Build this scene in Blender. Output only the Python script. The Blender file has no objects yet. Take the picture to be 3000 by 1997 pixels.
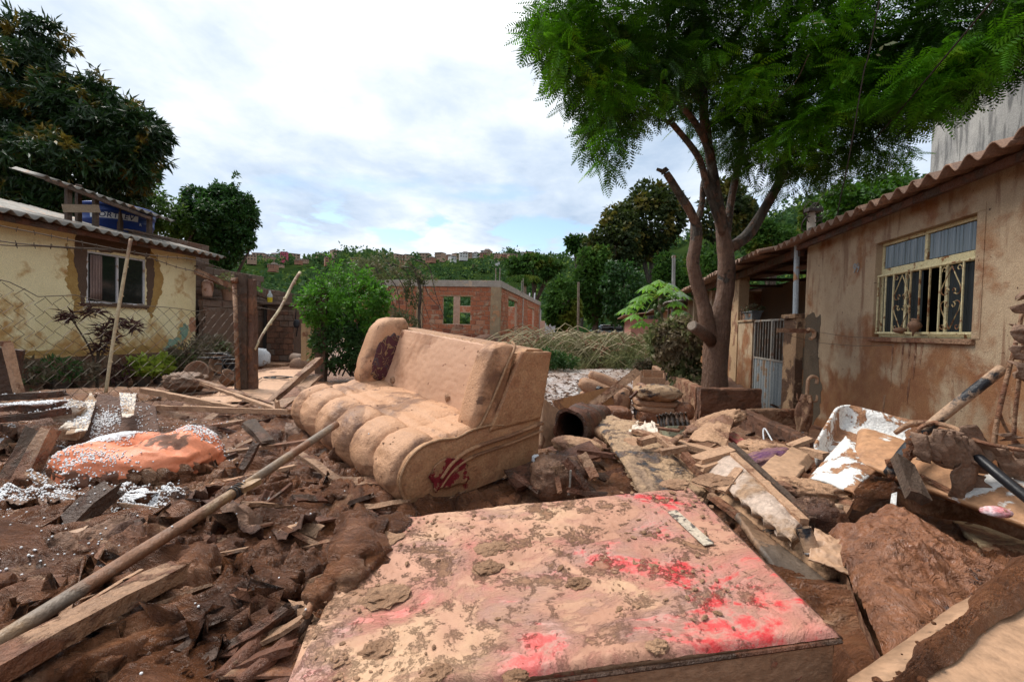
import bpy, math, random
import numpy as np
from mathutils import Matrix, Vector

# ------------------------------------------------------------------ camera, sky, sun, exposure
SC = bpy.context.scene
COL = SC.collection
F = 1333.0                      # 16 mm lens on a 36 mm frame, in pixels of a 3000 px wide picture
PITCH = math.radians(-1.5)
ROLL = math.radians(1.5)
CAM = np.array([0.0, 0.0, 1.8])
cam_d = bpy.data.cameras.new('camera')
cam = bpy.data.objects.new('camera', cam_d)
COL.objects.link(cam)
cam_d.sensor_width = 36
cam_d.lens = 36 * F / 3000
cam_d.clip_start = 0.05
cam_d.clip_end = 5000
RM = Matrix.Rotation(math.pi / 2 + PITCH, 4, 'X') @ Matrix.Rotation(ROLL, 4, 'Z')
cam.matrix_world = Matrix.Translation(Vector(CAM)) @ RM
SC.camera = cam
SC.view_settings.view_transform = 'Standard'
SC.view_settings.look = 'None'
SC.view_settings.gamma = 1
SC.view_settings.use_curve_mapping = False
SC.view_settings.exposure = 0.96
SUN_EL, SUN_AZ = math.radians(56), math.radians(-62)      # azimuth from +Y towards +X
sun_d = bpy.data.lights.new('sun', 'SUN')
sun_d.energy = 2.4
sun_d.angle = math.radians(28)
sun_d.color = (1, .95, .88)
sun = bpy.data.objects.new('sun', sun_d)
COL.objects.link(sun)
sdir = Vector((math.sin(SUN_AZ) * math.cos(SUN_EL), math.cos(SUN_AZ) * math.cos(SUN_EL), math.sin(SUN_EL)))
sun.rotation_euler = sdir.to_track_quat('Z', 'Y').to_euler()
world = bpy.data.worlds.new('World')
SC.world = world
world.use_nodes = True
SC.cycles.max_bounces = 6
SC.cycles.diffuse_bounces = 3
SC.cycles.glossy_bounces = 2
SC.cycles.transmission_bounces = 4
SC.cycles.transparent_max_bounces = 6

class NT:
    """small node-tree writer"""
    def __init__(s, tree):
        s.t = tree
        for n in list(tree.nodes):
            tree.nodes.remove(n)
    def n(s, typ, **kw):
        x = s.t.nodes.new(typ)
        for k, v in kw.items():
            setattr(x, k, v)
        return x
    def put(s, sock, v):
        if v is None:
            return
        if hasattr(v, 'is_output') or isinstance(v, bpy.types.NodeSocket):
            s.t.links.new(v, sock)
        else:
            if isinstance(v, (tuple, list)) and len(v) == 3 and sock.type == 'RGBA':
                v = (*v, 1)
            sock.default_value = v
    def math(s, op, a, b=None, c=None, clamp=False):
        x = s.n('ShaderNodeMath', operation=op, use_clamp=clamp)
        s.put(x.inputs[0], a); s.put(x.inputs[1], b)
        if c is not None: s.put(x.inputs[2], c)
        return x.outputs[0]
    def noise(s, vec, scale, detail=4, rough=.55, dist=0.0):
        x = s.n('ShaderNodeTexNoise')
        s.put(x.inputs['Vector'], vec)
        x.inputs['Scale'].default_value = scale; x.inputs['Detail'].default_value = detail
        x.inputs['Roughness'].default_value = rough; x.inputs['Distortion'].default_value = dist
        return x.outputs['Fac']
    def voro(s, vec, scale, feature='F1', out='Distance'):
        x = s.n('ShaderNodeTexVoronoi', feature=feature)
        s.put(x.inputs['Vector'], vec); x.inputs['Scale'].default_value = scale
        return x.outputs[out]
    def rng(s, v, a, b, c=0.0, d=1.0, smooth=False):
        x = s.n('ShaderNodeMapRange', clamp=True)
        if smooth: x.interpolation_type = 'SMOOTHSTEP'
        s.put(x.inputs[0], v)
        for i, q in enumerate((a, b, c, d)): x.inputs[i + 1].default_value = q
        return x.outputs[0]
    def mix(s, f, a, b, blend='MIX'):
        x = s.n('ShaderNodeMix', data_type='RGBA', blend_type=blend)
        s.put(x.inputs['Factor'], f); s.put(x.inputs['A'], a); s.put(x.inputs['B'], b)
        return next(o for o in x.outputs if o.type == 'RGBA')
    def ramp(s, f, stops):
        x = s.n('ShaderNodeValToRGB')
        s.put(x.inputs[0], f)
        e = x.color_ramp.elements
        while len(e) < len(stops): e.new(.5)
        for i, (p, c) in enumerate(stops):
            e[i].position = p; e[i].color = (*c, 1)
        return x.outputs[0]
    def scalev(s, vec, sc, loc=(0, 0, 0), rot=(0, 0, 0)):
        x = s.n('ShaderNodeMapping')
        s.put(x.inputs[0], vec); x.inputs['Scale'].default_value = sc; x.inputs['Location'].default_value = loc
        x.inputs['Rotation'].default_value = rot
        return x.outputs[0]
    def sep(s, vec):
        x = s.n('ShaderNodeSeparateXYZ'); s.put(x.inputs[0], vec); return x.outputs
    def comb(s, a, b, c):
        x = s.n('ShaderNodeCombineXYZ')
        for i, v in enumerate((a, b, c)): s.put(x.inputs[i], v)
        return x.outputs[0]

def build_sky():
    w = NT(world.node_tree)
    tc = w.n('ShaderNodeTexCoord').outputs['Generated']
    sky = w.n('ShaderNodeTexSky', sky_type='NISHITA')
    sky.sun_disc = False; sky.sun_elevation = SUN_EL; sky.sun_rotation = SUN_AZ
    sky.air_density = 1.2; sky.dust_density = .6; sky.ozone_density = 2
    b1 = w.n('ShaderNodeBackground'); w.put(b1.inputs[0], sky.outputs[0]); b1.inputs[1].default_value = .10
    x, y, z = w.sep(tc)
    zz = w.math('ADD', w.math('MAXIMUM', z, 0.0), .22)
    v = w.comb(w.math('DIVIDE', x, zz), w.math('DIVIDE', y, zz), w.math('MULTIPLY', z, 1.2))
    big = w.noise(w.scalev(v, (1, .72, 1), (.35, 1.1, 0), (0, 0, .6)), .95, 7, .56, .35)
    fine = w.noise(v, 3.1, 6, .6, .2)
    sm = w.noise(tc, 5.5, 5, .55, .3)
    shade = w.math('ADD', w.math('MULTIPLY', big, .72), w.math('MULTIPLY', fine, .28))
    col = w.ramp(shade, [(.37, (.27, .34, .44)), (.46, (.385, .445, .525)), (.55, (.53, .565, .61)), (.67, (.73, .75, .77))])
    # a few small grey-blue cloud undersides low in the sky
    low = w.math('MULTIPLY', w.rng(z, .12, .2), w.rng(z, .36, .26))
    col = w.mix(w.math('MULTIPLY', w.math('MULTIPLY', w.rng(sm, .56, .66), low), .5), col, (.33, .41, .52))
    b2 = w.n('ShaderNodeBackground'); w.put(b2.inputs[0], col); b2.inputs[1].default_value = 1.0
    # clear blue gaps in a band just above the hills
    band = w.math('MULTIPLY', w.rng(z, .15, .18, 0, 1, True), w.rng(z, .27, .22, 0, 1, True))
    gapn = w.noise(w.scalev(tc, (5.2, 5.2, 15), (.62, .3, 0.2)), 1.0, 5, .55, .2)
    gapn = w.math('ADD', gapn, w.math('MULTIPLY', w.math('MULTIPLY', w.rng(x, -.32, -.16), w.rng(x, .24, .08)), .07))
    gap = w.math('MULTIPLY', w.rng(gapn, .535, .60), band)
    gap2 = w.math('MULTIPLY', w.rng(w.noise(w.scalev(tc, (3, 3, 12), (2.2, 0, 0)), 1.0, 4, .5), .58, .68), w.rng(z, .22, .27, 0, .6))
    gap2 = w.math('MULTIPLY', gap2, w.rng(z, .36, .31))
    g = w.math('MAXIMUM', gap, gap2)
    m = w.n('ShaderNodeMixShader'); w.put(m.inputs[0], g)
    w.t.links.new(b2.outputs[0], m.inputs[1]); w.t.links.new(b1.outputs[0], m.inputs[2])
    o = w.n('ShaderNodeOutputWorld'); w.t.links.new(m.outputs[0], o.inputs[0])
build_sky()

# ------------------------------------------------------------------ measuring: a picture point at a known distance
RMn = np.array(RM.to_3x3())
def ray(px, py):
    return RMn @ np.array([(px - 1500) / F, -(py - 998.5) / F, -1.0])
def P(px, py, y):
    r = ray(px, py); return CAM + r * (y / r[1])
def PZ(px, py, z):
    r = ray(px, py); return CAM + r * ((z - CAM[2]) / r[2])
AZ = math.radians(10.29)                 # the street runs this way
U = np.array([math.sin(AZ), math.cos(AZ), 0.0])     # along the street
Nn = np.array([math.cos(AZ), -math.sin(AZ), 0.0])   # across it, to the right
def PLN(px, py, d):                      # on the upright plane at offset d across the street
    r = ray(px, py); return CAM + r * ((d - Nn @ CAM) / (Nn @ r))
def SD(s, d, z):                         # s metres along the street, d across, z up
    return U * s + Nn * d + np.array([0, 0, z])
ANG_U = math.pi / 2 - AZ

# ------------------------------------------------------------------ noise in numpy
def _h(ix, iy, iz, seed):
    n = (ix.astype(np.int64) * 73856093) ^ (iy.astype(np.int64) * 19349663) ^ (iz.astype(np.int64) * 83492791) ^ (seed * 2654435)
    n = (n ^ (n >> 13)) * 1274126177
    n = (n ^ (n >> 16)) & 0xffffff
    return n / float(0xffffff)
def vnoise(p, seed=0):
    p = np.asarray(p, float)
    i = np.floor(p).astype(np.int64); f = p - i
    f = f * f * f * (f * (f * 6 - 15) + 10)
    out = 0
    for dx in (0, 1):
        wx = f[..., 0] if dx else 1 - f[..., 0]
        for dy in (0, 1):
            wy = f[..., 1] if dy else 1 - f[..., 1]
            for dz in (0, 1):
                wz = f[..., 2] if dz else 1 - f[..., 2]
                out = out + wx * wy * wz * _h(i[..., 0] + dx, i[..., 1] + dy, i[..., 2] + dz, seed)
    return out * 2 - 1
def fbm(p, octaves=4, seed=0, gain=.5, ridge=False):
    a, s, tot = 1.0, 0.0, 0.0
    p = np.asarray(p, float)
    for k in range(octaves):
        v = vnoise(p * 2.03 ** k + k * 17.3, seed + k)
        if ridge: v = 1 - 2 * np.abs(v)
        s = s + a * v; tot += a; a *= gain
    return s / tot
def worley(p, seed=0):
    """F1, F2 and the id of the nearest cell, in the plane"""
    i = np.floor(p).astype(np.int64)
    f1 = np.full(len(p), 9.); f2 = np.full(len(p), 9.); cid = np.zeros(len(p))
    for dx in (-1, 0, 1):
        for dy in (-1, 0, 1):
            cx, cy = i[:, 0] + dx, i[:, 1] + dy
            z = np.zeros_like(cx)
            jx, jy, c = _h(cx, cy, z, seed), _h(cx, cy, z, seed + 5), _h(cx, cy, z, seed + 9)
            d = np.hypot(cx + jx - p[:, 0], cy + jy - p[:, 1])
            near = d < f1
            f2 = np.where(near, f1, np.minimum(f2, d)); cid = np.where(near, c, cid); f1 = np.where(near, d, f1)
    return f1, f2, cid

# ------------------------------------------------------------------ meshes
class MB:
    def __init__(s):
        s.v, s.q, s.t, s.n = [], [], [], 0
    def add(s, V, Q=None, T=None):
        V = np.asarray(V, float).reshape(-1, 3)
        if Q is not None and len(Q): s.q.append(np.asarray(Q, np.int64).reshape(-1, 4) + s.n)
        if T is not None and len(T): s.t.append(np.asarray(T, np.int64).reshape(-1, 3) + s.n)
        s.v.append(V); s.n += len(V); return s
    def mesh(s, name, origin=(0, 0, 0), smooth=False):
        me = bpy.data.meshes.new(name)
        V = np.concatenate(s.v) - np.asarray(origin, float)
        q = np.concatenate(s.q) if s.q else np.zeros((0, 4), np.int64)
        t = np.concatenate(s.t) if s.t else np.zeros((0, 3), np.int64)
        me.vertices.add(len(V)); me.vertices.foreach_set('co', V.astype(np.float32).ravel())
        me.loops.add(q.size + t.size); me.polygons.add(len(q) + len(t))
        me.loops.foreach_set('vertex_index', np.concatenate([q.ravel(), t.ravel()]).astype(np.int32))
        st = np.concatenate([np.arange(len(q)) * 4, q.size + np.arange(len(t)) * 3]).astype(np.int32)
        me.polygons.foreach_set('loop_start', st)
        if smooth: me.polygons.foreach_set('use_smooth', np.ones(len(q) + len(t), bool))
        else: me.polygons.foreach_set('use_smooth', np.zeros(len(q) + len(t), bool))
        me.update(calc_edges=True); me.validate()
        return me

def tag(o, label=None, cat=None, group=None, kind=None):
    if label: o['label'] = label
    if cat: o['category'] = cat
    if group: o['group'] = group
    if kind: o['kind'] = kind
    return o
def thing(name, label, cat, loc, group=None):
    o = bpy.data.objects.new(name, None); COL.objects.link(o)
    o.location = tuple(float(a) for a in loc); o.empty_display_size = .1
    return tag(o, label, cat, group)
def wloc(o):
    v = Vector((0, 0, 0))
    while o is not None:
        v += o.location; o = o.parent
    return np.array(v)
def obj(name, mb, mat, parent=None, smooth=False, origin=None, **kw):
    """one mesh object from world-space shapes; under a parent it keeps the parent's base as its own"""
    if parent is not None: org = wloc(parent)
    elif origin is not None: org = np.asarray(origin, float)
    else:
        V = np.concatenate(mb.v); org = np.array([V[:, 0].mean(), V[:, 1].mean(), V[:, 2].min()])
    me = mb.mesh(name, org, smooth)
    me.materials.append(mat)
    o = bpy.data.objects.new(name, me); COL.objects.link(o)
    if parent is not None: o.parent = parent
    else: o.location = tuple(org)
    return tag(o, **kw)
def again(src, loc, rotz=0.0, parent=None, scale=None, **kw):
    """a copy of a thing or part that shares its mesh"""
    c = src.copy(); COL.objects.link(c)
    if parent is not None: c.parent = parent
    c.location = tuple(float(a) for a in loc); c.rotation_euler = (0, 0, rotz)
    if scale is not None: c.scale = scale
    for ch in src.children:
        k = ch.copy(); COL.objects.link(k); k.parent = c
        for g in ch.children:
            h = g.copy(); COL.objects.link(h); h.parent = k
    return tag(c, **kw)

def rotm(rx=0, ry=0, rz=0):
    return np.array(Matrix.Rotation(rz, 3, 'Z') @ Matrix.Rotation(ry, 3, 'Y') @ Matrix.Rotation(rx, 3, 'X'))
def frame(d, up=(0, 0, 1)):
    d = np.asarray(d, float); d = d / (np.linalg.norm(d) + 1e-12)
    up = np.asarray(up, float)
    if abs(d @ up) > .98: up = np.array([1., 0, 0]) if abs(d[0]) < .9 else np.array([0, 1., 0])
    s = np.cross(d, up); s /= np.linalg.norm(s)
    return d, s, np.cross(s, d)

_CQ = None
def cham(mb, c, size, R=None, b=None):
    """chamfered box: centre, full size, rotation matrix (columns are the box's axes)"""
    size = np.asarray(size, float); h = size / 2
    if b is None: b = min(.006, h.min() * .3)
    R = np.eye(3) if R is None else R
    V, idx = [], {}
    for sx in (-1, 1):
        for sy in (-1, 1):
            for sz in (-1, 1):
                for a in range(3):
                    p = np.array([sx, sy, sz]) * (h - b); p[a] = (sx, sy, sz)[a] * h[a]
                    idx[(sx, sy, sz, a)] = len(V); V.append(p)
    Q, T = [], []
    for a in range(3):
        o1, o2 = (a + 1) % 3, (a + 2) % 3
        for s in (-1, 1):
            def k(u, v, ax=a):
                q = [0, 0, 0]; q[a] = s; q[o1] = u; q[o2] = v; return idx[(*q, ax)]
            f = [k(-1, -1), k(1, -1), k(1, 1), k(-1, 1)]
            Q.append(f if s > 0 else f[::-1])
        for s1 in (-1, 1):
            for s2 in (-1, 1):
                def e(w, ax):
                    q = [0, 0, 0]; q[a] = w; q[o1] = s1; q[o2] = s2; return idx[(*q, ax)]
                f = [e(-1, o1), e(1, o1), e(1, o2), e(-1, o2)]
                Q.append(f if s1 * s2 < 0 else f[::-1])
    for sx in (-1, 1):
        for sy in (-1, 1):
            for sz in (-1, 1):
                f = [idx[(sx, sy, sz, 0)], idx[(sx, sy, sz, 1)], idx[(sx, sy, sz, 2)]]
                T.append(f if sx * sy * sz > 0 else f[::-1])
    return mb.add(np.array(V) @ R.T + np.asarray(c, float), Q, T)
def boxsd(mb, s0, s1, d0, d1, z0, z1, b=.003):
    """box laid out along the street axes"""
    R = np.stack([U, Nn, np.array([0, 0, 1.])], 1)
    if np.linalg.det(R) < 0: R[:, 1] *= -1
    return cham(mb, SD((s0 + s1) / 2, (d0 + d1) / 2, (z0 + z1) / 2), (abs(s1 - s0), abs(d1 - d0), abs(z1 - z0)), R, min(b, abs(z1 - z0) * .3, abs(s1 - s0) * .3, abs(d1 - d0) * .3))

def gridq(nu, nv, wrapu=False, off=0):
    iu = np.arange(nu if wrapu else nu - 1); iv = np.arange(nv - 1)
    a, b = np.meshgrid(iu, iv, indexing='ij'); a2 = (a + 1) % nu
    return np.stack([a * nv + b, a2 * nv + b, a2 * nv + b + 1, a * nv + b + 1], -1).reshape(-1, 4) + off
def tube(mb, path, rad, n=8, cap=True, flat=1.0, noise=0.0, seed=0):
    path = np.asarray(path, float); m = len(path)
    rad = np.full(m, rad) if np.isscalar(rad) else np.asarray(rad, float)
    if len(rad) != m: rad = np.interp(np.linspace(0, 1, m), np.linspace(0, 1, len(rad)), rad)
    T = np.gradient(path, axis=0); T /= np.linalg.norm(T, axis=1)[:, None] + 1e-12
    d, s, u = frame(T[0])
    rings = []
    for k in range(m):
        t = T[k]; s = s - t * (s @ t); s /= np.linalg.norm(s) + 1e-12; u = np.cross(s, t)
        a = np.arange(n) / n * 2 * np.pi
        ring = np.cos(a)[:, None] * s + np.sin(a)[:, None] * u * flat
        r = rad[k]
        if noise: r = r * (1 + noise * vnoise(ring * 1.3 + path[k] * 3, seed))[:, None]
        rings.append(path[k] + ring * r)
    V = np.array(rings).transpose(1, 0, 2).reshape(-1, 3)
    Q = gridq(n, m, True)
    T3 = []
    if cap:
        c0, c1 = len(V), len(V) + 1
        V = np.vstack([V, path[0], path[-1]])
        for k in range(n):
            k2 = (k + 1) % n
            T3 += [(c0, k2 * m, k * m), (c1, k * m + m - 1, k2 * m + m - 1)]
    return mb.add(V, Q, T3)
def spline(pts, n=24):
    p = np.asarray(pts, float)
    if len(p) < 3: return p[0] + (p[-1] - p[0]) * np.linspace(0, 1, n)[:, None]
    q = np.vstack([2 * p[0] - p[1], p, 2 * p[-1] - p[-2]])
    out = []
    for t in np.linspace(0, len(p) - 1 - 1e-6, n):
        i = int(t); f = t - i; a, b, c, d = q[i:i + 4]
        out.append(.5 * (2 * b + (c - a) * f + (2 * a - 5 * b + 4 * c - d) * f * f + (3 * b - a - 3 * c + d) * f ** 3))
    return np.array(out)
def lathe(mb, prof, c, n=24, R=None):
    prof = np.asarray(prof, float); m = len(prof)
    a = np.arange(n) / n * 2 * np.pi
    V = np.stack([np.outer(np.cos(a), prof[:, 0]), np.outer(np.sin(a), prof[:, 0]), np.tile(prof[:, 1], (n, 1))], -1).reshape(-1, 3)
    if R is not None: V = V @ R.T
    return mb.add(V + np.asarray(c, float), gridq(n, m, True))
def plank(mb, p0, p1, w, t, up=(0, 0, 1), rough=.004, seed=0, nl=None, ragged=.0, bow=0.0):
    """sawn board from p0 to p1: width w across, thickness t along up; edges worn by noise"""
    p0, p1 = np.asarray(p0, float), np.asarray(p1, float)
    d, s, u = frame(p1 - p0, up); L = np.linalg.norm(p1 - p0)
    nl = nl or max(3, int(L / .08))
    prof = np.array([(-.5, -.5), (-.46, -.55), (0, -.5), (.46, -.55), (.5, -.5), (.52, 0), (.5, .5), (.46, .55), (0, .52), (-.46, .55), (-.5, .5), (-.52, 0)])
    prof = np.clip(prof, -.5, .5) * (w, t)
    x = np.linspace(0, L, nl)
    n = len(prof)
    V = p0 + x[None, :, None] * d + prof[:, 0][:, None, None] * s + prof[:, 1][:, None, None] * u
    if ragged:
        off = vnoise(np.stack([prof[:, 0] * 40, prof[:, 1] * 40, np.full(n, seed * 3.1)], -1), seed) * ragged
        V[:, 0] += off[:, None] * d; V[:, -1] += off[::-1][:, None] * d
    V = V + bow * (np.sin(np.pi * x / L))[None, :, None] * u
    V = V.reshape(-1, 3)
    if rough:
        V = V + rough * np.stack([vnoise(V * 14 + 3 * k, seed + k) for k in range(3)], -1)
    T = []
    c0, c1 = len(V), len(V) + 1
    V = np.vstack([V, V[0::nl].mean(0), V[nl - 1::nl].mean(0)])
    for k in range(n):
        k2 = (k + 1) % n; T += [(c0, k * nl, k2 * nl), (c1, k2 * nl + nl - 1, k * nl + nl - 1)]
    return mb.add(V, gridq(n, nl, True)[:, ::-1], T)
_ico = {}
def ico(sub):
    if sub not in _ico:
        import bmesh
        b = bmesh.new(); bmesh.ops.create_icosphere(b, subdivisions=sub, radius=1)
        V = np.array([v.co[:] for v in b.verts]); T = np.array([[v.index for v in f.verts] for f in b.faces]); b.free()
        _ico[sub] = (V, T)
    return _ico[sub]
def lump(mb, c, r, sub=2, amp=.25, freq=1.6, seed=0, R=None, ridge=True):
    V, T = ico(sub)
    k = 1 + amp * fbm(V * freq + seed * 7.7, 3, seed, ridge=ridge)
    V = V * k[:, None] * np.asarray(r, float)
    if R is not None: V = V @ R.T
    return mb.add(V + np.asarray(c, float), None, T)
def sheet(mb, fn, nu, nv, thick=.0):
    """surface fn(u,v)->points over the unit square, optionally closed into a slab with real thickness along its normals"""
    u, v = np.meshgrid(np.linspace(0, 1, nu), np.linspace(0, 1, nv), indexing='ij')
    G = fn(u.ravel(), v.ravel()).reshape(nu, nv, 3)
    if not thick: return mb.add(G.reshape(-1, 3), gridq(nu, nv))
    n = np.cross(np.gradient(G, axis=0), np.gradient(G, axis=1)); n /= np.linalg.norm(n, axis=-1, keepdims=True) + 1e-12
    B = (G - n * thick).reshape(-1, 3); N = nu * nv
    idx = np.arange(N).reshape(nu, nv)
    rim = np.concatenate([idx[:, 0], idx[-1, 1:], idx[-2::-1, -1], idx[0, -2:0:-1]])
    r2 = np.roll(rim, -1)
    side = np.stack([r2, rim, rim + N, r2 + N], 1)
    return mb.add(np.vstack([G.reshape(-1, 3), B]), np.vstack([gridq(nu, nv), gridq(nu, nv)[:, ::-1] + N, side]))
def quadfn(a, b, c, d, dz=None):
    """bilinear patch a(0,0) b(1,0) c(1,1) d(0,1), with an optional displacement along its normal"""
    a, b, c, d = (np.asarray(q, float) for q in (a, b, c, d))
    nrm = np.cross(b - a, d - a); nrm /= np.linalg.norm(nrm)
    def f(u, v):
        u_, v_ = u[:, None], v[:, None]
        p = a * (1 - u_) * (1 - v_) + b * u_ * (1 - v_) + c * u_ * v_ + d * (1 - u_) * v_
        return p + nrm * dz(u, v, p)[:, None] if dz is not None else p
    return f
def blobsheet(mb, c, r, R=None, n=40, m=24, fold=.1, ffreq=3., p=2.6, seed=0, sag=0.):
    """soft bag or cushion: superellipsoid with folds"""
    u, v = np.meshgrid(np.arange(n) / n * 2 * np.pi, np.linspace(-np.pi / 2, np.pi / 2, m), indexing='ij')
    def pw(x): return np.sign(x) * np.abs(x) ** (2 / p)
    D = np.stack([pw(np.cos(v)) * pw(np.cos(u)), pw(np.cos(v)) * pw(np.sin(u)), pw(np.sin(v))], -1).reshape(-1, 3)
    k = fold * fbm(D * ffreq + seed * 5.3, 4, seed, ridge=True)
    V = D * (1 + k[:, None]) * np.asarray(r, float)
    V[:, 2] -= sag * np.exp(-(V[:, 0] ** 2 + V[:, 1] ** 2) / (.3 * max(r) ** 2))
    if R is not None: V = V @ R.T
    return mb.add(V + np.asarray(c, float), gridq(n, m, True))

# ------------------------------------------------------------------ materials
def base_mat(name):
    m = bpy.data.materials.new(name); m.use_nodes = True
    t = NT(m.node_tree)
    bs = t.n('ShaderNodeBsdfPrincipled'); o = t.n('ShaderNodeOutputMaterial')
    t.t.links.new(bs.outputs[0], o.inputs[0])
    pos = t.n('ShaderNodeNewGeometry')
    return m, t, bs, pos, o
MUD_L = (.50, .275, .145)      # dried pale slurry
MUD_D = (.135, .052, .027)      # wet clay
MUD_M = (.27, .125, .066)
def surf(name, cols, scale=6, mudc=None, mud=0.0, mscale=3., rough=(.55, .8), bump=.3, bscale=30, metal=0.0, spec=.4,
         stretch=(1, 1, 1), rot=(0, 0, 0), dist=.0, zmud=None, edge=.05, mudc2=None, bdist=.02, detail=5, fleck=None, flow=None, grain=.45):
    """a surface of several tones under patches of mud; stretch draws the grain, zmud=(z0, z1) muddies the part below"""
    m, t, bs, geo, o = base_mat(name)
    pos = geo.outputs['Position']
    v = t.scalev(pos, stretch, rot=rot)
    f = t.noise(v, scale, detail, .6, dist)
    n = len(cols)
    col = t.ramp(f, [(.32 + .36 * i / max(1, n - 1), c) for i, c in enumerate(cols)]) if n > 1 else t.mix(t.rng(f, .3, .7, 0, .25), cols[0], tuple(a * .6 for a in cols[0]))
    gr = t.noise(pos, bscale * 1.7, 4, .7)
    rg = t.rng(f, .3, .7, rough[0], rough[1])
    th = .5 + (.5 - mud) * .45; edge = edge * .5
    h = t.math('ADD', t.noise(v, bscale, 5, .65, dist), t.math('MULTIPLY', f, .6))
    if fleck:
        fc, famt, fsc = fleck
        ff = t.rng(t.noise(pos, fsc, 4, .6), .5 + (.5 - famt) * .6, .53 + (.5 - famt) * .6)
        col = t.mix(ff, col, fc)
    if flow:                                  # stains that run down the face
        fc, famt = flow
        fv = t.scalev(pos, (5, 5, .7))
        col = t.mix(t.rng(t.noise(fv, 1.2, 6, .6, .3), 1.02 - famt, 1.12 - famt, 0, .75), col, fc)
    if mudc is not None and mud > 0:
        mn = t.noise(pos, mscale, 8, .62, .25)
        if zmud:
            z = t.sep(pos)[2]
            mn = t.math('ADD', mn, t.rng(z, zmud[0], zmud[1], .22, 0))
        msk = t.rng(mn, th - edge, th + edge)
        c2 = mudc2 or tuple(a * .72 for a in mudc)
        mcol = t.mix(t.rng(t.noise(pos, mscale * 3.3, 5, .6, .4), .35, .68), mudc, c2)
        col = t.mix(msk, col, mcol)
        h = t.math('ADD', h, t.math('MULTIPLY', msk, .5))
        rg = t.math('ADD', t.math('MULTIPLY', rg, t.math('SUBTRACT', 1.0, msk)), t.math('MULTIPLY', msk, t.rng(t.noise(pos, 5, 3), .35, .65, .42, .78)))
        if metal: t.put(bs.inputs['Metallic'], t.math('MULTIPLY', t.math('SUBTRACT', 1.0, msk), metal))
    elif metal: bs.inputs['Metallic'].default_value = metal
    col = t.mix(grain, col, t.mix(t.rng(gr, .34, .66), (.42, .42, .42), (1.35, 1.33, 1.3)), 'MULTIPLY')
    t.put(bs.inputs['Base Color'], col); t.put(bs.inputs['Roughness'], rg)
    bs.inputs['Specular IOR Level'].default_value = spec * .8
    b = t.n('ShaderNodeBump'); b.inputs['Strength'].default_value = min(1, bump * 1.6); b.inputs['Distance'].default_value = bdist * 1.3
    t.put(b.inputs['Height'], h); t.put(bs.inputs['Normal'], b.outputs[0])
    return m
def leafmat(name, dark, light, tip=None, transl=.35, scale=1.2, rough=.45, tipamt=.3):
    m, t, bs, geo, o = base_mat(name)
    pos = geo.outputs['Position']
    f = t.noise(pos, scale, 3, .6)
    f2 = t.noise(pos, scale * 14, 2, .5)
    ff = t.math('ADD', t.math('MULTIPLY', f, .6), t.math('MULTIPLY', f2, .4))
    stops = [(.36, dark), (.6, light)]
    col = t.ramp(ff, stops)
    if tip: col = t.mix(t.rng(t.noise(pos, scale * .7 + .2, 3, .6), .5 + (.5 - tipamt) * .5, .56 + (.5 - tipamt) * .5), col, tip)
    t.put(bs.inputs['Base Color'], col); bs.inputs['Roughness'].default_value = rough
    bs.inputs['Specular IOR Level'].default_value = .08 if scale < .2 else .3
    tr = t.n('ShaderNodeBsdfTranslucent'); t.put(tr.inputs[0], t.mix(.5, col, tuple(min(1, a * 2.2) for a in light)))
    mx = t.n('ShaderNodeMixShader'); mx.inputs[0].default_value = transl
    t.t.links.new(bs.outputs[0], mx.inputs[1]); t.t.links.new(tr.outputs[0], mx.inputs[2]); t.t.links.new(mx.outputs[0], o.inputs[0])
    return m
rnd = random.Random(7)
rng = np.random.default_rng(11)
M = {}
M['leaf_mango'] = leafmat('mango leaves', (.006, .016, .005), (.024, .055, .014), (.24, .16, .02), .18, .8, .38, .38)
M['leaf_round'] = leafmat('round tree leaves', (.010, .034, .008), (.035, .095, .018), None, .25, .9)
M['leaf_canopy'] = leafmat('feathery leaves', (.010, .034, .003), (.045, .125, .006), (.08, .16, .008), .26, .9)
M['leaf_far'] = leafmat('far leaves', (.012, .034, .012), (.046, .095, .030), (.10, .15, .022), .2, .04, .8, .44)
M['leaf_mid'] = leafmat('valley leaves', (.010, .032, .006), (.042, .095, .014), (.10, .12, .015), .25, .16, .7, .36)
M['leaf_yellow'] = leafmat('flowering crown leaves', (.012, .026, .006), (.038, .055, .010), (.13, .10, .012), .25, .30, .7, .44)
M['leaf_bush'] = leafmat('bush leaves', (.030, .085, .010), (.085, .23, .020), None, .35, 1.6)
M['leaf_bush_low'] = leafmat('shade-painted bush leaves', (.016, .045, .010), (.040, .095, .020), (.11, .08, .05), .25, 1.6, .6, .32)  # bush green darkened: shade is put into the leaf colour
M['leaf_papaya'] = leafmat('papaya leaves', (.06, .16, .02), (.14, .30, .03), (.18, .24, .17), .4, 1.2, .5, .42)
M['leaf_vine'] = leafmat('muddy vine leaves', (.05, .06, .02), (.13, .15, .05), (.20, .15, .09), .25, 1.4, .6, .5)
M['leaf_grey'] = leafmat('mud dusted leaves', (.055, .048, .03), (.16, .125, .08), (.05, .08, .02), .15, 2.5, .7, .42)
M['leaf_red'] = leafmat('purple cordyline leaves', (.03, .012, .012), (.085, .035, .03), None, .2, 3.0)
M['leaf_lime'] = leafmat('variegated leaves', (.10, .16, .02), (.30, .38, .05), None, .3, 3.0)
M['leaf_dead'] = surf('dead muddy leaves', [(.16, .095, .06), (.25, .15, .10)], 8, rough=(.5, .7), bump=.4, bscale=40)
M['brush'] = leafmat('flattened bamboo', (.06, .068, .022), (.19, .19, .08), (.05, .075, .02), .25, .9, .7, .42)
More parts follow.
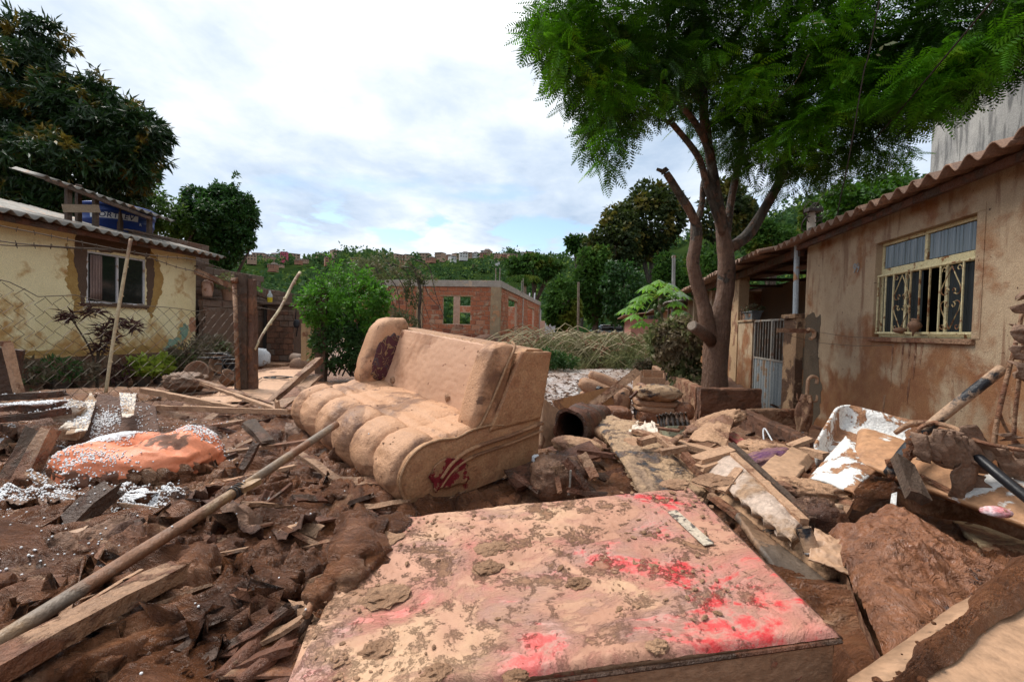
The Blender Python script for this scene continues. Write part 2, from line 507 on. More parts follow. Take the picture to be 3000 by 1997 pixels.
M['bark'] = surf('bark under a mud film', [(.035, .028, .022), (.16, .13, .10)], 9, (.21, .12, .077), .52, 3.2, stretch=(1, 1, .25), bump=.9, bscale=26, zmud=(1.9, 4.2), mudc2=(.13, .07, .045), bdist=.05)
M['bark_dark'] = surf('dark bark', [(.03, .02, .014), (.07, .05, .035), (.14, .12, .09)], 9, stretch=(1, 1, .35), bump=.8, bscale=30)
M['bark_grey'] = surf('pale bark', [(.12, .09, .06), (.24, .19, .14)], 5, bump=.5)
M['plaster_brown'] = surf('muddy ochre render', [(.33, .23, .145), (.44, .325, .21), (.38, .27, .17)], 1.3, (.23, .095, .042), .36, 1.6, bump=.5, bscale=60, zmud=(.2, 2.1), mudc2=(.31, .155, .07), edge=.12, flow=((.20, .10, .055), .47), fleck=((.10, .05, .03), .22, 22), bdist=.008, detail=8)
M['plaster_shade'] = surf('shade-darkened render', [(.15, .09, .055), (.22, .13, .08)], 1.5, bump=.4, bscale=50, bdist=.008)  # darker copy of the ochre render, porch shade put into its colour
M['plaster_yellow'] = surf('yellow painted render', [(.74, .63, .35), (.82, .72, .44), (.78, .67, .39)], 1.1, (.42, .22, .07), .27, 2.2, bump=.25, bscale=50, zmud=(.95, 1.75), mudc2=(.58, .40, .17), edge=.12, bdist=.006, detail=7)
M['patch_brown'] = surf('bare brown render', [(.085, .05, .032), (.12, .072, .045)], 2, bump=.5, bscale=40, bdist=.01)
M['patch_ochre'] = surf('ochre filler', [(.33, .19, .05), (.42, .27, .09)], 5, bump=.4, bscale=30)
M['patch_teal'] = surf('old turquoise paint', [(.16, .30, .24), (.26, .36, .26)], 6, (.5, .36, .14), .38, 5, bump=.3)
M['patch_dark'] = surf('dark grey render', [(.075, .055, .035), (.12, .085, .055)], 3, bump=.4, bscale=40)
M['concrete'] = surf('grey concrete', [(.30, .27, .23), (.42, .38, .33)], 4, bump=.4, bscale=40, fleck=((.5, .4, .3), .36, 3))
M['concrete_tall'] = surf('weathered grey concrete', [(.22, .22, .215), (.34, .335, .32), (.42, .41, .39)], .8, bump=.3, bscale=20, flow=((.10, .10, .10), .52))
M['concrete_tan'] = surf('mud splashed concrete', [(.40, .30, .18), (.30, .22, .14)], 5, MUD_L, .35, 3, bump=.4, bscale=40)
M['mortar'] = surf('mortar', [(.50, .38, .29), (.40, .29, .22)], 8, bump=.5, bscale=50)
M['mortar_dark'] = surf('muddy mortar', [(.09, .055, .038), (.13, .08, .055)], 8, bump=.5, bscale=50)
M['brick'] = surf('hollow clay brick', [(.27, .085, .042), (.42, .155, .075), (.34, .115, .055)], 2.4, (.46, .30, .20), .30, 3, bump=.6, bscale=18, stretch=(1, 1, 6), bdist=.01, fleck=((.46, .30, .20), .30, 2))
M['brick_dark'] = surf('smoky clay brick', [(.17, .06, .035), (.26, .09, .05)], 2.4, (.30, .16, .10), .28, 3, bump=.6, bscale=18, stretch=(1, 1, 6), bdist=.01)
M['brick_pale'] = surf('pale clay brick', [(.46, .21, .12), (.52, .28, .17)], 2.4, bump=.6, bscale=18, stretch=(1, 1, 6), bdist=.01)
M['block'] = surf('muddy concrete block', [(.12, .078, .055), (.165, .11, .08), (.14, .10, .078)], 2.5, (.15, .075, .045), .4, 2.2, bump=.6, bscale=45, bdist=.01)
M['brick_muddy'] = surf('mud soaked brick', [(.145, .068, .04), (.20, .095, .055)], 3, (.13, .065, .04), .4, 3, bump=.8, bscale=20, stretch=(1, 1, 5), bdist=.012)
M['roof_grey'] = surf('weathered fibre cement', [(.11, .10, .085), (.19, .172, .148), (.145, .13, .11)], 3, (.36, .22, .14), .33, 2.5, bump=.35, bscale=40, bdist=.008)
M['roof_brown'] = surf('muddy brown roofing', [(.17, .10, .07), (.26, .155, .105)], 2.6, (.40, .23, .15), .30, 2.0, bump=.45, bscale=30, bdist=.01)
M['wood_old'] = surf('old grey brown timber', [(.065, .04, .027), (.13, .085, .058)], 4, (.15, .075, .045), .35, 3, stretch=(3, 3, .5), bump=.6, bscale=24)
M['wood_bare'] = surf('pale bare timber', [(.35, .20, .12), (.44, .265, .16), (.39, .225, .135)], 5, MUD_M, .30, 2.4, bump=.4, bscale=34, dist=.6)
M['wood_muddy'] = surf('mud coated timber', [(.25, .14, .08), (.36, .21, .125)], 4, MUD_D, .47, 3.2, bump=.7, bscale=26, mudc2=MUD_M, rough=(.4, .7))
M['wood_dark'] = surf('dark wet timber', [(.05, .028, .018), (.10, .055, .035)], 4, MUD_D, .5, 3, bump=.7, bscale=26, rough=(.35, .6))
M['bamboo'] = surf('bamboo pole', [(.42, .33, .20), (.52, .43, .28)], 4, (.28, .17, .11), .36, 3, bump=.2, bscale=20)
M['pole'] = surf('peeled round pole', [(.30, .18, .085), (.20, .15, .11), (.14, .12, .10)], 2.1, (.22, .105, .055), .52, 1.9, bump=.45, bscale=28, rough=(.42, .6), spec=.5, bdist=.01)
M['metal_galv'] = surf('dirty galvanised steel', [(.22, .24, .25), (.34, .36, .36)], 2, (.26, .17, .11), .38, 2.5, metal=.35, stretch=(1, 1, .3), bump=.15)
M['metal_bar'] = surf('grey painted bar', [(.20, .185, .165), (.33, .29, .25)], 4, (.24, .14, .09), .35, 4, metal=.3)
M['cream'] = surf('cream painted steel', [(.58, .50, .28), (.66, .58, .35)], 6, (.30, .13, .05), .30, 9, rough=(.4, .6), bump=.2)
M['cream_rust'] = surf('rusty cream steel', [(.42, .31, .15), (.55, .44, .24)], 6, (.22, .085, .03), .46, 9, rough=(.5, .7), bump=.3)
M['alu'] = surf('aluminium frame', [(.50, .49, .50), (.60, .59, .60)], 3, (.36, .24, .16), .25, 4, metal=.2, rough=(.35, .5), bump=.05)
M['wire'] = surf('fence wire', [(.08, .06, .045), (.13, .10, .075)], 10, metal=.3, bump=.05)
M['wire_dark'] = surf('dark wire', [(.05, .04, .035)], 10, bump=.05)
M['blue'] = surf('blue plastic tank', [(.008, .03, .15), (.014, .045, .22)], 1.5, rough=(.38, .5), bump=.05)
M['blue_ink'] = surf('navy print', [(.010, .022, .10)], 2, bump=0)
M['white_print'] = surf('white print', [(.62, .64, .66)], 2, bump=0)
M['black_plastic'] = surf('black plastic', [(.010, .010, .012), (.02, .02, .024)], 3, (.20, .12, .08), .18, 3, rough=(.3, .45), bump=.05)
M['pipe_black'] = surf('black pipe smeared with mud', [(.012, .013, .017), (.028, .028, .032)], 3, (.42, .27, .17), .46, 3.4, rough=(.3, .5), bump=.25, dist=.5)
M['pot_plastic'] = surf('muddy plastic pot', [(.05, .042, .036), (.075, .06, .05)], 3, (.17, .105, .07), .42, 4, rough=(.4, .6), bump=.15)
M['pot_clay'] = surf('muddy clay pot', [(.25, .15, .10), (.33, .20, .13)], 4, (.36, .23, .15), .4, 4, bump=.3)
M['jug'] = surf('brown mud coated pottery', [(.19, .10, .06), (.26, .145, .085)], 6, bump=.35, bscale=30)
M['sofa_tan'] = surf('upholstery caked in tan slurry', [(.42, .225, .122), (.50, .275, .155), (.46, .25, .14)], 3.0, (.30, .155, .08), .42, 2.1, bump=.45, bscale=55, mudc2=(.16, .08, .05), edge=.07, rough=(.5, .75), fleck=((.14, .07, .04), .24, 11), bdist=.008, grain=.28)
M['sofa_pale'] = surf('back panel under smooth slurry', [(.47, .265, .165), (.53, .31, .195)], 1.2, (.40, .21, .12), .30, 1.8, bump=.22, bscale=30, edge=.1, rough=(.5, .65), fleck=((.25, .12, .07), .25, 9), bdist=.006, grain=.12)
M['sofa_side'] = surf('sofa side, red cloth under mud', [(.18, .012, .016), (.24, .02, .022)], 9, (.34, .165, .085), .85, 2.6, bump=.4, bscale=40, mudc2=(.46, .26, .135), edge=.04, rough=(.5, .75), bdist=.012)
M['sofa_side_mud'] = surf('sofa base under mud', [(.33, .165, .085), (.44, .25, .13)], 2.0, (.24, .115, .06), .4, 2.4, bump=.4, bscale=40, rough=(.5, .75))
M['damask'] = surf('dark red damask cloth', [(.045, .008, .014), (.085, .02, .03), (.05, .045, .05)], 4, (.22, .12, .06), .42, 7, bump=.3, bscale=60, edge=.02)
M['piping'] = surf('muddy piping', [(.30, .17, .09), (.38, .22, .12)], 5, bump=.3)
M['red_enamel'] = None
M['orange_vinyl'] = surf('orange vinyl', [(.60, .17, .075), (.68, .23, .115), (.56, .15, .06)], 1.6, (.115, .045, .025), .26, 3.6, bump=.22, bscale=30, zmud=(.66, .90), mudc2=(.17, .075, .04), edge=.03, rough=(.42, .62), bdist=.01, grain=.15)
M['beads'] = surf('white polystyrene beads', [(.80, .80, .80), (.74, .74, .75)], 3, rough=(.6, .8), bump=0)
M['white_tub'] = surf('white enamel smeared with clay', [(.72, .71, .68), (.78, .77, .74)], 2.5, (.42, .22, .11), .49, 4.2, bump=.4, bscale=30, mudc2=(.20, .085, .045), edge=.02, rough=(.25, .45), stretch=(1, 1, 1), dist=.8)
M['drum_wood'] = surf('bottle glass', [(.02, .012, .008), (.045, .03, .02)], 5, (.17, .10, .065), .42, 8, rough=(.15, .35), spec=.6, bump=.1)
M['cloth_mud'] = surf('mud stiffened cloth', [(.36, .20, .115), (.45, .265, .155), (.29, .155, .09)], 3, (.17, .08, .045), .40, 3.2, bump=.6, bscale=34, dist=.7, mudc2=(.24, .12, .07), bdist=.015)
M['cloth_dark'] = surf('wet dark cloth', [(.16, .085, .05), (.24, .13, .08)], 3, (.10, .045, .027), .45, 3.2, bump=.8, bscale=30, dist=.8, rough=(.4, .65))
M['purple'] = surf('purple striped cloth', [(.30, .16, .12), (.10, .03, .11)], 7, MUD_L, .35, 4, stretch=(1, 4, 1), bump=.4)
M['chair_vinyl'] = surf('armchair upholstery under mud', [(.30, .165, .095), (.38, .215, .125)], 2.2, (.20, .095, .055), .42, 2.4, bump=.4, bscale=24, rough=(.45, .65), fleck=((.035, .03, .03), .27, 3))
M['mattress'] = surf('stained foam mattress', [(.36, .225, .13), (.43, .28, .165), (.27, .18, .12)], 3, (.050, .050, .055), .34, 4.2, bump=.7, bscale=26, dist=.9, mudc2=(.20, .115, .07), edge=.05, bdist=.02)
M['mattress_pale'] = surf('pale padded board', [(.42, .31, .24), (.56, .44, .36)], 2.2, (.36, .225, .135), .42, 2.6, bump=.5, bscale=20, edge=.08, dist=.4)
M['strip_black'] = surf('muddy trim with black print', [(.44, .265, .15), (.36, .21, .12)], 3, (.02, .018, .018), .30, 4.5, bump=.5, bscale=30, mudc2=(.05, .04, .035), edge=.03)
M['clay_slab'] = surf('slab coated with wet clay', [(.165, .062, .028), (.23, .094, .043), (.125, .048, .022)], 3, (.075, .075, .085), .20, 2.1, bump=.8, bscale=13, rough=(.32, .55), spec=.6, mudc2=(.045, .045, .055), edge=.03, dist=1.2, bdist=.03)
M['tan_panel'] = surf('panel under smooth tan slurry', [(.38, .23, .14), (.43, .265, .165)], 1.2, (.17, .075, .042), .16, 2.2, bump=.25, bscale=14, rough=(.4, .55), mudc2=(.22, .105, .06), edge=.015, bdist=.012)
M['pale_yellow_panel'] = surf('pale board with clay smears', [(.42, .34, .20), (.54, .37, .22)], 2.5, (.20, .09, .05), .42, 3.5, bump=.6, bscale=20, mudc2=(.30, .16, .09), edge=.05, dist=1.)
M['paper'] = surf('soggy paper', [(.62, .52, .42), (.70, .60, .50)], 3, (.40, .25, .15), .42, 5, bump=.3)
M['peach'] = surf('thin tan slurry on concrete', [(.50, .29, .17), (.56, .34, .215)], 1.5, (.22, .11, .065), .30, 1.6, bump=.2, bscale=14, rough=(.45, .7))
M['teal'] = surf('faded turquoise plastic', [(.04, .20, .20), (.10, .28, .26)], 5, MUD_D, .4, 7, bump=.3)
M['grey_blue'] = surf('blue grey wet panel', [(.16, .19, .20), (.30, .35, .34)], 4, MUD_D, .45, 7, rough=(.2, .4), bump=.3, dist=.8)
M['dark'] = surf('painted room darkness', [(.02, .016, .013), (.03, .024, .02)], 2, bump=.1)  # near-black colour stands in for the darkness of unlit interiors
M['curtain'] = surf('muddy curtain', [(.22, .15, .13), (.32, .23, .20)], 6, stretch=(1, 1, .2), bump=.2)
M['glass'] = None
M['tarp'] = surf('white plastic bag', [(.62, .63, .64), (.72, .72, .72)], 4, (.42, .3, .22), .25, 5, rough=(.3, .5), bump=.2)
M['crack'] = surf('earth', [(.10, .045, .026), (.15, .07, .04)], 4, bump=.8, bscale=14, bdist=.05)
M['house_tan'] = surf('far brick house', [(.33, .20, .135), (.40, .26, .18)], .3, bump=0)
M['house_red'] = surf('far red house', [(.30, .13, .08), (.34, .16, .10)], .3, bump=0)
M['house_white'] = surf('far white house', [(.52, .50, .47), (.60, .57, .54)], .3, bump=0)
M['house_pink'] = surf('far pink house', [(.50, .06, .12), (.55, .09, .15)], .3, bump=0)
M['house_yellow'] = surf('far yellow house', [(.50, .36, .10), (.52, .40, .15)], .3, bump=0)
M['house_roof'] = surf('far house roof', [(.25, .19, .16), (.34, .27, .23)], .3, bump=0)
M['house_dark'] = surf('far window', [(.03, .03, .03)], .3, bump=0)
M['car_white'] = surf('far car paint', [(.55, .56, .57)], .5, rough=(.2, .3), bump=0)
M['grass_far'] = surf('far hillside', [(.010, .020, .006), (.022, .038, .010), (.014, .028, .008)], .02, bump=.2, bscale=.3, detail=8, spec=0, rough=(1, 1))

def glass_mat(name, col, rough=.05):
    m, t, bs, geo, o = base_mat(name)
    t.put(bs.inputs['Base Color'], col); bs.inputs['Roughness'].default_value = rough
    bs.inputs['Specular IOR Level'].default_value = .8
    return m
M['glass'] = glass_mat('dark window glass', (.012, .014, .014), .06)
def ribbed_glass():
    m, t, bs, geo, o = base_mat('ribbed glass')
    pos = geo.outputs['Position']
    t.put(bs.inputs['Base Color'], t.mix(t.noise(pos, 3, 3), (.10, .13, .14), (.22, .26, .28)))
    bs.inputs['Roughness'].default_value = .12; bs.inputs['Specular IOR Level'].default_value = .9
    bs.inputs['Transmission Weight'].default_value = .25
    return m
M['ribbed'] = ribbed_glass()
def red_enamel():
    """the big red door panel: scraped red paint, pinkish film, pale slurry, darker crumbs"""
    m, t, bs, geo, o = base_mat('red enamel under slurry')
    pos = geo.outputs['Position']
    x, y, z = t.sep(pos)
    smear = t.scalev(pos, (2.0, 3.4, 2), rot=(0, 0, -.3))
    n1 = t.noise(smear, 1.25, 10, .68, .55)
    n1 = t.math('ADD', n1, t.rng(x, -.2, 1.0, -.045, .055))
    n1 = t.math('ADD', n1, t.rng(y, 1.25, 1.85, .040, -.035))
    red = t.mix(t.rng(t.noise(pos, 11, 6, .7), .4, .62), (.50, .008, .015), (.58, .06, .06))
    pink = t.mix(t.rng(t.noise(pos, 3.1, 6, .6, .4), .4, .6), (.52, .185, .14), (.42, .235, .185))
    tan = t.mix(t.rng(t.noise(pos, 3.7, 8, .66, .5), .36, .64), (.47, .245, .16), (.36, .18, .112))
    tan = t.mix(t.rng(t.noise(pos, 1.4, 5, .6), .5, .62), tan, (.52, .32, .19))
    col = t.mix(t.rng(t.math('ADD', n1, t.math('MULTIPLY', t.math('SUBTRACT', t.noise(pos, 14, 6, .7), .5), .12)), .43, .57), tan, pink)
    rm = t.math('MULTIPLY', t.rng(t.math('ADD', n1, t.math('MULTIPLY', t.math('SUBTRACT', t.noise(smear, 7, 8, .75, .4), .5), .26)), .56, .625), t.rng(x, -.6, .9, .35, 1))
    col = t.mix(rm, col, red)
    crumb = t.rng(t.noise(pos, 6.5, 10, .8, .3), .535, .575)
    crumb = t.math('MULTIPLY', crumb, t.rng(y, 1.15, 1.75, .25, 1))
    col = t.mix(crumb, col, (.25, .125, .065))
    t.put(bs.inputs['Base Color'], col)
    t.put(bs.inputs['Roughness'], t.rng(n1, .5, .6, .62, .3))
    bs.inputs['Specular IOR Level'].default_value = .4
    h = t.math('ADD', t.math('MULTIPLY', t.rng(n1, .45, .56, 1, 0), .6), t.math('MULTIPLY', crumb, .7))
    h = t.math('ADD', h, t.math('MULTIPLY', t.noise(pos, 38, 6, .7), .45))
    b = t.n('ShaderNodeBump'); b.inputs['Strength'].default_value = .9; b.inputs['Distance'].default_value = .014
    t.put(b.inputs['Height'], h); t.put(bs.inputs['Normal'], b.outputs[0])
    return m
M['red_enamel'] = red_enamel()
def mud_mat():
    m, t, bs, geo, o = base_mat('churned wet clay')
    pos = geo.outputs['Position']
    x, y, z = t.sep(pos)
    f = t.noise(pos, 2.3, 8, .65, .6)
    col = t.ramp(f, [(.30, (.080, .028, .011)), (.45, (.165, .062, .025)), (.56, (.27, .108, .048)), (.66, (.33, .155, .078))])
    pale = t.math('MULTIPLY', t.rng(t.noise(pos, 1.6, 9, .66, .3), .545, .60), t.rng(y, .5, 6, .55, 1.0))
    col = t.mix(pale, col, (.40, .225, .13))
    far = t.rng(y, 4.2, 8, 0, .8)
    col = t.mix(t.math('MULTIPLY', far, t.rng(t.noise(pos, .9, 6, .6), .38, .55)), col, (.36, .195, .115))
    grey = t.rng(t.noise(pos, 1.1, 6, .6, .8), .75, .77)
    col = t.mix(grey, col, (.16, .135, .125))
    t.put(bs.inputs['Base Color'], col)
    rgh = t.rng(t.noise(pos, 3.3, 5, .6), .35, .65, .16, .55)
    rgh = t.math('MULTIPLY', rgh, t.math('SUBTRACT', 1.0, t.math('MULTIPLY', grey, .75)))
    t.put(bs.inputs['Roughness'], rgh); bs.inputs['Specular IOR Level'].default_value = .42
    str1 = t.noise(t.scalev(pos, (1, 3.2, 1), rot=(0, 0, .5)), 13, 8, .7, 1.6)
    h = t.math('ADD', t.math('MULTIPLY', str1, 1.0), t.math('MULTIPLY', t.noise(pos, 60, 4, .6), .3))
    h = t.math('MULTIPLY', h, t.math('SUBTRACT', 1.0, grey))
    b = t.n('ShaderNodeBump'); b.inputs['Strength'].default_value = 1.0; b.inputs['Distance'].default_value = .055
    t.put(b.inputs['Height'], h); t.put(bs.inputs['Normal'], b.outputs[0])
    return m
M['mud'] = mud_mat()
def lake_mat():
    m, t, bs, geo, o = base_mat('liquid mud with painted sheen')
    pos = geo.outputs['Position']
    f = t.noise(pos, 1.3, 6, .6, .4)
    col = t.ramp(f, [(.36, (.26, .17, .125)), (.50, (.40, .34, .31)), (.62, (.48, .44, .42))])  # the pale greys paint the sky's sheen on wet mud
    spk = t.rng(t.noise(t.scalev(pos, (1, 2.2, 1)), 7, 6, .7), .57, .60)
    col = t.mix(spk, col, (.16, .09, .055))
    t.put(bs.inputs['Base Color'], col); t.put(bs.inputs['Roughness'], t.rng(f, .3, .7, .38, .22))
    b = t.n('ShaderNodeBump'); b.inputs['Strength'].default_value = .5; b.inputs['Distance'].default_value = .03
    t.put(b.inputs['Height'], t.math('ADD', t.noise(pos, 6, 6, .6), spk)); t.put(bs.inputs['Normal'], b.outputs[0])
    return m
M['lake'] = lake_mat()
M['crumb'] = surf('pale mud crumbs', [(.22, .115, .06), (.38, .22, .13)], 8, bump=.6, bscale=40)
# ------------------------------------------------------------------ the ground: measured heights joined into one sheet
_A = [  # picture x, y, distance, roughness
 (60, 1950, 1.35, 1), (300, 1950, 1.35, 1), (600, 1950, 1.35, 1), (800, 1930, 1.4, 1), (100, 1700, 1.7, 1), (400, 1700, 1.75, 1),
 (700, 1700, 1.72, 1), (100, 1500, 2.3, 1), (400, 1500, 2.45, 1), (700, 1500, 2.45, 1), (950, 1450, 2.7, 1), (300, 1400, 3.0, .8),
 (600, 1350, 3.4, 1), (760, 1260, 4.2, .9), (120, 1250, 4.0, .7), (400, 1220, 4.7, .7), (620, 1200, 5.2, .6), (730, 1155, 6.7, .3),
 (560, 1165, 6.6, .3), (300, 1150, 6.2, .3), (850, 1080, 11, .15), (780, 1120, 8.6, .12), (640, 1110, 9.5, .15), (1000, 1075, 12, .2),
 (1620, 1090, 15, .06), (1750, 1100, 14, .06), (1680, 1180, 10, .08), (1800, 1235, 8, .3), (1950, 1260, 7.4, .4), (2050, 1240, 8.4, .3),
 (2000, 1320, 5.8, .5), (1750, 1300, 5.6, .6), (1600, 1420, 3.3, .6), (1450, 1500, 2.8, .7), (1750, 1420, 3.3, .5), (2100, 1500, 3.0, .7), (2300, 1320, 5.2, .6),
 (2200, 1195, 10.4, .2), (2350, 1260, 7.0, .4), (2500, 1400, 4.0, .8), (2700, 1500, 2.9, .9), (2900, 1450, 3.0, .9), (2900, 1700, 1.9, 1), (2700, 1960, 1.5, 1), (2560, 1800, 1.75, .9),
 (1480, 1021, 20, .15), (1660, 1078, 17.5, .3), (1750, 1075, 18, .2), (1900, 1085, 16, .2)]
_AP = np.array([[*P(a, b, c), d] for a, b, c, d in _A])
_W = np.array([  # x, y, z, roughness where the picture shows no ground
 (-8.1, 11.6, .32, .1), (-9.4, 7.4, .35, .1), (-10, 4, .4, .2), (-6.5, 9, .4, .15), (-5, 1, .7, .6), (-3, -1, .8, .6), (0, -2, .75, .6), (2.5, -1, .7, .5), (.1, .6, .55, .4), (.2, 1.6, .45, .2), (-.3, 1.9, .5, .3),
 (3.3, 0, .6, .4), (-4, 18, .85, .1), (-8, 24, .8, .1), (0, 26, .9, .1), (6, 24, .4, .1), (8, 14, .15, .1), (7, 8, .15, .1), (6, 4, .4, .1), (12, 30, .4, .1), (-20, 20, .5, .1), (-25, 40, .5, .1), (20, 45, .5, .1), (0, 50, .6, .1), (-18, 2, .5, .1), (14, 0, .4, .1)])
_AP = np.vstack([_AP, _W])
def gh_r(x, y):
    x = np.atleast_1d(np.asarray(x, float)); y = np.atleast_1d(np.asarray(y, float))
    if len(x) < 4000:
        d2 = (x[:, None] - _AP[:, 0]) ** 2 + (y[:, None] - _AP[:, 1]) ** 2
        s = 1 / (d2 + .05 + .004 * y[:, None] ** 2) ** 1.8; w = s.sum(1)
        return (s @ _AP[:, 2]) / w, (s @ _AP[:, 3]) / w
    z = np.zeros(len(x)); r = np.zeros(len(x)); w = np.zeros(len(x))
    for a in _AP:
        d2 = (x - a[0]) ** 2 + (y - a[1]) ** 2
        s = 1 / (d2 + .05 + .004 * y * y) ** 1.8
        z += s * a[2]; r += s * a[3]; w += s
    return z / w, r / w
def gh(x, y): return float(gh_r(x, y)[0][0])
def disp(x, y, r):
    p = np.stack([x, y, np.zeros_like(x)], 1)
    wv = np.stack([vnoise(p * 1.7, 3), vnoise(p * 1.7 + 9, 4), np.zeros_like(x)], 1)
    q = p + wv * .28
    a = fbm(q * 1.5, 5, 21, .5, True)
    cr, sr = math.cos(.45), math.sin(.45); qr = np.stack([q[:, 0] * cr + q[:, 1] * sr, -q[:, 0] * sr + q[:, 1] * cr, 0 * x], 1)
    b = fbm(qr * (2.2, 7.5, 1), 4, 31, .55, True)
    f1, f2, cid = worley((q * 3.3)[:, :2], 2)
    g1, g2, gid = worley((q * 9.0 + wv * .6)[:, :2], 12)
    crack = np.clip((f2 - f1) / .16, 0, 1); plate = (cid - .5)
    tilt = np.sin(cid * 40) * (q[:, 0] * 3.3 - np.floor(q[:, 0] * 3.3) - .5) * .5
    fine = fbm(qr * (16, 34, 1), 4, 41, .6, True)
    d = .060 * a + .050 * b + .050 * (plate + tilt) * crack - .045 * (1 - crack) + .022 * (gid - .5) * np.clip((g2 - g1) / .2, 0, 1) + .017 * fine * np.clip(.6 + 1.2 * vnoise(p * 2.7 + 4, 7), .15, 1.4)
    return d * np.clip(r, 0, 1.1) * 1.15 - .01 * r
def ground_mesh(a0, a1, na):
    ang = np.linspace(math.radians(a0), math.radians(a1), na); rr = np.r_[np.geomspace(.75, 6.5, 430), np.geomspace(6.5, 46, 111)[1:]]; nr = len(rr)
    A, R = np.meshgrid(ang, rr, indexing='ij')
    x, y = (np.sin(A) * R).ravel(), (np.cos(A) * R).ravel()
    z, r = gh_r(x, y)
    z = z + disp(x, y, r)
    mb = MB(); mb.add(np.stack([x, y, z], 1), gridq(na, nr))
    return mb
gm = ground_mesh(-56, 56, 600)
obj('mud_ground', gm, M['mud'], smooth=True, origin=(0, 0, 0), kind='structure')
def on(px, py, lift=0.0, y0=.9, y1=60):
    """where the picture ray meets the ground, raised by lift"""
    r = ray(px, py); r = r / r[1]
    ys = np.geomspace(y0, y1, 240); p = CAM + r * ys[:, None]
    z = gh_r(p[:, 0], p[:, 1])[0] + lift
    k = np.argmax(p[:, 2] < z)
    if p[k, 2] >= z[k]: k = len(ys) - 1
    k = max(k, 1); a, b = ys[k - 1], ys[k]
    for _ in range(12):
        m = (a + b) / 2; q = CAM + r * m
        if q[2] < gh(q[0], q[1]) + lift: b = m
        else: a = m
    return CAM + r * b
def drop(p, lift=0.0):
    return np.array([p[0], p[1], gh(p[0], p[1]) + lift])

# the ring of ground outside the picture and the valley beyond it
def outer():
    mb = MB()
    ang = np.linspace(math.radians(55.9), math.radians(304.1), 150); rr = np.geomspace(.75, 46, 46)
    A, R = np.meshgrid(ang, rr, indexing='ij'); x, y = (np.sin(A) * R).ravel(), (np.cos(A) * R).ravel()
    z, r = gh_r(x, y)
    mb.add(np.stack([x, y, z + .3 * disp(x, y, r)], 1), gridq(150, 46))
    a = np.linspace(0, 2 * math.pi, 41)[:-1]
    mb.add(np.stack([np.sin(a) * .78, np.cos(a) * .78, np.full(40, .6)], 1)[::-1])
    mb.add([(0, 0, .62)], None, None)
    T = [(mb.n - 1 - 41 + 0, 0, 0)]
    mb.t.append(np.array([(mb.n - 1, mb.n - 41 + k, mb.n - 41 + (k + 1) % 40) for k in range(40)]))
    return mb
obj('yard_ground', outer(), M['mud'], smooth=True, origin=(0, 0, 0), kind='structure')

# hills: skyline elevation by direction, read off the picture
_sk_px = np.array([-900, 300, 560, 680, 850, 960, 1040, 1150, 1300, 1420, 1520, 1620, 1700, 1900, 2100, 2230, 2350, 2450, 2600, 3000, 3800])
_sk_py = np.array([690, 740, 752, 752, 752, 750, 735, 752, 752, 742, 740, 752, 755, 720, 660, 630, 592, 570, 540, 520, 500])
_az = np.array([math.atan2(*(ray(a, b)[:2])) for a, b in zip(_sk_px, _sk_py)])
_el = np.array([ray(a, b)[2] / math.hypot(*ray(a, b)[:2]) for a, b in zip(_sk_px, _sk_py)])
def hill_z(x, y):
    r = np.hypot(x, y); az = np.arctan2(x, y)
    e = np.interp(az, _az, _el, left=.2, right=.3)
    near = np.interp(az, [-.6, .35, .5, .62, .9], [90, 90, 60, 45, 40]); far = np.interp(az, [-.6, .35, .5, .62, .9], [430, 430, 330, 220, 200])
    t = np.clip((r - near) / (far - near), 0, 1); s = t * t * (3 - 2 * t) * .45 + t * .55
    z = .5 + (e * far * .985 - 2.5) * s * np.clip(1 - (r - far) / 1400, .3, 1)
    z += 6 * vnoise(np.stack([x * .012, y * .012, 0 * x], -1), 5) * t * (1 - t) * 2
    return z
def hills():
    ang = np.linspace(math.radians(-75), math.radians(75), 200); rr = np.geomspace(44, 1300, 90)
    A, R = np.meshgrid(ang, rr, indexing='ij'); x, y = (np.sin(A) * R).ravel(), (np.cos(A) * R).ravel()
    z = hill_z(x, y)
    z = np.where(np.hypot(x, y) < 46.5, gh_r(x, y)[0] - .1, z)
    mb = MB().add(np.stack([x, y, z], 1), gridq(200, 90))
    ang = np.linspace(math.radians(75), math.radians(285), 90); rr = np.array([44, 200, 1300.])
    A, R = np.meshgrid(ang, rr, indexing='ij')
    mb.add(np.stack([(np.sin(A) * R).ravel(), (np.cos(A) * R).ravel(), np.full(270, .3)], 1), gridq(90, 3))
    return mb
obj('hills', hills(), M['grass_far'], smooth=True, origin=(0, 0, 0), kind='structure')

# ------------------------------------------------------------------ leaves
def leaf_cards(mb, C, size, dirs=None, width=.5, jitter=.5, fold=.25, rg=rng):
    """one kite-shaped, slightly folded leaf at every point of C"""
    n = len(C)
    if n == 0: return mb
    size = np.broadcast_to(size, (n,)) * rg.uniform(.7, 1.25, n)
    d = rg.normal(size=(n, 3)) if dirs is None else dirs + jitter * rg.normal(size=(n, 3))
    d /= np.linalg.norm(d, axis=1)[:, None]
    s = np.cross(d, rg.normal(size=(n, 3)) * (1, 1, .5) + (0, 0, .9)); s /= np.linalg.norm(s, axis=1)[:, None] + 1e-9
    u = np.cross(s, d)
    L = size[:, None]; W = L * width / 2
    a = C; b = C + d * L * .45 + s * W - u * L * fold * .3; c = C + d * L - u * L * fold; e = C + d * L * .45 - s * W - u * L * fold * .3
    V = np.stack([a, b, c, e], 1).reshape(-1, 3)
    return mb.add(V, np.arange(4 * n).reshape(n, 4))
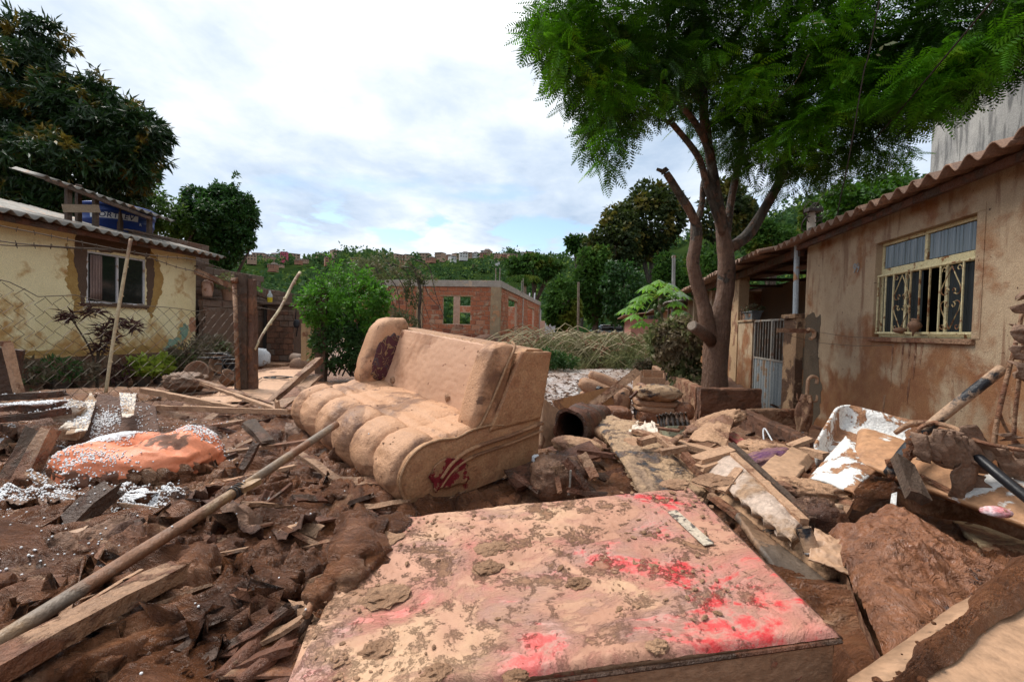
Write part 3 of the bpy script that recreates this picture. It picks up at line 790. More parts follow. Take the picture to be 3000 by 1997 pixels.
def blob_points(c, r, n, rg=rng, gate=.0, freq=1.2, shell=.55, seed=0):
    """points in an uneven ellipsoid with holes"""
    out = []
    c, r = np.asarray(c, float), np.asarray(r, float); m = 0
    while m < n:
        d = rg.normal(size=(n * 2, 3)); d /= np.linalg.norm(d, axis=1)[:, None]
        k = rg.uniform(0, 1, n * 2) ** (1 / 3) * (1 - shell) + shell * rg.uniform(.75, 1.0, n * 2)
        lob = 1 + .28 * vnoise(d * 2.1 + seed * 3.3, seed)
        p = c + d * (k * lob)[:, None] * r
        g = vnoise(p * freq / max(r.min(), .3) * 2.2 + seed, seed + 3)
        p = p[g > gate - .25]
        out.append(p); m += len(p)
        if len(out) > 12: break
    return np.concatenate(out)[:n]
def limb(mb, pts, r0, r1, n=8, seed=0, seg=None, noise=.14):
    path = spline(pts, seg or max(6, 5 * len(pts)))
    path[1:-1] += .25 * min(r0, .12) * np.stack([vnoise(path[1:-1] * 2.2 + k * 9, seed + k) for k in range(3)], 1)
    return tube(mb, path, np.linspace(r0, r1, len(path)), n, True, noise=noise, seed=seed)

# far forest on the slopes: reads as one mass
def forest():
    rg = np.random.default_rng(3)
    mb = MB()
    # (count, distance range, azimuth range in picture x, tree size, cards, card size)
    for cnt, r0, r1, p0, p1, sz, cards, cs in ((620, 70, 150, -100, 2000, 4.2, 80, 1.1), (520, 130, 300, -300, 2100, 5.2, 80, 1.5), (1000, 260, 445, -300, 2200, 5.6, 36, 2.3),
                                               (240, 42, 110, 2000, 3400, 3.8, 120, .95), (260, 90, 235, 2050, 3400, 5.0, 80, 1.5)):
        px = rg.uniform(p0, p1, cnt); az = np.array([math.atan2(ray(a, 960)[0], ray(a, 960)[1]) for a in px])
        r = np.sqrt(rg.uniform(r0 ** 2, r1 ** 2, cnt)); x, y = np.sin(az) * r, np.cos(az) * r
        z = hill_z(x, y)
        keep = vnoise(np.stack([x * .02, y * .02, 0 * x], 1), 8) > -.38 if r0 > 125 else np.ones(cnt, bool)
        for X, Y, Z in zip(x[keep], y[keep], z[keep]):
            s = sz * rg.uniform(.6, 1.25)
            ra, aa = math.hypot(X, Y), math.atan2(X, Y)
            if any(abs(aa - ha) < hw * .6 + s * .2 / ra and ra < hr + 6 and (Z + s * 1.25) / ra > he for ha, hr, he, hw in HOUSES): continue
            if r0 > 255 and rg.uniform() < .3: s *= .55
            c = np.array([X, Y, Z + s * .62]); k = rg.integers(2, 4)
            for j in range(k):
                cc = c + rg.normal(size=3) * s * (.28, .28, .18)
                pts = blob_points(cc, (s * .52, s * .52, s * .5), cards // k, rg, -.3, 1.2, .75, int(rg.integers(99)))
                leaf_cards(mb, pts, cs, (pts - cc) * .4 + (0, 0, -.2), .75, .6, .2, rg)
    return mb

# houses strung along the far ridge
def far_house(kind, w, d, h, floors, mat):
    t = thing('hillside_house', 'x', 'house', (0, 0, 0), 'houses on the far hillside')
    b = MB(); cham(b, (0, 0, h / 2 - 2), (w, d, h + 4), b=.05)
    obj('wall', b, M[mat], t)
    r = MB(); cham(r, (0, 0, h + .2), (w * 1.08, d * 1.1, .4), b=.05)
    if kind % 2: cham(r, (w * .2, 0, h + 1.2), (w * .5, d * .7, 1.8), b=.05)
    obj('roof', r, M['house_roof'], t)
    fh = h / floors
    for f in range(floors):
        for k in range(3):
            wd = MB(); cham(wd, ((k - 1) * w * .3, -d / 2 - .02, (f + .55) * fh), (w * (.14 + .03 * ((f + k + kind) % 2)), .2, fh * .42), b=.02)
            obj('window', wd, M['house_dark'], t)
    if floors > 2:
        for f in range(1, floors):
            s = MB(); cham(s, (0, -d / 2 - .6, f * fh), (w * 1.05, 1.3, .3), b=.02); obj('balcony', s, M['house_roof'], t)
    return t
hp = {'tan': far_house(0, 11, 9, 6.0, 2, 'house_tan'), 'red': far_house(1, 10, 8, 5.2, 2, 'house_red'), 'white': far_house(1, 9.5, 8, 6.4, 2, 'house_white'),
      'pink': far_house(0, 10, 9, 13.5, 4, 'house_pink'), 'yellow': far_house(0, 12, 8, 6.5, 2, 'house_yellow')}
used = {}; HOUSES = []; ORD = {}
LAB = {'tan': 'tan unplastered block house among the trees on the far ridge', 'red': 'dark red brick house among the trees on the far ridge',
       'white': 'small whitewashed house with dark windows on the far ridge', 'pink': 'tall crimson four storey house on the left of the far ridge',
       'yellow': 'ochre yellow house below the ridge line above the leafy bush'}
GRP = {'tan': 'tan block houses on the far ridge', 'red': 'red brick houses on the far ridge', 'white': 'white houses on the far ridge'}
def hill_house(kind, px, py, sc=1.0, label=None, r=418):
    q = ray(px, py); az = math.atan2(q[0], q[1])
    # seat it on the slope where the picture ray passes just above the ground
    rr = np.linspace(200, 432, 120); x, y = np.sin(az) * rr, np.cos(az) * rr
    el = q[2] / math.hypot(q[0], q[1]); zz = 1.8 + el * rr; hz = hill_z(x, y)
    k = np.argmax(zz - hz < 4.0); k = k if (zz - hz < 4.0).any() else len(rr) - 1
    HOUSES.append((az, rr[k], (min(zz[k], hz[k] + 4) + 1.6) / rr[k], .012 * sc))
    loc = (x[k], y[k], min(zz[k] - 1.5, hz[k] + 2.5))
    o = hp[kind] if kind not in used else again(hp[kind], (0, 0, 0))
    used[kind] = 1
    o.location = loc; s = sc * rr[k] / 400 * .85; o.scale = (s, s, s); o.rotation_euler = (0, 0, -az + rnd.uniform(-.8, .8)); o.scale = (s * rnd.uniform(.8, 1.3), s, s * rnd.uniform(.6, 1.15))
    o['label'] = label or LAB[kind]
    if kind in GRP and not label: o['group'] = GRP[kind]; ORD.setdefault(kind, []).append((px, o))
hill_house('pink', 833, 756, .6); hill_house('yellow', 1048, 762, .9)
for i, (px, py, k, s) in enumerate([(700, 741, 'white', .8), (722, 735, 'tan', 1), (742, 741, 'red', .9), (760, 752, 'tan', .9), (736, 756, 'tan', .8), (802, 745, 'white', 1.0), (790, 757, 'tan', .9), (775, 738, 'white', .5),
    (860, 752, 'tan', 1), (875, 762, 'red', .7), (920, 740, 'white', .6), (893, 760, 'tan', .6), (945, 752, 'tan', .9), (965, 762, 'red', .9), (985, 744, 'tan', 1.0), (800, 778, 'red', .8), (822, 772, 'tan', .5),
    (1075, 768, 'tan', .8), (1105, 772, 'tan', .8), (1130, 768, 'white', .6), (1168, 748, 'tan', 1), (1180, 766, 'red', .8), (1200, 742, 'tan', .8), (1245, 744, 'tan', 1.1), (1262, 758, 'red', .9), (1290, 752, 'tan', 1),
    (1312, 742, 'red', .9), (1340, 740, 'tan', 1), (1358, 750, 'white', .8), (1325, 756, 'white', .8), (1370, 737, 'tan', .8), (1392, 734, 'white', .9), (1424, 728, 'white', 1.0), (1430, 742, 'tan', .9), (1418, 748, 'red', .8),
    (1455, 750, 'tan', .8), (1475, 752, 'red', .8), (1500, 752, 'tan', .8), (1528, 738, 'white', .8), (1550, 742, 'tan', .9), (1570, 750, 'red', .7), (1540, 752, 'tan', .7), (1452, 768, 'white', .8), (1395, 774, 'tan', .6), (1413, 776, 'red', .5), (1030, 772, 'tan', .6), (690, 768, 'red', .6), (1140, 788, 'white', .8), (1060, 782, 'white', .7)]):
    hill_house(k, px, py, s * .9)
W_ = 'first second third fourth fifth sixth seventh eighth ninth tenth eleventh twelfth thirteenth fourteenth fifteenth sixteenth seventeenth eighteenth nineteenth twentieth twenty-first twenty-second twenty-third twenty-fourth twenty-fifth twenty-sixth'.split()
for k_, L_ in ORD.items():
    for i, (px, o) in enumerate(sorted(L_, key=lambda a: a[0])):
        o['label'] = 'the %s from the left among the %s' % (W_[i], GRP[k_])
obj('forest', forest(), M['leaf_far'], origin=(0, 0, 0), kind='stuff')
# ------------------------------------------------------------------ shared building pieces
def wall_holes(mb, s0, s1, z0, z1, d0, d1, holes, b=.0):
    """upright wall along the street from s0 to s1 with rectangular holes (s0, s1, z0, z1); pieces butt end to end"""
    ss = sorted({s0, s1, *[h[0] for h in holes], *[h[1] for h in holes]})
    for a, c in zip(ss[:-1], ss[1:]):
        hs = sorted([h for h in holes if h[0] <= a and h[1] >= c], key=lambda h: h[2])
        z = z0
        for h in hs:
            if h[2] > z: boxsd(mb, a, c, d0, d1, z, h[2], b)
            z = h[3]
        if z < z1: boxsd(mb, a, c, d0, d1, z, z1, b)
    return mb
def ragged(mb, pts, to3, lift, nrm, seed=0, step=.02, amp=.04):
    """a patch with an uneven outline lying on a wall, a few millimetres thick"""
    from mathutils.geometry import tessellate_polygon
    pts = np.asarray(pts, float); out = []
    for a, b in zip(pts, np.roll(pts, -1, 0)):
        n = max(1, int(np.linalg.norm(b - a) / step))
        for k in range(n): out.append(a + (b - a) * k / n)
    out = np.array(out)
    out = out + amp * np.stack([vnoise(np.column_stack([out * 7, np.full(len(out), q)]), seed + q) + .7 * vnoise(np.column_stack([out * 24, np.full(len(out), q)]), seed + q) for q in (0, 1)], 1)
    W = np.array([to3(*p) for p in out]); n = len(W)
    T = [t for t in tessellate_polygon([[Vector((p[0], p[1], 0)) for p in out]])]
    V = np.vstack([W + nrm * lift, W])
    k = np.arange(n); k2 = (k + 1) % n
    mb.add(V, np.stack([k, k2, k2 + n, k + n], 1), [t for t in T])
    return mb
def wavy(s0, s1, d0, d1, z0, z1, pitch, amp, thick=.012, per=8, zs=0.0, ph=0.0, nd=3):
    """a corrugated sheet: waves along the street, sloping from (d0, z0) to (d1, z1)"""
    n = max(6, int(abs(s1 - s0) / pitch * per) + 1)
    def f(u, v):
        s = s0 + (s1 - s0) * u; d = d0 + (d1 - d0) * v
        z = z0 + (z1 - z0) * v + zs * u + amp * np.cos(2 * np.pi * (s / pitch + ph)) + .012 * vnoise(np.stack([s, d, 0 * s], 1), 3)
        return U * s[:, None] + Nn * d[:, None] + np.array([0, 0, 1.]) * z[:, None]
    return sheet(MB(), f, n, nd, thick)
def PLS(px, py, s):
    r = ray(px, py); return CAM + r * ((s - U @ CAM) / (U @ r))
def bar(mb, a, b, r=.008, n=6): return tube(mb, [a, b], r, n)

# ------------------------------------------------------------------ ochre house on the right
DW = 3.6
hs = thing('brown_house', 'long mud stained ochre house with wavy roof edge and grilled window on the right', 'house', SD(7, 5, .1))
w = MB(); wall_holes(w, -3.0, 8.75, -.3, 3.43, DW, DW + .18, [(5.15, 6.75, 1.82, 3.04)])
obj('wall', w, M['plaster_brown'], hs)
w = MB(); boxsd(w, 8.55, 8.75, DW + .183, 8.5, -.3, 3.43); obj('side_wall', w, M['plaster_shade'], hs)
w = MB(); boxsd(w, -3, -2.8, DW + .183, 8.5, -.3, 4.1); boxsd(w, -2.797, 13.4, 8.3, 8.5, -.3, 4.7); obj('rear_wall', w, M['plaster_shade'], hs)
w = MB(); boxsd(w, 5.0, 6.9, DW + .185, DW + .19 + 1.4, 1.2, 1.25); boxsd(w, 5.0, 6.9, DW + 1.6, DW + 1.65, 1.26, 3.4); boxsd(w, 4.95, 4.99, DW + .185, DW + 1.6, 1.26, 3.4); boxsd(w, 6.91, 6.95, DW + .185, DW + 1.6, 1.26, 3.4)
obj('darkened_room', w, M['dark'], hs)  # room lining coloured near-black in place of real shade
# plaster band proud of the wall round the window
tr = MB()
for a in ((5.05, 6.85, 3.043, 3.12), (5.05, 5.147, 1.82, 3.04), (6.753, 6.85, 1.82, 3.04)): boxsd(tr, a[0], a[1], DW - .006, DW, a[2], a[3], .003)
obj('window_surround', tr, M['plaster_brown'], hs)
sl = MB(); boxsd(sl, 5.1, 6.8, DW - .035, DW - .002, 1.765, 1.817); obj('window_sill', sl, M['wood_muddy'], hs)
drk = MB()
for pl, sd in (([(8.72, 2.1), (8.5, 2.2), (8.15, 2.12), (8.2, 1.5), (8.05, .95), (8.1, .55), (8.4, .2), (8.73, .2)], 3),):
    ragged(drk, pl, lambda s, z: SD(s, DW, z), .004, -Nn, sd)
for k_, (s_, z_, h_) in enumerate(((6.12, 1.76, .55), (6.0, 1.76, .3), (5.9, 1.76, .42), (5.8, 1.76, .25), (6.3, 1.72, .5), (5.98, 1.35, .3), (6.42, 1.1, .35))):
    b = MB(); ragged(b, [(s_, z_), (s_ + .012, z_ - h_ * .5), (s_ + .03, z_ - h_), (s_ + .045, z_ - h_ * .5), (s_ + .03, z_)], lambda s, z: SD(s, DW, z), .003, -Nn, k_, amp=.006); obj('mud_drip', b, M['wood_muddy'], hs)
obj('dark_patch', drk, M['patch_dark'], hs, label='dark patch at the wall corner')  # ragged darker area laid on the end of the wall
win = thing('w', None, None, (0, 0, 0)); bpy.data.objects.remove(win)
fr = MB(); D0 = DW + .07
for a in ((5.15, 6.75, 3.0, 3.038), (5.15, 6.75, 1.822, 1.86), (5.15, 5.19, 1.863, 2.997), (6.71, 6.75, 1.863, 2.997), (5.193, 6.707, 2.60, 2.70), (5.93, 5.97, 2.703, 2.997), (5.60, 5.635, 1.863, 2.597), (6.25, 6.285, 1.863, 2.597)):
    boxsd(fr, a[0], a[1], D0, D0 + .04, a[2], a[3], .003)
wf = obj('window', fr, M['cream'], hs)
for a, m_ in (((5.195, 5.925, 2.71, 2.99), 'ribbed'), ((5.975, 6.705, 2.71, 2.99), 'ribbed'), ((5.195, 5.597, 1.865, 2.595), 'ribbed2'), ((6.29, 6.705, 1.865, 2.595), 'ribbed2'), ((6.0, 6.247, 1.865, 2.595), 'ribbed2')):
    if m_ == 'ribbed2' and 'ribbed2' not in M:
        M['ribbed2'] = glass_mat('grimy ribbed glass', (.022, .026, .026), .3); M['ribbed2'].node_tree.nodes['Principled BSDF'].inputs['Specular IOR Level'].default_value = .25
    p = wavy(a[0], a[1], D0 + .02, D0 + .02, a[2], a[3], .026, 0, 0)
    mb = MB(); n = int((a[1] - a[0]) / .009)
    def f(u, v, a=a): 
        s = a[0] + (a[1] - a[0]) * u; d = D0 + .02 + .007 * np.cos(2 * np.pi * s / .042); z = a[2] + (a[3] - a[2]) * v
        return U * s[:, None] + Nn * d[:, None] + np.array([0, 0, 1.]) * z[:, None]
    sheet(mb, f, n, 2, .002)
    obj('pane', mb, M[m_], wf)
# the grille of bars and scrolls
DG = DW + .03
gr = MB(); boxsd(gr, 5.16, 6.745, DG - .012, DG + .012, 1.862, 1.888); boxsd(gr, 5.16, 6.745, DG - .012, DG + .012, 2.60, 2.622)
g = obj('window_grille', gr, M['cream'], hs)
gs = lambda k: 6.73 - 1.555 * k / 10
for k in (0, 1, 2, 4, 5, 6, 7, 9, 10):
    b = MB(); s = gs(k)
    boxsd(b, s - .008, s + .008, DG - .008, DG + .008, 1.89, 2.598, .002)
    obj('grille_bar', b, M['cream_rust' if k in (4, 5, 6) else 'cream'], g)
def scroll(c, r, a0, turns, sg, n=14):
    t = np.linspace(0, 1, n); a = a0 + sg * turns * 2 * np.pi * t; q = r * (1 - .55 * t)
    return [(c[0] + q_ * math.cos(a_), c[1] + q_ * math.sin(a_)) for q_, a_ in zip(q, a)]
for kc in (3, 8):
    sc_, w2 = gs(kc), .135
    o_ = MB(); zc = 2.245
    for sx in (-1, 1):
        for sz in (-1, 1):
            tip = (sc_, zc + sz * .33); edge = (sc_ + sx * w2, zc + sz * .09)
            mid = (sc_ + sx * .105, zc + sz * .035); inn = (sc_ + sx * .05, zc + sz * .045)
            pts = [tip, (sc_ + sx * w2 * .5, zc + sz * .21), edge, mid, inn] + scroll((sc_ + sx * .04, zc + sz * .075), .03, math.pi / 2 * -sz, .8, -sx * sz * -1)
            path = [SD(a, DG, b) for a, b in pts]
            tube(o_, spline(path, 34), .006, 5, flat=.8)
            cs = [SD(a, DG, b) for a, b in [(sc_ + sx * w2, zc + sz * .28)] + scroll((sc_ + sx * .10, zc + sz * .30), .032, 0 if sx > 0 else math.pi, .8, sx * sz)]
            tube(o_, cs, .0055, 5, flat=.8)
    obj('grille_scroll', o_, M['cream_rust'], g)
# roof: a row of corrugated sheets
k = 0
s = -2.0
while s < 9.2:
    e = min(s + 1.06, 9.3)
    mb = wavy(s - .04, e + .04, 3.22 + .02 * (k % 2), 8.6, 3.41 + .012 * (k % 2), 4.6, .25, .047, .014, 10, nd=8)
    obj('roof_sheet', mb, M['roof_brown'], hs, smooth=True); s = e; k += 1
mb = MB()
for i in range(5): boxsd(mb, -2.5, 9.2, 3.5 + i * 1.2, 3.56 + i * 1.2, 3.37 + i * .26, 3.42 + i * .26)
boxsd(mb, -2.9, 8.7, 3.40, 3.45, 3.29, 3.37)
obj('purlin', mb, M['wood_dark'], hs)
# veranda: pillars, half wall, rear wall, ceiling, its own lower roof
v = MB(); boxsd(v, 12.55, 13.15, DW, DW + .25, -.3, 3.3); obj('veranda_pillar', v, surf('ochre pillar with painted sunlight', [(.42, .27, .15), (.50, .34, .20)], 2, (.27, .13, .07), .4, 2, bump=.4), hs)  # lighter copy of the ochre render, sunlight put into its colour
v = MB(); boxsd(v, 11.47, 12.547, DW + .02, DW + .2, -.3, 2.12); boxsd(v, 11.45, 12.545, DW - .01, DW + .23, 2.123, 2.17); obj('half_wall', v, M['plaster_brown'], hs)
v = MB(); boxsd(v, 8.76, 9.3, DW - .12, DW + .32, -.3, 2.12); boxsd(v, 8.755, 9.34, DW - .16, DW + .36, 2.123, 2.2); obj('gate_pillar', v, surf('mud soaked gate pillar', [(.27, .16, .09), (.36, .23, .13)], 2, (.11, .055, .03), .45, 2.2, bump=.6, bscale=30), hs)
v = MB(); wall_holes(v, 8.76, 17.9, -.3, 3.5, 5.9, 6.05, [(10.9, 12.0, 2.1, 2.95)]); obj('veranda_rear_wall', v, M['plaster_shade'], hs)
v = MB()
for k in range(6):
    R = np.stack([U, Nn, np.array([0, 0, 1.])], 1) @ rotm(.9, 0, 0)
    cham(v, SD(11.45, 5.97, 2.18 + .14 * k), (1.06, .13, .008), R)
obj('louvre', v, M['metal_bar'], hs)
v = MB(); boxsd(v, 13.2, 17.9, DW + .02, DW + .2, -.3, 2.0); boxsd(v, 13.2, 17.9, DW + .04, DW + .18, 2.003, 2.04); boxsd(v, 15.4, 15.7, DW + .02, DW + .22, 2.043, 3.2); boxsd(v, 17.9, 18.1, DW, 6.2, -.3, 3.4)
obj('side_wall', v, M['plaster_brown'], hs)
s = 9.35; k = 0
while s < 18.2:
    e = s + 1.06
    mb = wavy(s - .04, e + .03, 3.0 + .03 * (k % 2), 8.4, 3.40 + .012 * (k % 2) - .012 * k, 4.5, .25, .045, .014, 10, nd=8)
    obj('roof_sheet', mb, M['roof_brown'], hs, smooth=True); s = e; k += 1
mb = MB(); boxsd(mb, 8.8, 18, 3.5, 3.58, 3.22, 3.36); boxsd(mb, 8.8, 18, 4.8, 4.86, 3.62, 3.72)
for q in (9.6, 11, 12.6, 14.2, 16): boxsd(mb, q, q + .06, 3.1, 5.9, 3.37, 3.45)
obj('rafter', mb, M['wood_dark'], hs)
pp = MB(); tube(pp, [SD(8.93, 3.50, 3.42), SD(8.88, 3.50, 2.2)], .045, 10); obj('downpipe', pp, surf('pale blue plastic pipe', [(.36, .42, .46), (.46, .52, .55)], 3, MUD_L, .3, 4), hs)
# number painted on the wall
def lettering(name, txt, size, mat, to3, parent, off=.004, spacing=1.0, shear=0.0, thick=.0015):
    cu = bpy.data.curves.new('t', 'FONT'); cu.body = txt; cu.size = size; cu.extrude = thick; cu.align_x = 'CENTER'; cu.align_y = 'CENTER'; cu.space_character = spacing; cu.shear = shear
    cu.offset = size * .012
    o = bpy.data.objects.new('t', cu); COL.objects.link(o)
    bpy.context.view_layer.update()
    me = bpy.data.meshes.new_from_object(o.evaluated_get(bpy.context.evaluated_depsgraph_get()))
    bpy.data.objects.remove(o)
    V = np.zeros(len(me.vertices) * 3); me.vertices.foreach_get('co', V); V = V.reshape(-1, 3)
    W = to3(V[:, 0], V[:, 1], V[:, 2]) - (wloc(parent) if parent is not None else 0)
    me.vertices.foreach_set('co', W.astype(np.float32).ravel()); me.name = name; me.materials.clear(); me.materials.append(mat); me.update()
    q = bpy.data.objects.new(name, me); COL.objects.link(q); q.parent = parent
    return q
lettering('house_number', '99', .19, M['metal_galv'], lambda x, y, z: U * (7.2 - x * .9)[:, None] + Nn * (DW - .004 - z)[:, None] + np.array([0, 0, 1.]) * (2.78 + y)[:, None], hs)

# gate between the pillar and the porch wall
gt = thing('steel_gate', 'tall grey steel gate with upright bars over a corrugated lower panel', 'gate', SD(10.4, DW + .06, .1))
fm = MB()
gz0, gz1 = .02, 2.15
for a in ((9.33, 9.38, gz0, gz1), (11.40, 11.45, gz0, gz1), (10.36, 10.41, gz0, gz1), (9.383, 10.357, gz1 - .04, gz1), (10.413, 11.397, gz1 - .04, gz1), (9.383, 10.357, 1.27, 1.31), (10.413, 11.397, 1.27, 1.31)):
    boxsd(fm, a[0], a[1], DW + .05, DW + .09, a[2], a[3], .003)
obj('gate_frame', fm, M['metal_bar'], gt)
for k in range(12):
    s = 9.50 + k * .158
    if abs(s - 10.385) < .04: continue
    b = MB(); boxsd(b, s - .009, s + .009, DW + .06, DW + .078, 1.312, gz1 - .042, .002); obj('bar', b, M['metal_bar'], gt)
for a, b_ in ((9.383, 10.357), (10.413, 11.397)):
    mb = MB(); n = int((b_ - a) / .012)
    def f(u, v, a=a, b_=b_):
        s = a + (b_ - a) * u; d = DW + .07 + .018 * np.clip(1.6 * np.sin(2 * np.pi * s / .155), -1, 1); z = gz0 + .02 + (1.245 - gz0) * v
        return U * s[:, None] + Nn * d[:, None] + np.array([0, 0, 1.]) * z[:, None]
    sheet(mb, f, n, 2, .003); obj('lower_panel', mb, M['metal_galv'], gt, smooth=False)
# timber bracket with a curved end on the gate pillar, holding wires
bk = thing('timber_bracket', 'short board with a rounded end piece fixed across the gate pillar', 'bracket', SD(8.9, 3.4, 1.8))
b = MB(); plank(b, P(2276, 967, 7.7), P(2372, 970, 7.55), .05, .07, seed=4); obj('board', b, M['wood_muddy'], bk)
b = MB(); tube(b, spline([P(2368, 964, 7.5), P(2384, 970, 7.5), P(2384, 985, 7.5), P(2374, 993, 7.5)], 12), .045, 8, flat=.6); obj('end_piece', b, M['wood_bare'], bk)
# things on the half wall and the sill
pt = thing('planter_box', 'grey plastic planter box with wilted plants on the porch half wall', 'planter', SD(11.75, 3.72, 2.17))
b = MB(); c0 = SD(11.78, 3.70, 2.17)
R = np.stack([U, Nn, np.array([0, 0, 1.])], 1)
V = []
for (zz, a, bb) in ((0, .27, .085), (.17, .33, .11), (.175, .36, .13), (.20, .36, .13), (.20, .32, .10), (.03, .25, .07)):
    V.append(np.array([(-a, -bb, zz), (a, -bb, zz), (a, bb, zz), (-a, bb, zz)]) @ R.T + c0)
V = np.array(V).transpose(1, 0, 2).reshape(-1, 3)
b.add(V, gridq(4, 6, True)); b.add(V[[5, 11, 17, 23]], [(0, 1, 2, 3)]); b.add(V[[0, 6, 12, 18]], [(3, 2, 1, 0)])
obj('box', b, surf('grey planter plastic', [(.12, .13, .135), (.17, .18, .18)], 3, MUD_M, .3, 5), pt)
b = MB(); pts = blob_points(c0 + (0, 0, .26), (.33, .12, .14), 150, rng, -.3); leaf_cards(b, pts, .07, None, .35); obj('foliage', b, M['leaf_grey'], pt)
tc = MB(); lathe(tc, [(0, 0), (.05, 0), (.065, .12), (.055, .12), (.045, .02), (0, .02)], SD(12.22, 3.68, 2.17), 12); tag(obj('clay_cup', tc, M['pot_clay']), 'small clay pot beside the grey planter box on the half wall', 'pot')
tb = MB(); tube(tb, spline([SD(12.5, 3.68, 2.17), SD(12.52, 3.66, 2.4), SD(12.42, 3.66, 2.47)], 8), .02, 6); tube(tb, spline([SD(12.38, 3.68, 2.17), SD(12.30, 3.66, 2.42)], 6), .018, 6)
tag(obj('scrap_iron', tb, M['pot_clay']), 'two bent rusty iron scraps standing at the pillar end of the half wall', 'scrap')
jg = MB(); jr = [(0, -.16), (.012, -.16), (.022, -.09), (.07, -.03), (.112, .03), (.115, .07), (.09, .11), (.062, .15), (.085, .18), (.075, .18), (.05, .15), (0, .13)]
lathe(jg, [(a * .58, b_ * .58) for a, b_ in jr], SD(5.93, DW - .02, 1.93), 18, rotm(0, .15, 0)); tag(obj('clay_jug', jg, M['jug'], smooth=True), 'round clay jug with a pointed foot hanging at the window grille', 'jug')
jg = MB(); blobsheet(jg, SD(6.2, DW - .0, 1.905), (.04, .075, .035), rotm(0, 0, ANG_U), 18, 12, .08, 3, 2.2, 5); tag(obj('clay_bowl', jg, M['jug'], smooth=True), 'squashed clay bowl lying on the sill left of the jug', 'bowl')

# neighbouring low roofs beyond the porch
nb = thing('far_cottage', 'low brown cottage with patched roofs beyond the big trunk', 'house', SD(21, 4, .3))
w = MB(); wall_holes(w, 18.6, 26, -.2, 2.9, 3.5, 3.7, [(19.4, 20.6, 1.2, 2.3), (22.4, 23.2, 1.4, 2.2)]); boxsd(w, 18.4, 18.597, 3.5, 8, -.2, 3.1); obj('wall', w, M['plaster_brown'], nb)
w = MB(); boxsd(w, 19, 25, 4.4, 4.5, .2, 2.9); obj('darkened_room', w, M['dark'], nb)  # near-black sheet painted as the dark inside the cottage
for k in range(7):
    mb = wavy(18.1 + k * 1.06, 19.2 + k * 1.06, 2.7, 8, 3.0 - .02 * k, 3.9, .18, .03, .01, 8); obj('roof_sheet', mb, M['roof_grey'], nb, smooth=True)
w = MB(); boxsd(w, 18.5, 25, 2.9, 2.96, 2.86, 2.94); bar(w, SD(19.2, 2.9, .2), SD(19.2, 2.9, 2.9), .05, 8); bar(w, SD(22, 2.9, .2), SD(22, 2.9, 2.9), .05, 8); obj('porch_post', w, M['wood_old'], nb)
rb = thing('pink_shed', 'small pinkish shed glimpsed behind the papaya tree', 'shed', SD(30, 1.4, .5))
w = MB(); boxsd(w, 28, 34, 2.1, 5, 0, 2.6); obj('wall', w, surf('faded pink render', [(.36, .17, .13), (.42, .22, .17)], 2), rb)
mb = wavy(27.5, 34.5, 1.6, 5.4, 2.75, 3.3, .18, .03, .01, 8); obj('roof', mb, M['roof_brown'], rb, smooth=True)

# tall grey building behind the roof
tb = thing('concrete_building', 'tall windowless grey concrete building rising behind the ochre roof', 'building', SD(11, 11, 0))
w = MB(); boxsd(w, -1, 14.9, 9.2, 17, -.5, 9.4); obj('wall', w, M['concrete_tall'], tb)
w = MB(); boxsd(w, -1.15, 15.05, 9.05, 17.15, 9.403, 9.6); obj('parapet', w, M['concrete_tall'], tb)
w = MB()
for z in (3.2, 6.2): boxsd(w, -1, 14.9, 9.185, 9.197, z, z + .12)
obj('joint_band', w, M['concrete'], tb)

# utility pole with a transformer knot of cables behind the roof
up = thing('concrete_pole', 'square concrete utility pole with cable knot behind the right roof', 'utility pole', P(2372, 1000, 16))
b = MB(); a0, a1 = P(2370, 1000, 16), P(2378, 610, 16); tube(b, [a0, a1], .16, 4, noise=0); obj('pole', b, M['concrete'], up)
b = MB()
for k in range(7):
    c = a1 + np.array([rnd.uniform(-.25, .25), rnd.uniform(-.1, .1), rnd.uniform(-.7, .1)])
    tube(b, [c + .22 * np.array([math.cos(t), .3 * math.sin(2 * t), math.sin(t) * 1.2]) for t in np.linspace(0, 5.6, 16)], .018, 4)
cham(b, a1 + (0, -.1, -.1), (.5, .3, .12)); cham(b, a1 + (0.1, -.1, -.75), (.42, .2, .1)); obj('cable_knot', b, M['wire_dark'], up)
lp = thing('light_pole', 'slim pale grey post standing behind the papaya tree', 'post', P(1972, 985, 19))
b = MB(); tube(b, [P(1972, 985, 19) - (0, 0, 1), P(1974, 751, 19)], .075, 8); obj('post', b, M['concrete_tall'], lp)
b = MB(); cham(b, P(1974, 752, 19), (.14, .14, .1)); obj('cap', b, M['metal_bar'], lp)
def cable(name, pts, r, label, mat='wire_dark', n=40):
    mb = MB(); tube(mb, spline(pts, n), r, 5); return tag(obj(name, mb, M[mat]), label, 'cable')
cable('power_cable', [P(2960, -60, 4.6), P(2640, 320, 6.6), P(2480, 500, 9.5), P(2425, 555, 12.5), P(2382, 612, 15.9)], .011, 'long dark cable crossing the leaves down to the utility pole')
cable('hanging_wire', [P(2582, -30, 5.6), P(2545, 160, 5.9), P(2530, 215, 6), P(2500, 390, 6.3), P(2478, 510, 6.6), P(2460, 590, 6.9), P(2440, 700, 7.3), P(2405, 800, 7.6), P(2398, 850, 7.7), P(2368, 870, 7.9), P(2362, 915, 8.0)], .008, 'crooked loose wire hanging from the tree in front of the ochre wall')
cable('thin_wire', [P(2370, 300 - 140, 6.5), P(2330, 240, 6.9), P(2275, 290, 7.6), P(2232, 350, 8.3)], .006, 'short pale wire among the dark leaves above the trunk', 'wire')
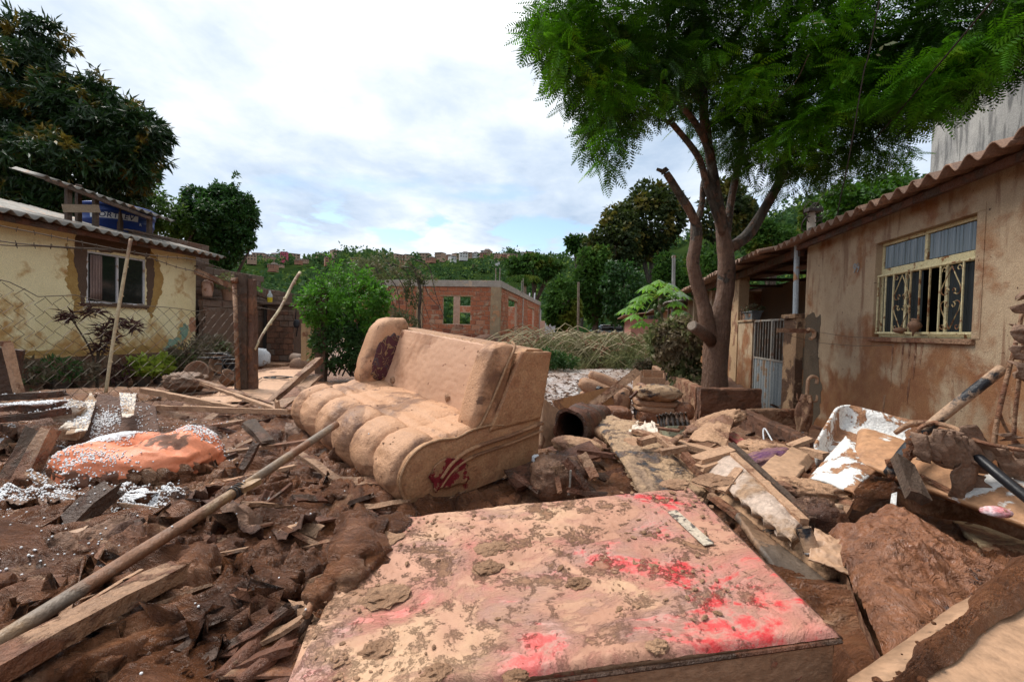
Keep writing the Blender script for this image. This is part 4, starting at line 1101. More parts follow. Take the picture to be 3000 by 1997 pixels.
mb = MB(); tube(mb, spline([P(2292, 975, 7.5), P(2380, 1000, 7.3), P(2500, 1012, 6.2), P(2620, 1010, 5.0)], 20), .0035, 4); tube(mb, spline([P(2372, 968, 7.5), P(2480, 985, 6.4), P(2580, 990, 5.4)], 14), .003, 4)
tag(obj('stay_wire', mb, M['wire']), 'two thin wires stretched from the bracket along the ochre wall', 'wire')

# low walls in front of the house
def rough_wall(mb, a, b, z0, z1, t, seed=0):
    """old low wall from a to b (ground points) with worn faces"""
    a, b = np.array([a[0], a[1], (z0 + z1) / 2]), np.array([b[0], b[1], (z0 + z1) / 2])
    plank(mb, a, b, t, z1 - z0, rough=.0, nl=max(6, int(np.linalg.norm(b - a) / .06)))
    V = mb.v[-1]
    V += .028 * np.stack([fbm(V * 3.5 + 11 * k, 4, seed + k, .55, True) for k in range(3)], 1)
    return mb
def fine_wall(mb, a, b, z0, z1, t, seed=0):
    a, b = np.asarray(a[:2], float), np.asarray(b[:2], float); d = b - a; L = np.linalg.norm(d); d /= L; nn = np.array([d[1], -d[0]])
    H = z1 - z0
    per = [(-t / 2, 0)] + [(-t / 2, q) for q in np.linspace(.04, H - .02, max(3, int(H / .045)))] + [(q, H) for q in np.linspace(-t / 2 + .02, t / 2 - .02, 5)] + [(t / 2, q) for q in np.linspace(H - .02, .04, max(3, int(H / .045)))] + [(t / 2, 0)]
    nl = int(L / .045) + 2; x = np.linspace(0, L, nl)
    per = np.array(per)
    V = np.zeros((len(per), nl, 3)); V[..., :2] = a + x[None, :, None] * d + per[:, 0][:, None, None] * nn; V[..., 2] = z0 + per[:, 1][:, None]
    V = V.reshape(-1, 3)
    n3 = np.stack([fbm(V * 4.2 + 11 * k, 4, seed + k, .55, True) for k in range(3)], 1)
    V = V + n3 * (.03, .03, .022)
    c0 = V.reshape(len(per), nl, 3)
    mb.add(V, gridq(len(per), nl)[:, ::-1])
    m = len(per)
    e0, e1 = c0[:, 0], c0[:, -1]
    mb.add(np.vstack([e0, e0.mean(0)]), None, [(m, k, k + 1) for k in range(m - 1)])
    mb.add(np.vstack([e1, e1.mean(0)]), None, [(m, k + 1, k) for k in range(m - 1)])
    return mb
lw = thing('tree_planter', 'low crumbling mud caked wall around the foot of the big tree', 'wall', P(2100, 1230, 8.5))
b = MB(); fine_wall(b, P(2046, 1150, 8.35), P(2222, 1160, 8.5), -.1, .80, .16, 3); obj('front_wall', b, M['brick_muddy'], lw)
b = MB(); fine_wall(b, P(2050, 1150, 8.5), P(1905, 1070, 14.5), -.1, .80, .16, 9); obj('side_wall', b, M['wood_muddy'], lw)
b = MB(); 
def soil(u, v):
    A, B_, C_, D_ = P(2055, 1150, 8.5), P(2230, 1150, 8.6), P(2110, 1100, 14), P(1920, 1080, 14)
    p = quadfn(A, B_, C_, D_)(u, v); p[:, 2] = .62 + .08 * fbm(p * 2, 3, 4); return p
sheet(b, soil, 30, 40); obj('soil', b, M['crack'], lw, kind='stuff')
lw2 = thing('flowerbed_wall', 'open flowerbed kerb of muddy brickwork in front of the gate pillar', 'wall', P(2200, 1290, 6.6))
b = MB(); fine_wall(b, P(2182, 1200, 7.3), P(2392, 1300, 5.15), -.1, .60, .15, 13); obj('front_wall', b, M['brick_muddy'], lw2)
b = MB(); fine_wall(b, P(2190, 1200, 7.38), P(2350, 1204, 7.45), -.1, .60, .13, 17); obj('end_wall', b, M['wood_muddy'], lw2)
# ------------------------------------------------------------------ yellow house on the left
DL = -10.0
yh = thing('yellow_house', 'pale yellow rendered house with brown patch round its sliding window', 'house', SD(6, -12, .3))
w = MB(); wall_holes(w, -1.0, 9.95, 1.04, 3.5, DL - .16, DL, [(7.42, 8.63, 2.10, 3.14)]); obj('wall', w, M['plaster_yellow'], yh)
w = MB(); boxsd(w, -1.0, 9.98, DL - .16, DL + .03, -.1, 1.037); obj('plinth', w, surf('wet brown plinth', [(.12, .075, .045), (.18, .11, .065)], 2, MUD_D, .4, 3, bump=.4), yh)
w = MB(); boxsd(w, 9.8, 9.95, -16, DL - .163, -.1, 3.5); boxsd(w, -1, 9.797, -16, -15.85, -.1, 4.9); boxsd(w, -1, -.85, -15.847, DL - .163, -.1, 3.5); obj('side_wall', w, M['plaster_yellow'], yh)
w = MB(); boxsd(w, 7.2, 8.9, DL - 1.5, DL - 1.45, 1.6, 3.4); boxsd(w, 7.2, 8.9, DL - 1.44, DL - .17, 1.55, 1.6); boxsd(w, 8.85, 8.9, DL - 1.44, DL - .17, 1.6, 3.4); obj('darkened_room', w, M['dark'], yh)  # near-black lining paints the dark behind the window
px2 = lambda x, y: (x * .4464, 500 + y * .4464)
def pls(pts): 
    out = []
    for a in pts:
        q = PLN(*px2(*a), DL); out.append((float(U @ q), float(q[2])))
    return out
t3 = lambda s, z: SD(s, DL, z)
b = MB()
for pl, sd in (([(440, 470), (480, 530), (495, 640), (520, 690), (525, 880), (560, 880), (545, 960), (490, 940), (470, 850), (440, 780)], 1), ([(975, 520), (1025, 545), (1035, 600), (1075, 690), (1065, 800), (1010, 930), (985, 970), (965, 900), (960, 700), (985, 600)], 2)):
    b = MB(); ragged(b, pls(pl), t3, .004, Nn, sd); obj('filler_patch', b, M['patch_ochre'], yh, label='ochre filler %s the window' % ('left of' if sd == 1 else 'right of'))
b = MB()
for pl, sd in (([(495, 415), (700, 430), (985, 500), (980, 560), (955, 590), (955, 568), (760, 540), (575, 520), (562, 880), (528, 880), (512, 700), (480, 590)], 4), ([(962, 575), (1000, 570), (1015, 680), (1000, 790), (985, 880), (965, 905), (760, 890), (560, 882), (565, 866), (760, 873), (960, 885)], 5)):
    ragged(b, pls(pl), t3, .008, Nn, sd, amp=.02)
obj('render_patch', b, M['patch_brown'], yh, label='dark brown bare render around the window')
b = MB(); ragged(b, pls([(1060, 1165), (1085, 1130), (1150, 1095), (1180, 1030), (1215, 1000), (1245, 1015), (1235, 1090), (1180, 1130), (1100, 1175)]), t3, .004, Nn, 6)
obj('paint_patch', b, M['patch_teal'], yh, label='turquoise old paint near the wall corner')
b = MB(); ragged(b, pls([(1235, 970), (1281, 955), (1281, 1050), (1250, 1060), (1235, 1010)]), t3, .005, Nn, 7); obj('chipped_corner', b, M['brick_pale'], yh, label='orange brick showing at the chipped corner')
b = MB(); ragged(b, [(-.9, 1.045), (3, 1.045), (7, 1.045), (9.94, 1.045), (9.94, 1.12), (8.5, 1.2), (7.5, 1.13), (6.5, 1.22), (5, 1.15), (3, 1.2), (-.9, 1.2)], t3, .003, Nn, 8, .08, .05); obj('stain_band', b, M['patch_ochre'], yh)
# sliding window
fr = MB(); D0 = DL - .05
for a in ((7.425, 8.625, 3.10, 3.137), (7.425, 8.625, 2.103, 2.14), (7.425, 7.46, 2.143, 3.097), (8.59, 8.625, 2.143, 3.097), (8.01, 8.05, 2.143, 3.097)): boxsd(fr, a[0], a[1], D0, D0 + .05, a[2], a[3], .003)
wf = obj('window', fr, M['alu'], yh)
for a in ((7.465, 8.005), (8.055, 8.585)):
    b = MB(); boxsd(b, a[0], a[1], D0 + .018, D0 + .024, 2.145, 3.095, .001); obj('pane', b, M['glass'], wf)
b = MB()
def cf(u, v):
    s = 7.50 + .22 * u; d = D0 + .035 + .02 * np.sin(u * 26); z = 3.08 - .9 * v
    return U * s[:, None] + Nn * d[:, None] + np.array([0, 0, 1.]) * z[:, None]
sheet(b, cf, 40, 6, .003); obj('curtain', b, M['curtain'], yh, smooth=True)
b = MB(); boxsd(b, 7.36, 8.69, DL + .0, DL + .05, 2.05, 2.097); obj('window_sill', b, M['patch_brown'], yh)
s = -1.3; k = 0
while s < 10.2:
    e = min(s + 1.06, 10.45)
    zz = 3.60 - .012 * (s + 1)
    mb = wavy(s - .04, e + .04, -9.52 - .02 * (k % 2), -15.9, zz, zz + 1.45, .22, .038, .012, 10, zs=-.012, nd=9)
    obj('roof_sheet', mb, M['roof_grey'], yh, smooth=True); s = e; k += 1
mb = MB(); boxsd(mb, -1.2, 10.2, -9.75, -9.69, 3.43, 3.51); boxsd(mb, -1.2, 10.3, -9.66, -9.64, 3.36, 3.46); boxsd(mb, -1.2, 10.2, -11.5, -11.44, 3.8, 3.88); obj('purlin', mb, M['wood_dark'], yh)

# tank and its shelter on the roof
DT = -11.6
tc_ = SD(9.45, -11.75, 3.86)
tk = thing('water_tank', 'round blue plastic water tank with white printed label on the yellow house roof', 'water tank', tc_)
b = MB(); Rt = .74
lathe(b, [(0, 0), (Rt * .86, 0), (Rt * .88, .05), (Rt * .93, .24), (Rt * .955, .26), (Rt * .955, .30), (Rt * .94, .31), (Rt * .97, .46), (Rt * .99, .47), (Rt * .99, .50), (Rt * .975, .51), (Rt * 1.0, .60), (Rt * .98, .62), (0, .62)], tc_, 56)
obj('body', b, M['blue'], tk, smooth=True)
b = MB(); lathe(b, [(Rt * 1.0, .58), (Rt * 1.05, .59), (Rt * 1.06, .64), (Rt * .98, .67), (Rt * .5, .74), (0, .76)], tc_, 56); obj('lid', b, M['blue'], tk, smooth=True)
view = math.atan2(*(tc_[:2])[::-1]) + math.pi     # towards the camera
def bend(phi0, z0, tilt=0.0, r=Rt * .94):
    def f(x, y, z):
        phi = phi0 + x / r; rr = r + .012 + z + (z0 + y - .3) * .12 * 0 + (y + z0 - .3) * .09
        return np.stack([tc_[0] + np.cos(phi) * rr, tc_[1] + np.sin(phi) * rr, tc_[2] + z0 + y], 1)
    return f
lb = MB(); n = 30; f = bend(view - .10, .36)
u_, v_ = np.meshgrid(np.linspace(-.48, .44, n), [-.075, .075], indexing='ij')
lb.add(f(u_.ravel(), v_.ravel(), 0 * u_.ravel() - .002), gridq(n, 2)); lb.add(f(u_.ravel(), v_.ravel(), 0 * u_.ravel() - .008), gridq(n, 2)[:, ::-1]); obj('label_panel', lb, M['white_print'], tk)
lettering('lettering', 'FORTLEV', .165, M['blue_ink'], bend(view - .12, .37), tk, shear=.15, spacing=1.12)
lettering('lettering', 'R', .09, M['white_print'], bend(view + .62, .25), tk)
sh = thing('tank_shelter', 'raised corrugated canopy on wooden posts over the blue tank', 'canopy', SD(8.4, -11.5, 3.7))
for k in range(3):
    a, b_ = 7.05 + k * .93, 7.05 + (k + 1) * .93
    zA = 4.52 - .075 * (a - 7.05) / .93
    mb = wavy(a - .03, b_ + .04, -10.55, -11.3, zA, zA + .2, .21, .032, .012, 10, zs=-.075); obj('roof_sheet', mb, M['roof_grey'], sh, smooth=True)
for px, z0, z1, d in ((200, 3.5, 4.50, -10.7), (280, 3.5, 4.42, -10.7), (438, 3.6, 4.30, -10.7), (352, 3.8, 4.52, -11.2), (230, 3.8, 4.7, -11.2)):
    q = PLN(px, 640, d); mb = MB(); cham(mb, (q[0], q[1], (z0 + z1) / 2), (.09, .09, z1 - z0), rotm(0, 0, ANG_U)); obj('post', mb, M['wood_old'], sh)
mb = MB(); plank(mb, PLN(184, 610, -10.62), PLN(291, 612, -10.62), .03, .16, up=(0, 0, 1)); obj('cross_board', mb, surf('pale cross board', [(.26, .19, .125), (.34, .25, .17)], 5, stretch=(1, 1, 4)), sh)
mb = MB(); plank(mb, PLN(135, 525, -10.58), PLN(440, 640, -10.58) , .05, .07); obj('beam', mb, M['wood_old'], sh)
mb = MB(); plank(mb, PLN(366, 672, -10.2), PLN(498, 702, -10.2), .08, .03); tag(obj('loose_board', mb, M['wood_old']), 'grey board lying loose on the yellow house roof below the tank', 'board')

# ------------------------------------------------------------------ block walls beside it
bw = thing('block_wall', 'stepped wall of muddy concrete blocks sloping away from the yellow house', 'wall', SD(11.6, DL, .4))
mesh_cache = {}
def blocks(parent, s0, s1, z0, top, d, L=.39, H=.19, T=.14, mat='block', name='block', maxn=300, holes=(), seed=0, along='s', skipfn=None, gap=.018, extra=None, stuffname='brick_courses'):
    """courses of separate blocks with open joints over a mortar core"""
    key = (L, H, T, along)
    if key not in mesh_cache:
        b = MB(); R = np.stack([U, Nn, np.array([0, 0, 1.])], 1)
        if along == 'd': cham(b, (0, 0, 0), (T, L - gap, H - gap), R, .008)
        else: cham(b, (0, 0, 0), (L - gap, T, H - gap), R, .008)
        mesh_cache[key] = b.mesh(name)
    rg = np.random.default_rng(seed); base = wloc(parent); n = 0; rest = MB()
    z = z0; row = 0
    while True:
        zt = z + H
        any_ = False
        s = s0 - (L / 2 if row % 2 else 0); segs = []
        while s < s1:
            a, c = max(s, s0), min(s + L, s1); iv = [(a, c)]
            for h in holes:
                if z < h[3] - .03 and zt > h[2] + .03: iv = [q for x, y in iv for q in ((x, min(y, h[0])), (max(x, h[1]), y)) if q[1] - q[0] > .05]
            segs += iv; s += L
        for a, c in segs:
            if zt <= top((a + c) / 2) + .02 and c - a > .05:
                any_ = True
                mid = (a + c) / 2; dd = d + rg.normal() * .006
                P0 = SD(mid, dd, z + H / 2) if along == 's' else SD(dd, mid, z + H / 2)
                m_ = mat if not extra or rg.uniform() > .22 else extra[int(rg.integers(len(extra)))]
                if n < maxn:
                    k = (key, m_)
                    if k not in mesh_cache:
                        me = mesh_cache[key].copy(); me.materials.clear(); me.materials.append(M[m_]); mesh_cache[k] = me
                    o = bpy.data.objects.new(name, mesh_cache[k]); COL.objects.link(o); o.parent = parent
                    o.location = tuple(P0 - base); f = (c - a) / L
                    if f < .97: 
                        o.scale = (1, 1, 1)
                        R3 = Matrix(((U[0], Nn[0], 0), (U[1], Nn[1], 0), (0, 0, 1)))
                        ax = Matrix.Diagonal((f, 1, 1) if along == 's' else (1, f, 1))
                        o.matrix_local = Matrix.Translation(o.location) @ (R3 @ ax @ R3.transposed()).to_4x4()
                else:
                    R = np.stack([U, Nn, np.array([0, 0, 1.])], 1)
                    cham(rest, P0, ((c - a) - gap, T, H - gap) if along == 's' else (T, (c - a) - gap, H - gap), R, .008)
                n += 1
        z = zt; row += 1
        if z > 6 or (not any_ and row > 2 and z > max(top(q) for q in np.linspace(s0, s1, 20))): break
    if rest.n: obj(stuffname, rest, M[mat], parent, kind='stuff')
    return n
blocks(bw, 10.0, 14.2, .40, lambda s: 3.28 if s < 12.6 else 2.90 if s < 13.7 else 2.55, DL - .35, mat='block')
c = MB(); boxsd(c, 10.0, 12.6, DL - .41, DL - .29, .2, 3.20); boxsd(c, 12.6, 14.1, DL - .41, DL - .29, .2, 2.84); obj('mortar_core', c, M['mortar_dark'], bw)
bw2 = thing('roof_block_wall', 'short run of grey blocks above the end of the yellow house roof', 'wall', SD(9.7, -11.2, 3.5))
blocks(bw2, 9.2, 11.4, 3.4, lambda s: 4.0, -11.1, mat='block')
c = MB(); boxsd(c, 9.2, 11.3, -11.16, -11.04, 3.3, 3.9); obj('mortar_core', c, M['mortar_dark'], bw2)
bw3 = thing('ledge_wall', 'lower block wall with a shelf of plant pots next to the yellow corner', 'wall', SD(11, DL + .05, .4))
blocks(bw3, 10.0, 13.1, .46, lambda s: 2.38, DL + .12, mat='block')
c = MB(); boxsd(c, 10.0, 13.1, DL + .06, DL + .16, .2, 2.3); obj('mortar_core', c, M['mortar_dark'], bw3)
c = MB(); ragged(c, [(10.02, .5), (13, .5), (13, 1.2), (12.4, 1.75), (11.6, 1.9), (10.8, 2.02), (10.02, 2.08)], lambda s, z: SD(s, DL + .195, z), .006, Nn, 3); obj('mud_render', c, surf('brown render', [(.13, .08, .055), (.18, .11, .075)], 2, bump=.5), bw3)
lt = thing('lean_to_beam', 'pair of sloping timber rafters of a fallen lean-to against the block wall', 'beam', PLN(640, 850, -9.8))
b = MB(); plank(b, PLN(574, 795, -9.7), PLN(690, 845, -9.7), .08, .14); obj('rafter', b, M['wood_muddy'], lt)
b = MB(); plank(b, PLN(740, 853, -9.7), PLN(836, 893, -9.7), .08, .12); obj('rafter', b, M['wood_old'], lt)
b = MB(); plank(b, PLN(575, 780, -9.7), PLN(623, 781, -9.7), .1, .04); obj('batten', b, M['wood_old'], lt)

def pot(loc, r, h, mat, label, cat='plant pot', square=False, fol=None):
    t = thing('plant_pot', label, cat, loc)
    b = MB()
    lathe(b, [(0, 0), (r * .72, 0), (r * .95, h * .85), (r * 1.08, h * .86), (r * 1.1, h), (r * .95, h), (r * .88, h * .8), (0, h * .8)], loc, 4 if square else 16, rotm(0, 0, ANG_U + math.pi / 4))
    obj('pot', b, M[mat], t)
    if fol:
        m, rr, n, sz, wd, up, ht = fol
        c = np.asarray(loc) + (0, 0, h + rr[2] * ht); pts = blob_points(c, rr, n, rng, -.3, 1.2, .6, rnd.randrange(99))
        b = MB(); leaf_cards(b, pts, sz, (pts - (np.asarray(loc) + (0, 0, h))) * up + (0, 0, .1), wd, .4); obj('foliage', b, M[m], t)
        b = MB()
        for k in range(5):
            e = np.asarray(loc) + (0, 0, h * .8); tube(b, spline([e, e + (rr[0] * rnd.uniform(-.5, .5), rr[1] * rnd.uniform(-.5, .5), rr[2] * 1.0)], 5), .008, 5)
        obj('stem', b, M['bark_dark'], t)
    return t
pot(SD(10.85, DL + .12, 2.37), .16, .30, 'pot_clay', 'muddy round pot with a bushy green plant on the block ledge', fol=('leaf_vine', (.33, .3, .26), 420, .09, .4, 1, .7))
pot(SD(11.75, DL + .12, 2.37), .15, .22, 'pot_plastic', 'black bowl pot of bright feathery leaves on the block ledge', fol=('leaf_bush', (.24, .2, .16), 220, .10, .3, 1, .6))
jg = MB(); tube(jg, spline([SD(10.18, DL + .12, 2.42), SD(10.18, DL + .12, 2.6), SD(10.18, DL + .12, 2.78), SD(10.18, DL + .12, 2.86)], 12), [.10, .135, .13, .06], 12); tube(jg, spline([SD(10.25, DL + .12, 2.84), SD(10.35, DL + .12, 2.74), SD(10.30, DL + .12, 2.62)], 8), .02, 6)
tag(obj('plastic_jug', jg, surf('dusty pink plastic', [(.42, .26, .19), (.48, .31, .24)], 3, MUD_M, .4, 5), smooth=True), 'pinkish handled jug standing at the yellow corner on the block ledge', 'jug')
b = MB(); boxsd(b, 10.02, 10.5, DL + .0, DL + .25, 2.38, 2.415); tag(obj('shelf_board', b, M['wood_old']), 'little board under the pinkish jug', 'board')

# brick outhouse with a dark doorway
OY = P(786, 1060, 13.6)
so = float(U @ OY)
oh = thing('brick_outhouse', 'small muddy brick outhouse with a dark doorway behind the twin gatepost', 'outhouse', OY)
dL, dR = float(Nn @ PLS(784, 1000, so)), float(Nn @ PLS(862, 1000, so))
zt = float(PLS(800, 893, so)[2])
blocks(oh, dL, dR, .5, lambda s: zt, so, L=.29, H=.17, T=.12, mat='brick_muddy', name='brick', along='d', extra=['block'])
c = MB(); boxsd(c, so - .035, so + .05, dL, dR, .4, zt - .02); boxsd(c, so + .053, so + 1.6, dR - .12, dR, .4, zt - .03); obj('mortar_core', c, M['mortar_dark'], oh)
c = MB(); dd0 = float(Nn @ PLS(742, 1000, so)); boxsd(c, so + .9, so + 1.0, dd0 - .6, dL, .4, zt); boxsd(c, so - .06, so + .9, dL - .1, dL - .003, .4, zt); obj('darkened_wall', c, M['dark'], oh)  # near-black walls paint the dark of the doorway
c = MB(); boxsd(c, so - .15, so + 1.7, dd0 - .7, dR + .02, zt + .003, zt + .07); obj('roof_slab', c, M['block'], oh)
c = MB(); boxsd(c, so - .9, so - .07, dd0 - .4, dR + .25, .45, .66); obj('step', c, M['wood_muddy'], oh)
dR2 = float(Nn @ PLS(883, 1000, so + .6))
oh2 = thing('brick_pier', 'narrow pier of muddy bricks just right of the outhouse', 'wall', SD(so + .6, dR2, .5))
blocks(oh2, dR + .02, dR2 + .1, .5, lambda s: zt - .1, so + .6, L=.29, H=.17, T=.12, mat='brick_muddy', name='brick', along='d')
c = MB(); boxsd(c, so + .57, so + .65, dR + .02, dR2 + .08, .4, zt - .12); obj('mortar_core', c, M['mortar_dark'], oh2)
bt = thing('oil_bottle', 'clear bottle half full of yellow oil on the outhouse roof', 'bottle', PLS(792, 882, so))
q = SD(so - .02, float(Nn @ PLS(792, 882, so)), zt + .07)
b = MB(); lathe(b, [(0, 0), (.065, 0), (.07, .02), (.07, .15)], q, 14); obj('oil', b, surf('yellow oil', [(.62, .48, .03)], 3, bump=0, rough=(.1, .2)), bt, smooth=True)
b = MB(); lathe(b, [(.07, .152), (.07, .22), (.03, .29), (.027, .33), (0, .33)], q, 14); obj('bottle', b, surf('clear plastic', [(.42, .45, .44)], 3, bump=0, rough=(.1, .2)), bt, smooth=True)
b = MB(); lathe(b, [(.032, .331), (.032, .37), (0, .37)], q, 12); obj('cap', b, M['white_print'], bt)
b = MB(); tube(b, spline([PLS(868, 905, so - .1), PLS(866, 935, so - .1), PLS(872, 955, so - .1), PLS(868, 985, so - .1)], 12), .018, 5); blobsheet(b, PLS(869, 948, so - .12), (.09, .05, .12), None, 12, 8, .1)
tag(obj('hanging_strap', b, M['black_plastic']), 'black strap and pouch hanging on the brick pier', 'strap')
b = MB(); blobsheet(b, P(757, 1047, 12.7), (.30, .15, .24), None, 22, 14, .2, 3, 3, 6); tag(obj('plastic_bag', b, M['tarp'], smooth=True), 'crumpled white bag in the outhouse doorway', 'bag')
b = MB(); tube(b, [P(861, 1048, 12), P(893, 1053, 11.6)], .13, 14); tag(obj('clay_pipe', b, M['block'], smooth=True), 'grey pipe length lying by the brick pier', 'pipe')
b = MB(); tube(b, [P(870, 1070, 11.4), P(885, 1068, 11.7)], .19, 16); tag(obj('cable_reel', b, M['pot_clay'], smooth=True), 'muddy drum standing on edge below the grey pipe', 'drum')
for i, (x0, x1, y0, y1) in enumerate(((883, 899, 948, 1056), (901, 925, 951, 1060))):
    b = MB(); a = P((x0 + x1) / 2, y1, 9.6); c = P((x0 + x1) / 2, y0, 9.6); w_ = (x1 - x0) / F * 9.6
    plank(b, a, c, w_, .03, up=(0, -1, .01), rough=.006, seed=i + 3)
    tag(obj('fence_board', b, surf('tan fence board', [(.34, .23, .125), (.42, .29, .165)], 3, MUD_M, .3, 3)), ('narrow' if i == 0 else 'wider') + ' tan upright board beside the second fence post', 'board')

# ------------------------------------------------------------------ fence: posts, netting, barbed wire
def post(name, px, ytop, ybot, y, w, t, mat, label, rz=0.0, lean=0, seed=0):
    a = P(px, ybot, y); c = P(px + lean, ytop, y); a[2] = min(a[2], gh(a[0], a[1])) - .1
    b = MB(); plank(b, a, c, w, t, up=(math.sin(rz), -math.cos(rz), .01), rough=.012, seed=seed, ragged=.03); return b, a
gp = thing('twin_gatepost', 'thick split wooden fence post made of two dark timbers', 'post', P(722, 1155, 6.75))
b, a = post('timber', 713, 808, 1160, 6.75, .175, .14, 'wood_old', '', seed=2); obj('front_timber', b, M['wood_old'], gp)
b, a = post('timber', 742, 818, 1165, 6.78, .105, .12, 'wood_old', '', seed=5, lean=-6); obj('rear_timber', b, surf('reddish old timber', [(.12, .06, .04), (.17, .09, .06)], 4, MUD_M, .35, 3, stretch=(3, 3, .5), bump=.6), gp)
b = MB(); tube(b, [P(699, 1150, 6.6), P(687, 832, 6.6)], .03, 8); tube(b, [P(680, 822, 6.6), P(694, 822, 6.6)], .045, 10)
tag(obj('steel_post', b, M['wood_muddy'], smooth=True), 'thin muddy pipe post with a T cap hugging the split gatepost', 'post')
b, a = post('fence_post', 941, 846, 1085, 9.0, .19, .15, 'wood_old', '', seed=8, lean=6); tag(obj('fence_post', b, M['wood_old']), 'weathered wooden fence post half hidden in the leafy bush', 'post')
b = MB(); tube(b, spline([PLN(310, 1150, -4.9), PLN(330, 1010, -4.9), PLN(357, 850, -4.9), PLN(383, 700, -4.9)], 24), .0155, 9, noise=.08)
o = thing('bamboo_fence_pole', 'pale leaning bamboo pole tied to the wire netting', 'pole', PLN(310, 1150, -4.9)); obj('pole', b, M['bamboo'], o, smooth=True)
b = MB()
for t in (.2, .42, .63, .82): c = PLN(310 + 73 * t, 1150 - 450 * t, -4.9); tube(b, [c - (0, 0, .008), c + (0, 0, .008)], .019, 9)
obj('node', b, M['bamboo'], o)
o = thing('bamboo_pole', 'thin bamboo pole leaning against the split gatepost', 'pole', P(748, 1022, 6.9))
b = MB(); q0, q1 = P(746, 1024, 6.75), P(879, 800, 8.2); tube(b, [q0 + (q1 - q0) * t + np.array([0, 0, .03 * math.sin(t * 9)]) for t in np.linspace(0, 1, 16)], np.linspace(.019, .028, 16), 9); obj('pole', b, M['bamboo'], o, smooth=True)
b = MB()
for t in (.3, .62, .85): c = q0 + (q1 - q0) * t; e = (q1 - q0) * .006; tube(b, [c - e, c + e], .030, 9)
obj('node', b, M['bamboo'], o)
fn = thing('chain_link_fence', 'rusty chain link netting sagging between the bamboo pole and gatepost', 'fence', SD(4.4, -5, .8))
netb = MB(); rgf = np.random.default_rng(5)
pit, hgt = .078, .065
s_ = 1.6; kk = 0
def net_top(s): return np.interp(s, [1.6, 3.04, 3.3, 3.62, 4.23, 4.96, 5.3, 5.75], [2.1, 2.08, 1.95, 2.02, 1.93, 1.90, 1.98, 2.02])
def net_warp(s, z):
    q = np.array([s * 1.3, z * 1.5, 0.]); a = fbm(q[None], 2, 7)[0]; c = fbm(q[None] + 5, 2, 9)[0]
    return SD(s + .035 * a, -5 + .05 * c, z + .04 * c)
while s_ < 5.72:
    top = net_top(s_); n = int((top - .62) / hgt)
    sg = 1 if kk % 2 else -1
    tube(netb, [net_warp(s_ + sg * pit / 2 * (1 if j % 2 else -1), top - j * hgt) for j in range(n + 1)], .0034, 3, cap=False)
    s_ += pit; kk += 1
obj('netting', netb, M['wire'], fn)
b = MB(); tube(b, [net_warp(s, net_top(s) + .01) for s in np.linspace(1.6, 5.75, 40)], .004, 4); obj('top_wire', b, M['wire'], fn)
b = MB(); tube(b, [SD(s, -5, .86 + .03 * math.sin(s * 3)) for s in np.linspace(1.6, 5.75, 30)], .004, 4); obj('bottom_wire', b, M['wire'], fn)
def barbed(pts, label, rad=.005):
    q = [PLN(*p, -5.0) if len(p) == 2 else P(*p) for p in pts]
    path = spline(q, 50); mb = MB(); tube(mb, path, rad, 4)
    L = np.cumsum(np.r_[0, np.linalg.norm(np.diff(path, axis=0), axis=1)]); n = int(L[-1] / .13)
    for k in range(1, n):
        c = np.array([np.interp(k * .13, L, path[:, i]) for i in range(3)])
        for w_ in (-1, 1):
            v = np.array([rnd.uniform(-.3, .3), rnd.uniform(-.3, .3), w_]) * .022; tube(mb, [c - v * .3, c + v], .0035, 3)
    tag(obj('barbed_wire', mb, M['wire']), label, 'wire')
barbed([(-200, 610), (0, 661), (120, 685), (250, 712), (378, 737), (480, 752), (574, 762), (700, 806)], 'topmost barbed wire strand across the yellow wall')
barbed([(-200, 650), (0, 706), (200, 724), (372, 735), (470, 766), (520, 783), (600, 806), (700, 868)], 'middle barbed wire strand sagging below the window head')
barbed([(-200, 690), (0, 717), (130, 722), (260, 731), (376, 733)], 'lowest short barbed wire strand ending at the bamboo pole')
barbed([(752, 835, 6.8), (790, 850, 7.5), (860, 862, 8.2), (935, 872, 9)], 'barbed wire strand from the split gatepost to the second fence post')
barbed([(752, 900, 6.8), (850, 912, 8), (935, 905, 9)], 'lower barbed wire strand between the two wooden fence posts')
# ------------------------------------------------------------------ unfinished brick building
BS, BD = 18.58, -4.0
bb = thing('brick_building', 'roofless unfinished red brick building with grey concrete ring beam', 'building', SD(BS, BD, .7))
def fs(px, py): q = PLS(px, py, BS); return float(Nn @ q), float(q[2])
def ss_(px, py): q = PLN(px, py, BD); return float(U @ q), float(q[2])
zt_b = 3.52
wx = [fs(1299, 868), fs(1378, 950)]
hol_f = (wx[0][0], wx[1][0], wx[1][1], wx[0][1])
dr = [ss_(1486, 875), ss_(1508, 1030)]; w2_ = [ss_(1544, 900), ss_(1561, 960)]
hol_s = [(dr[0][0], dr[1][0], 0.3, dr[0][1]), (w2_[0][0], w2_[1][0], w2_[1][1], w2_[0][1])]
SE = float(ss_(1576, 960)[0])
ex = ['brick', 'brick_pale', 'brick_dark']
blocks(bb, -10.5, BD - .3, .55, lambda s: zt_b, BS, L=.36, H=.198, T=.14, mat='brick', name='brick', holes=[hol_f], along='d', seed=2, extra=ex, maxn=195)
blocks(bb, BS + .32, SE, .55, lambda s: zt_b, BD, L=.36, H=.198, T=.14, mat='brick', name='brick', holes=hol_s, seed=3, extra=ex, maxn=105, stuffname='far_brick_courses')
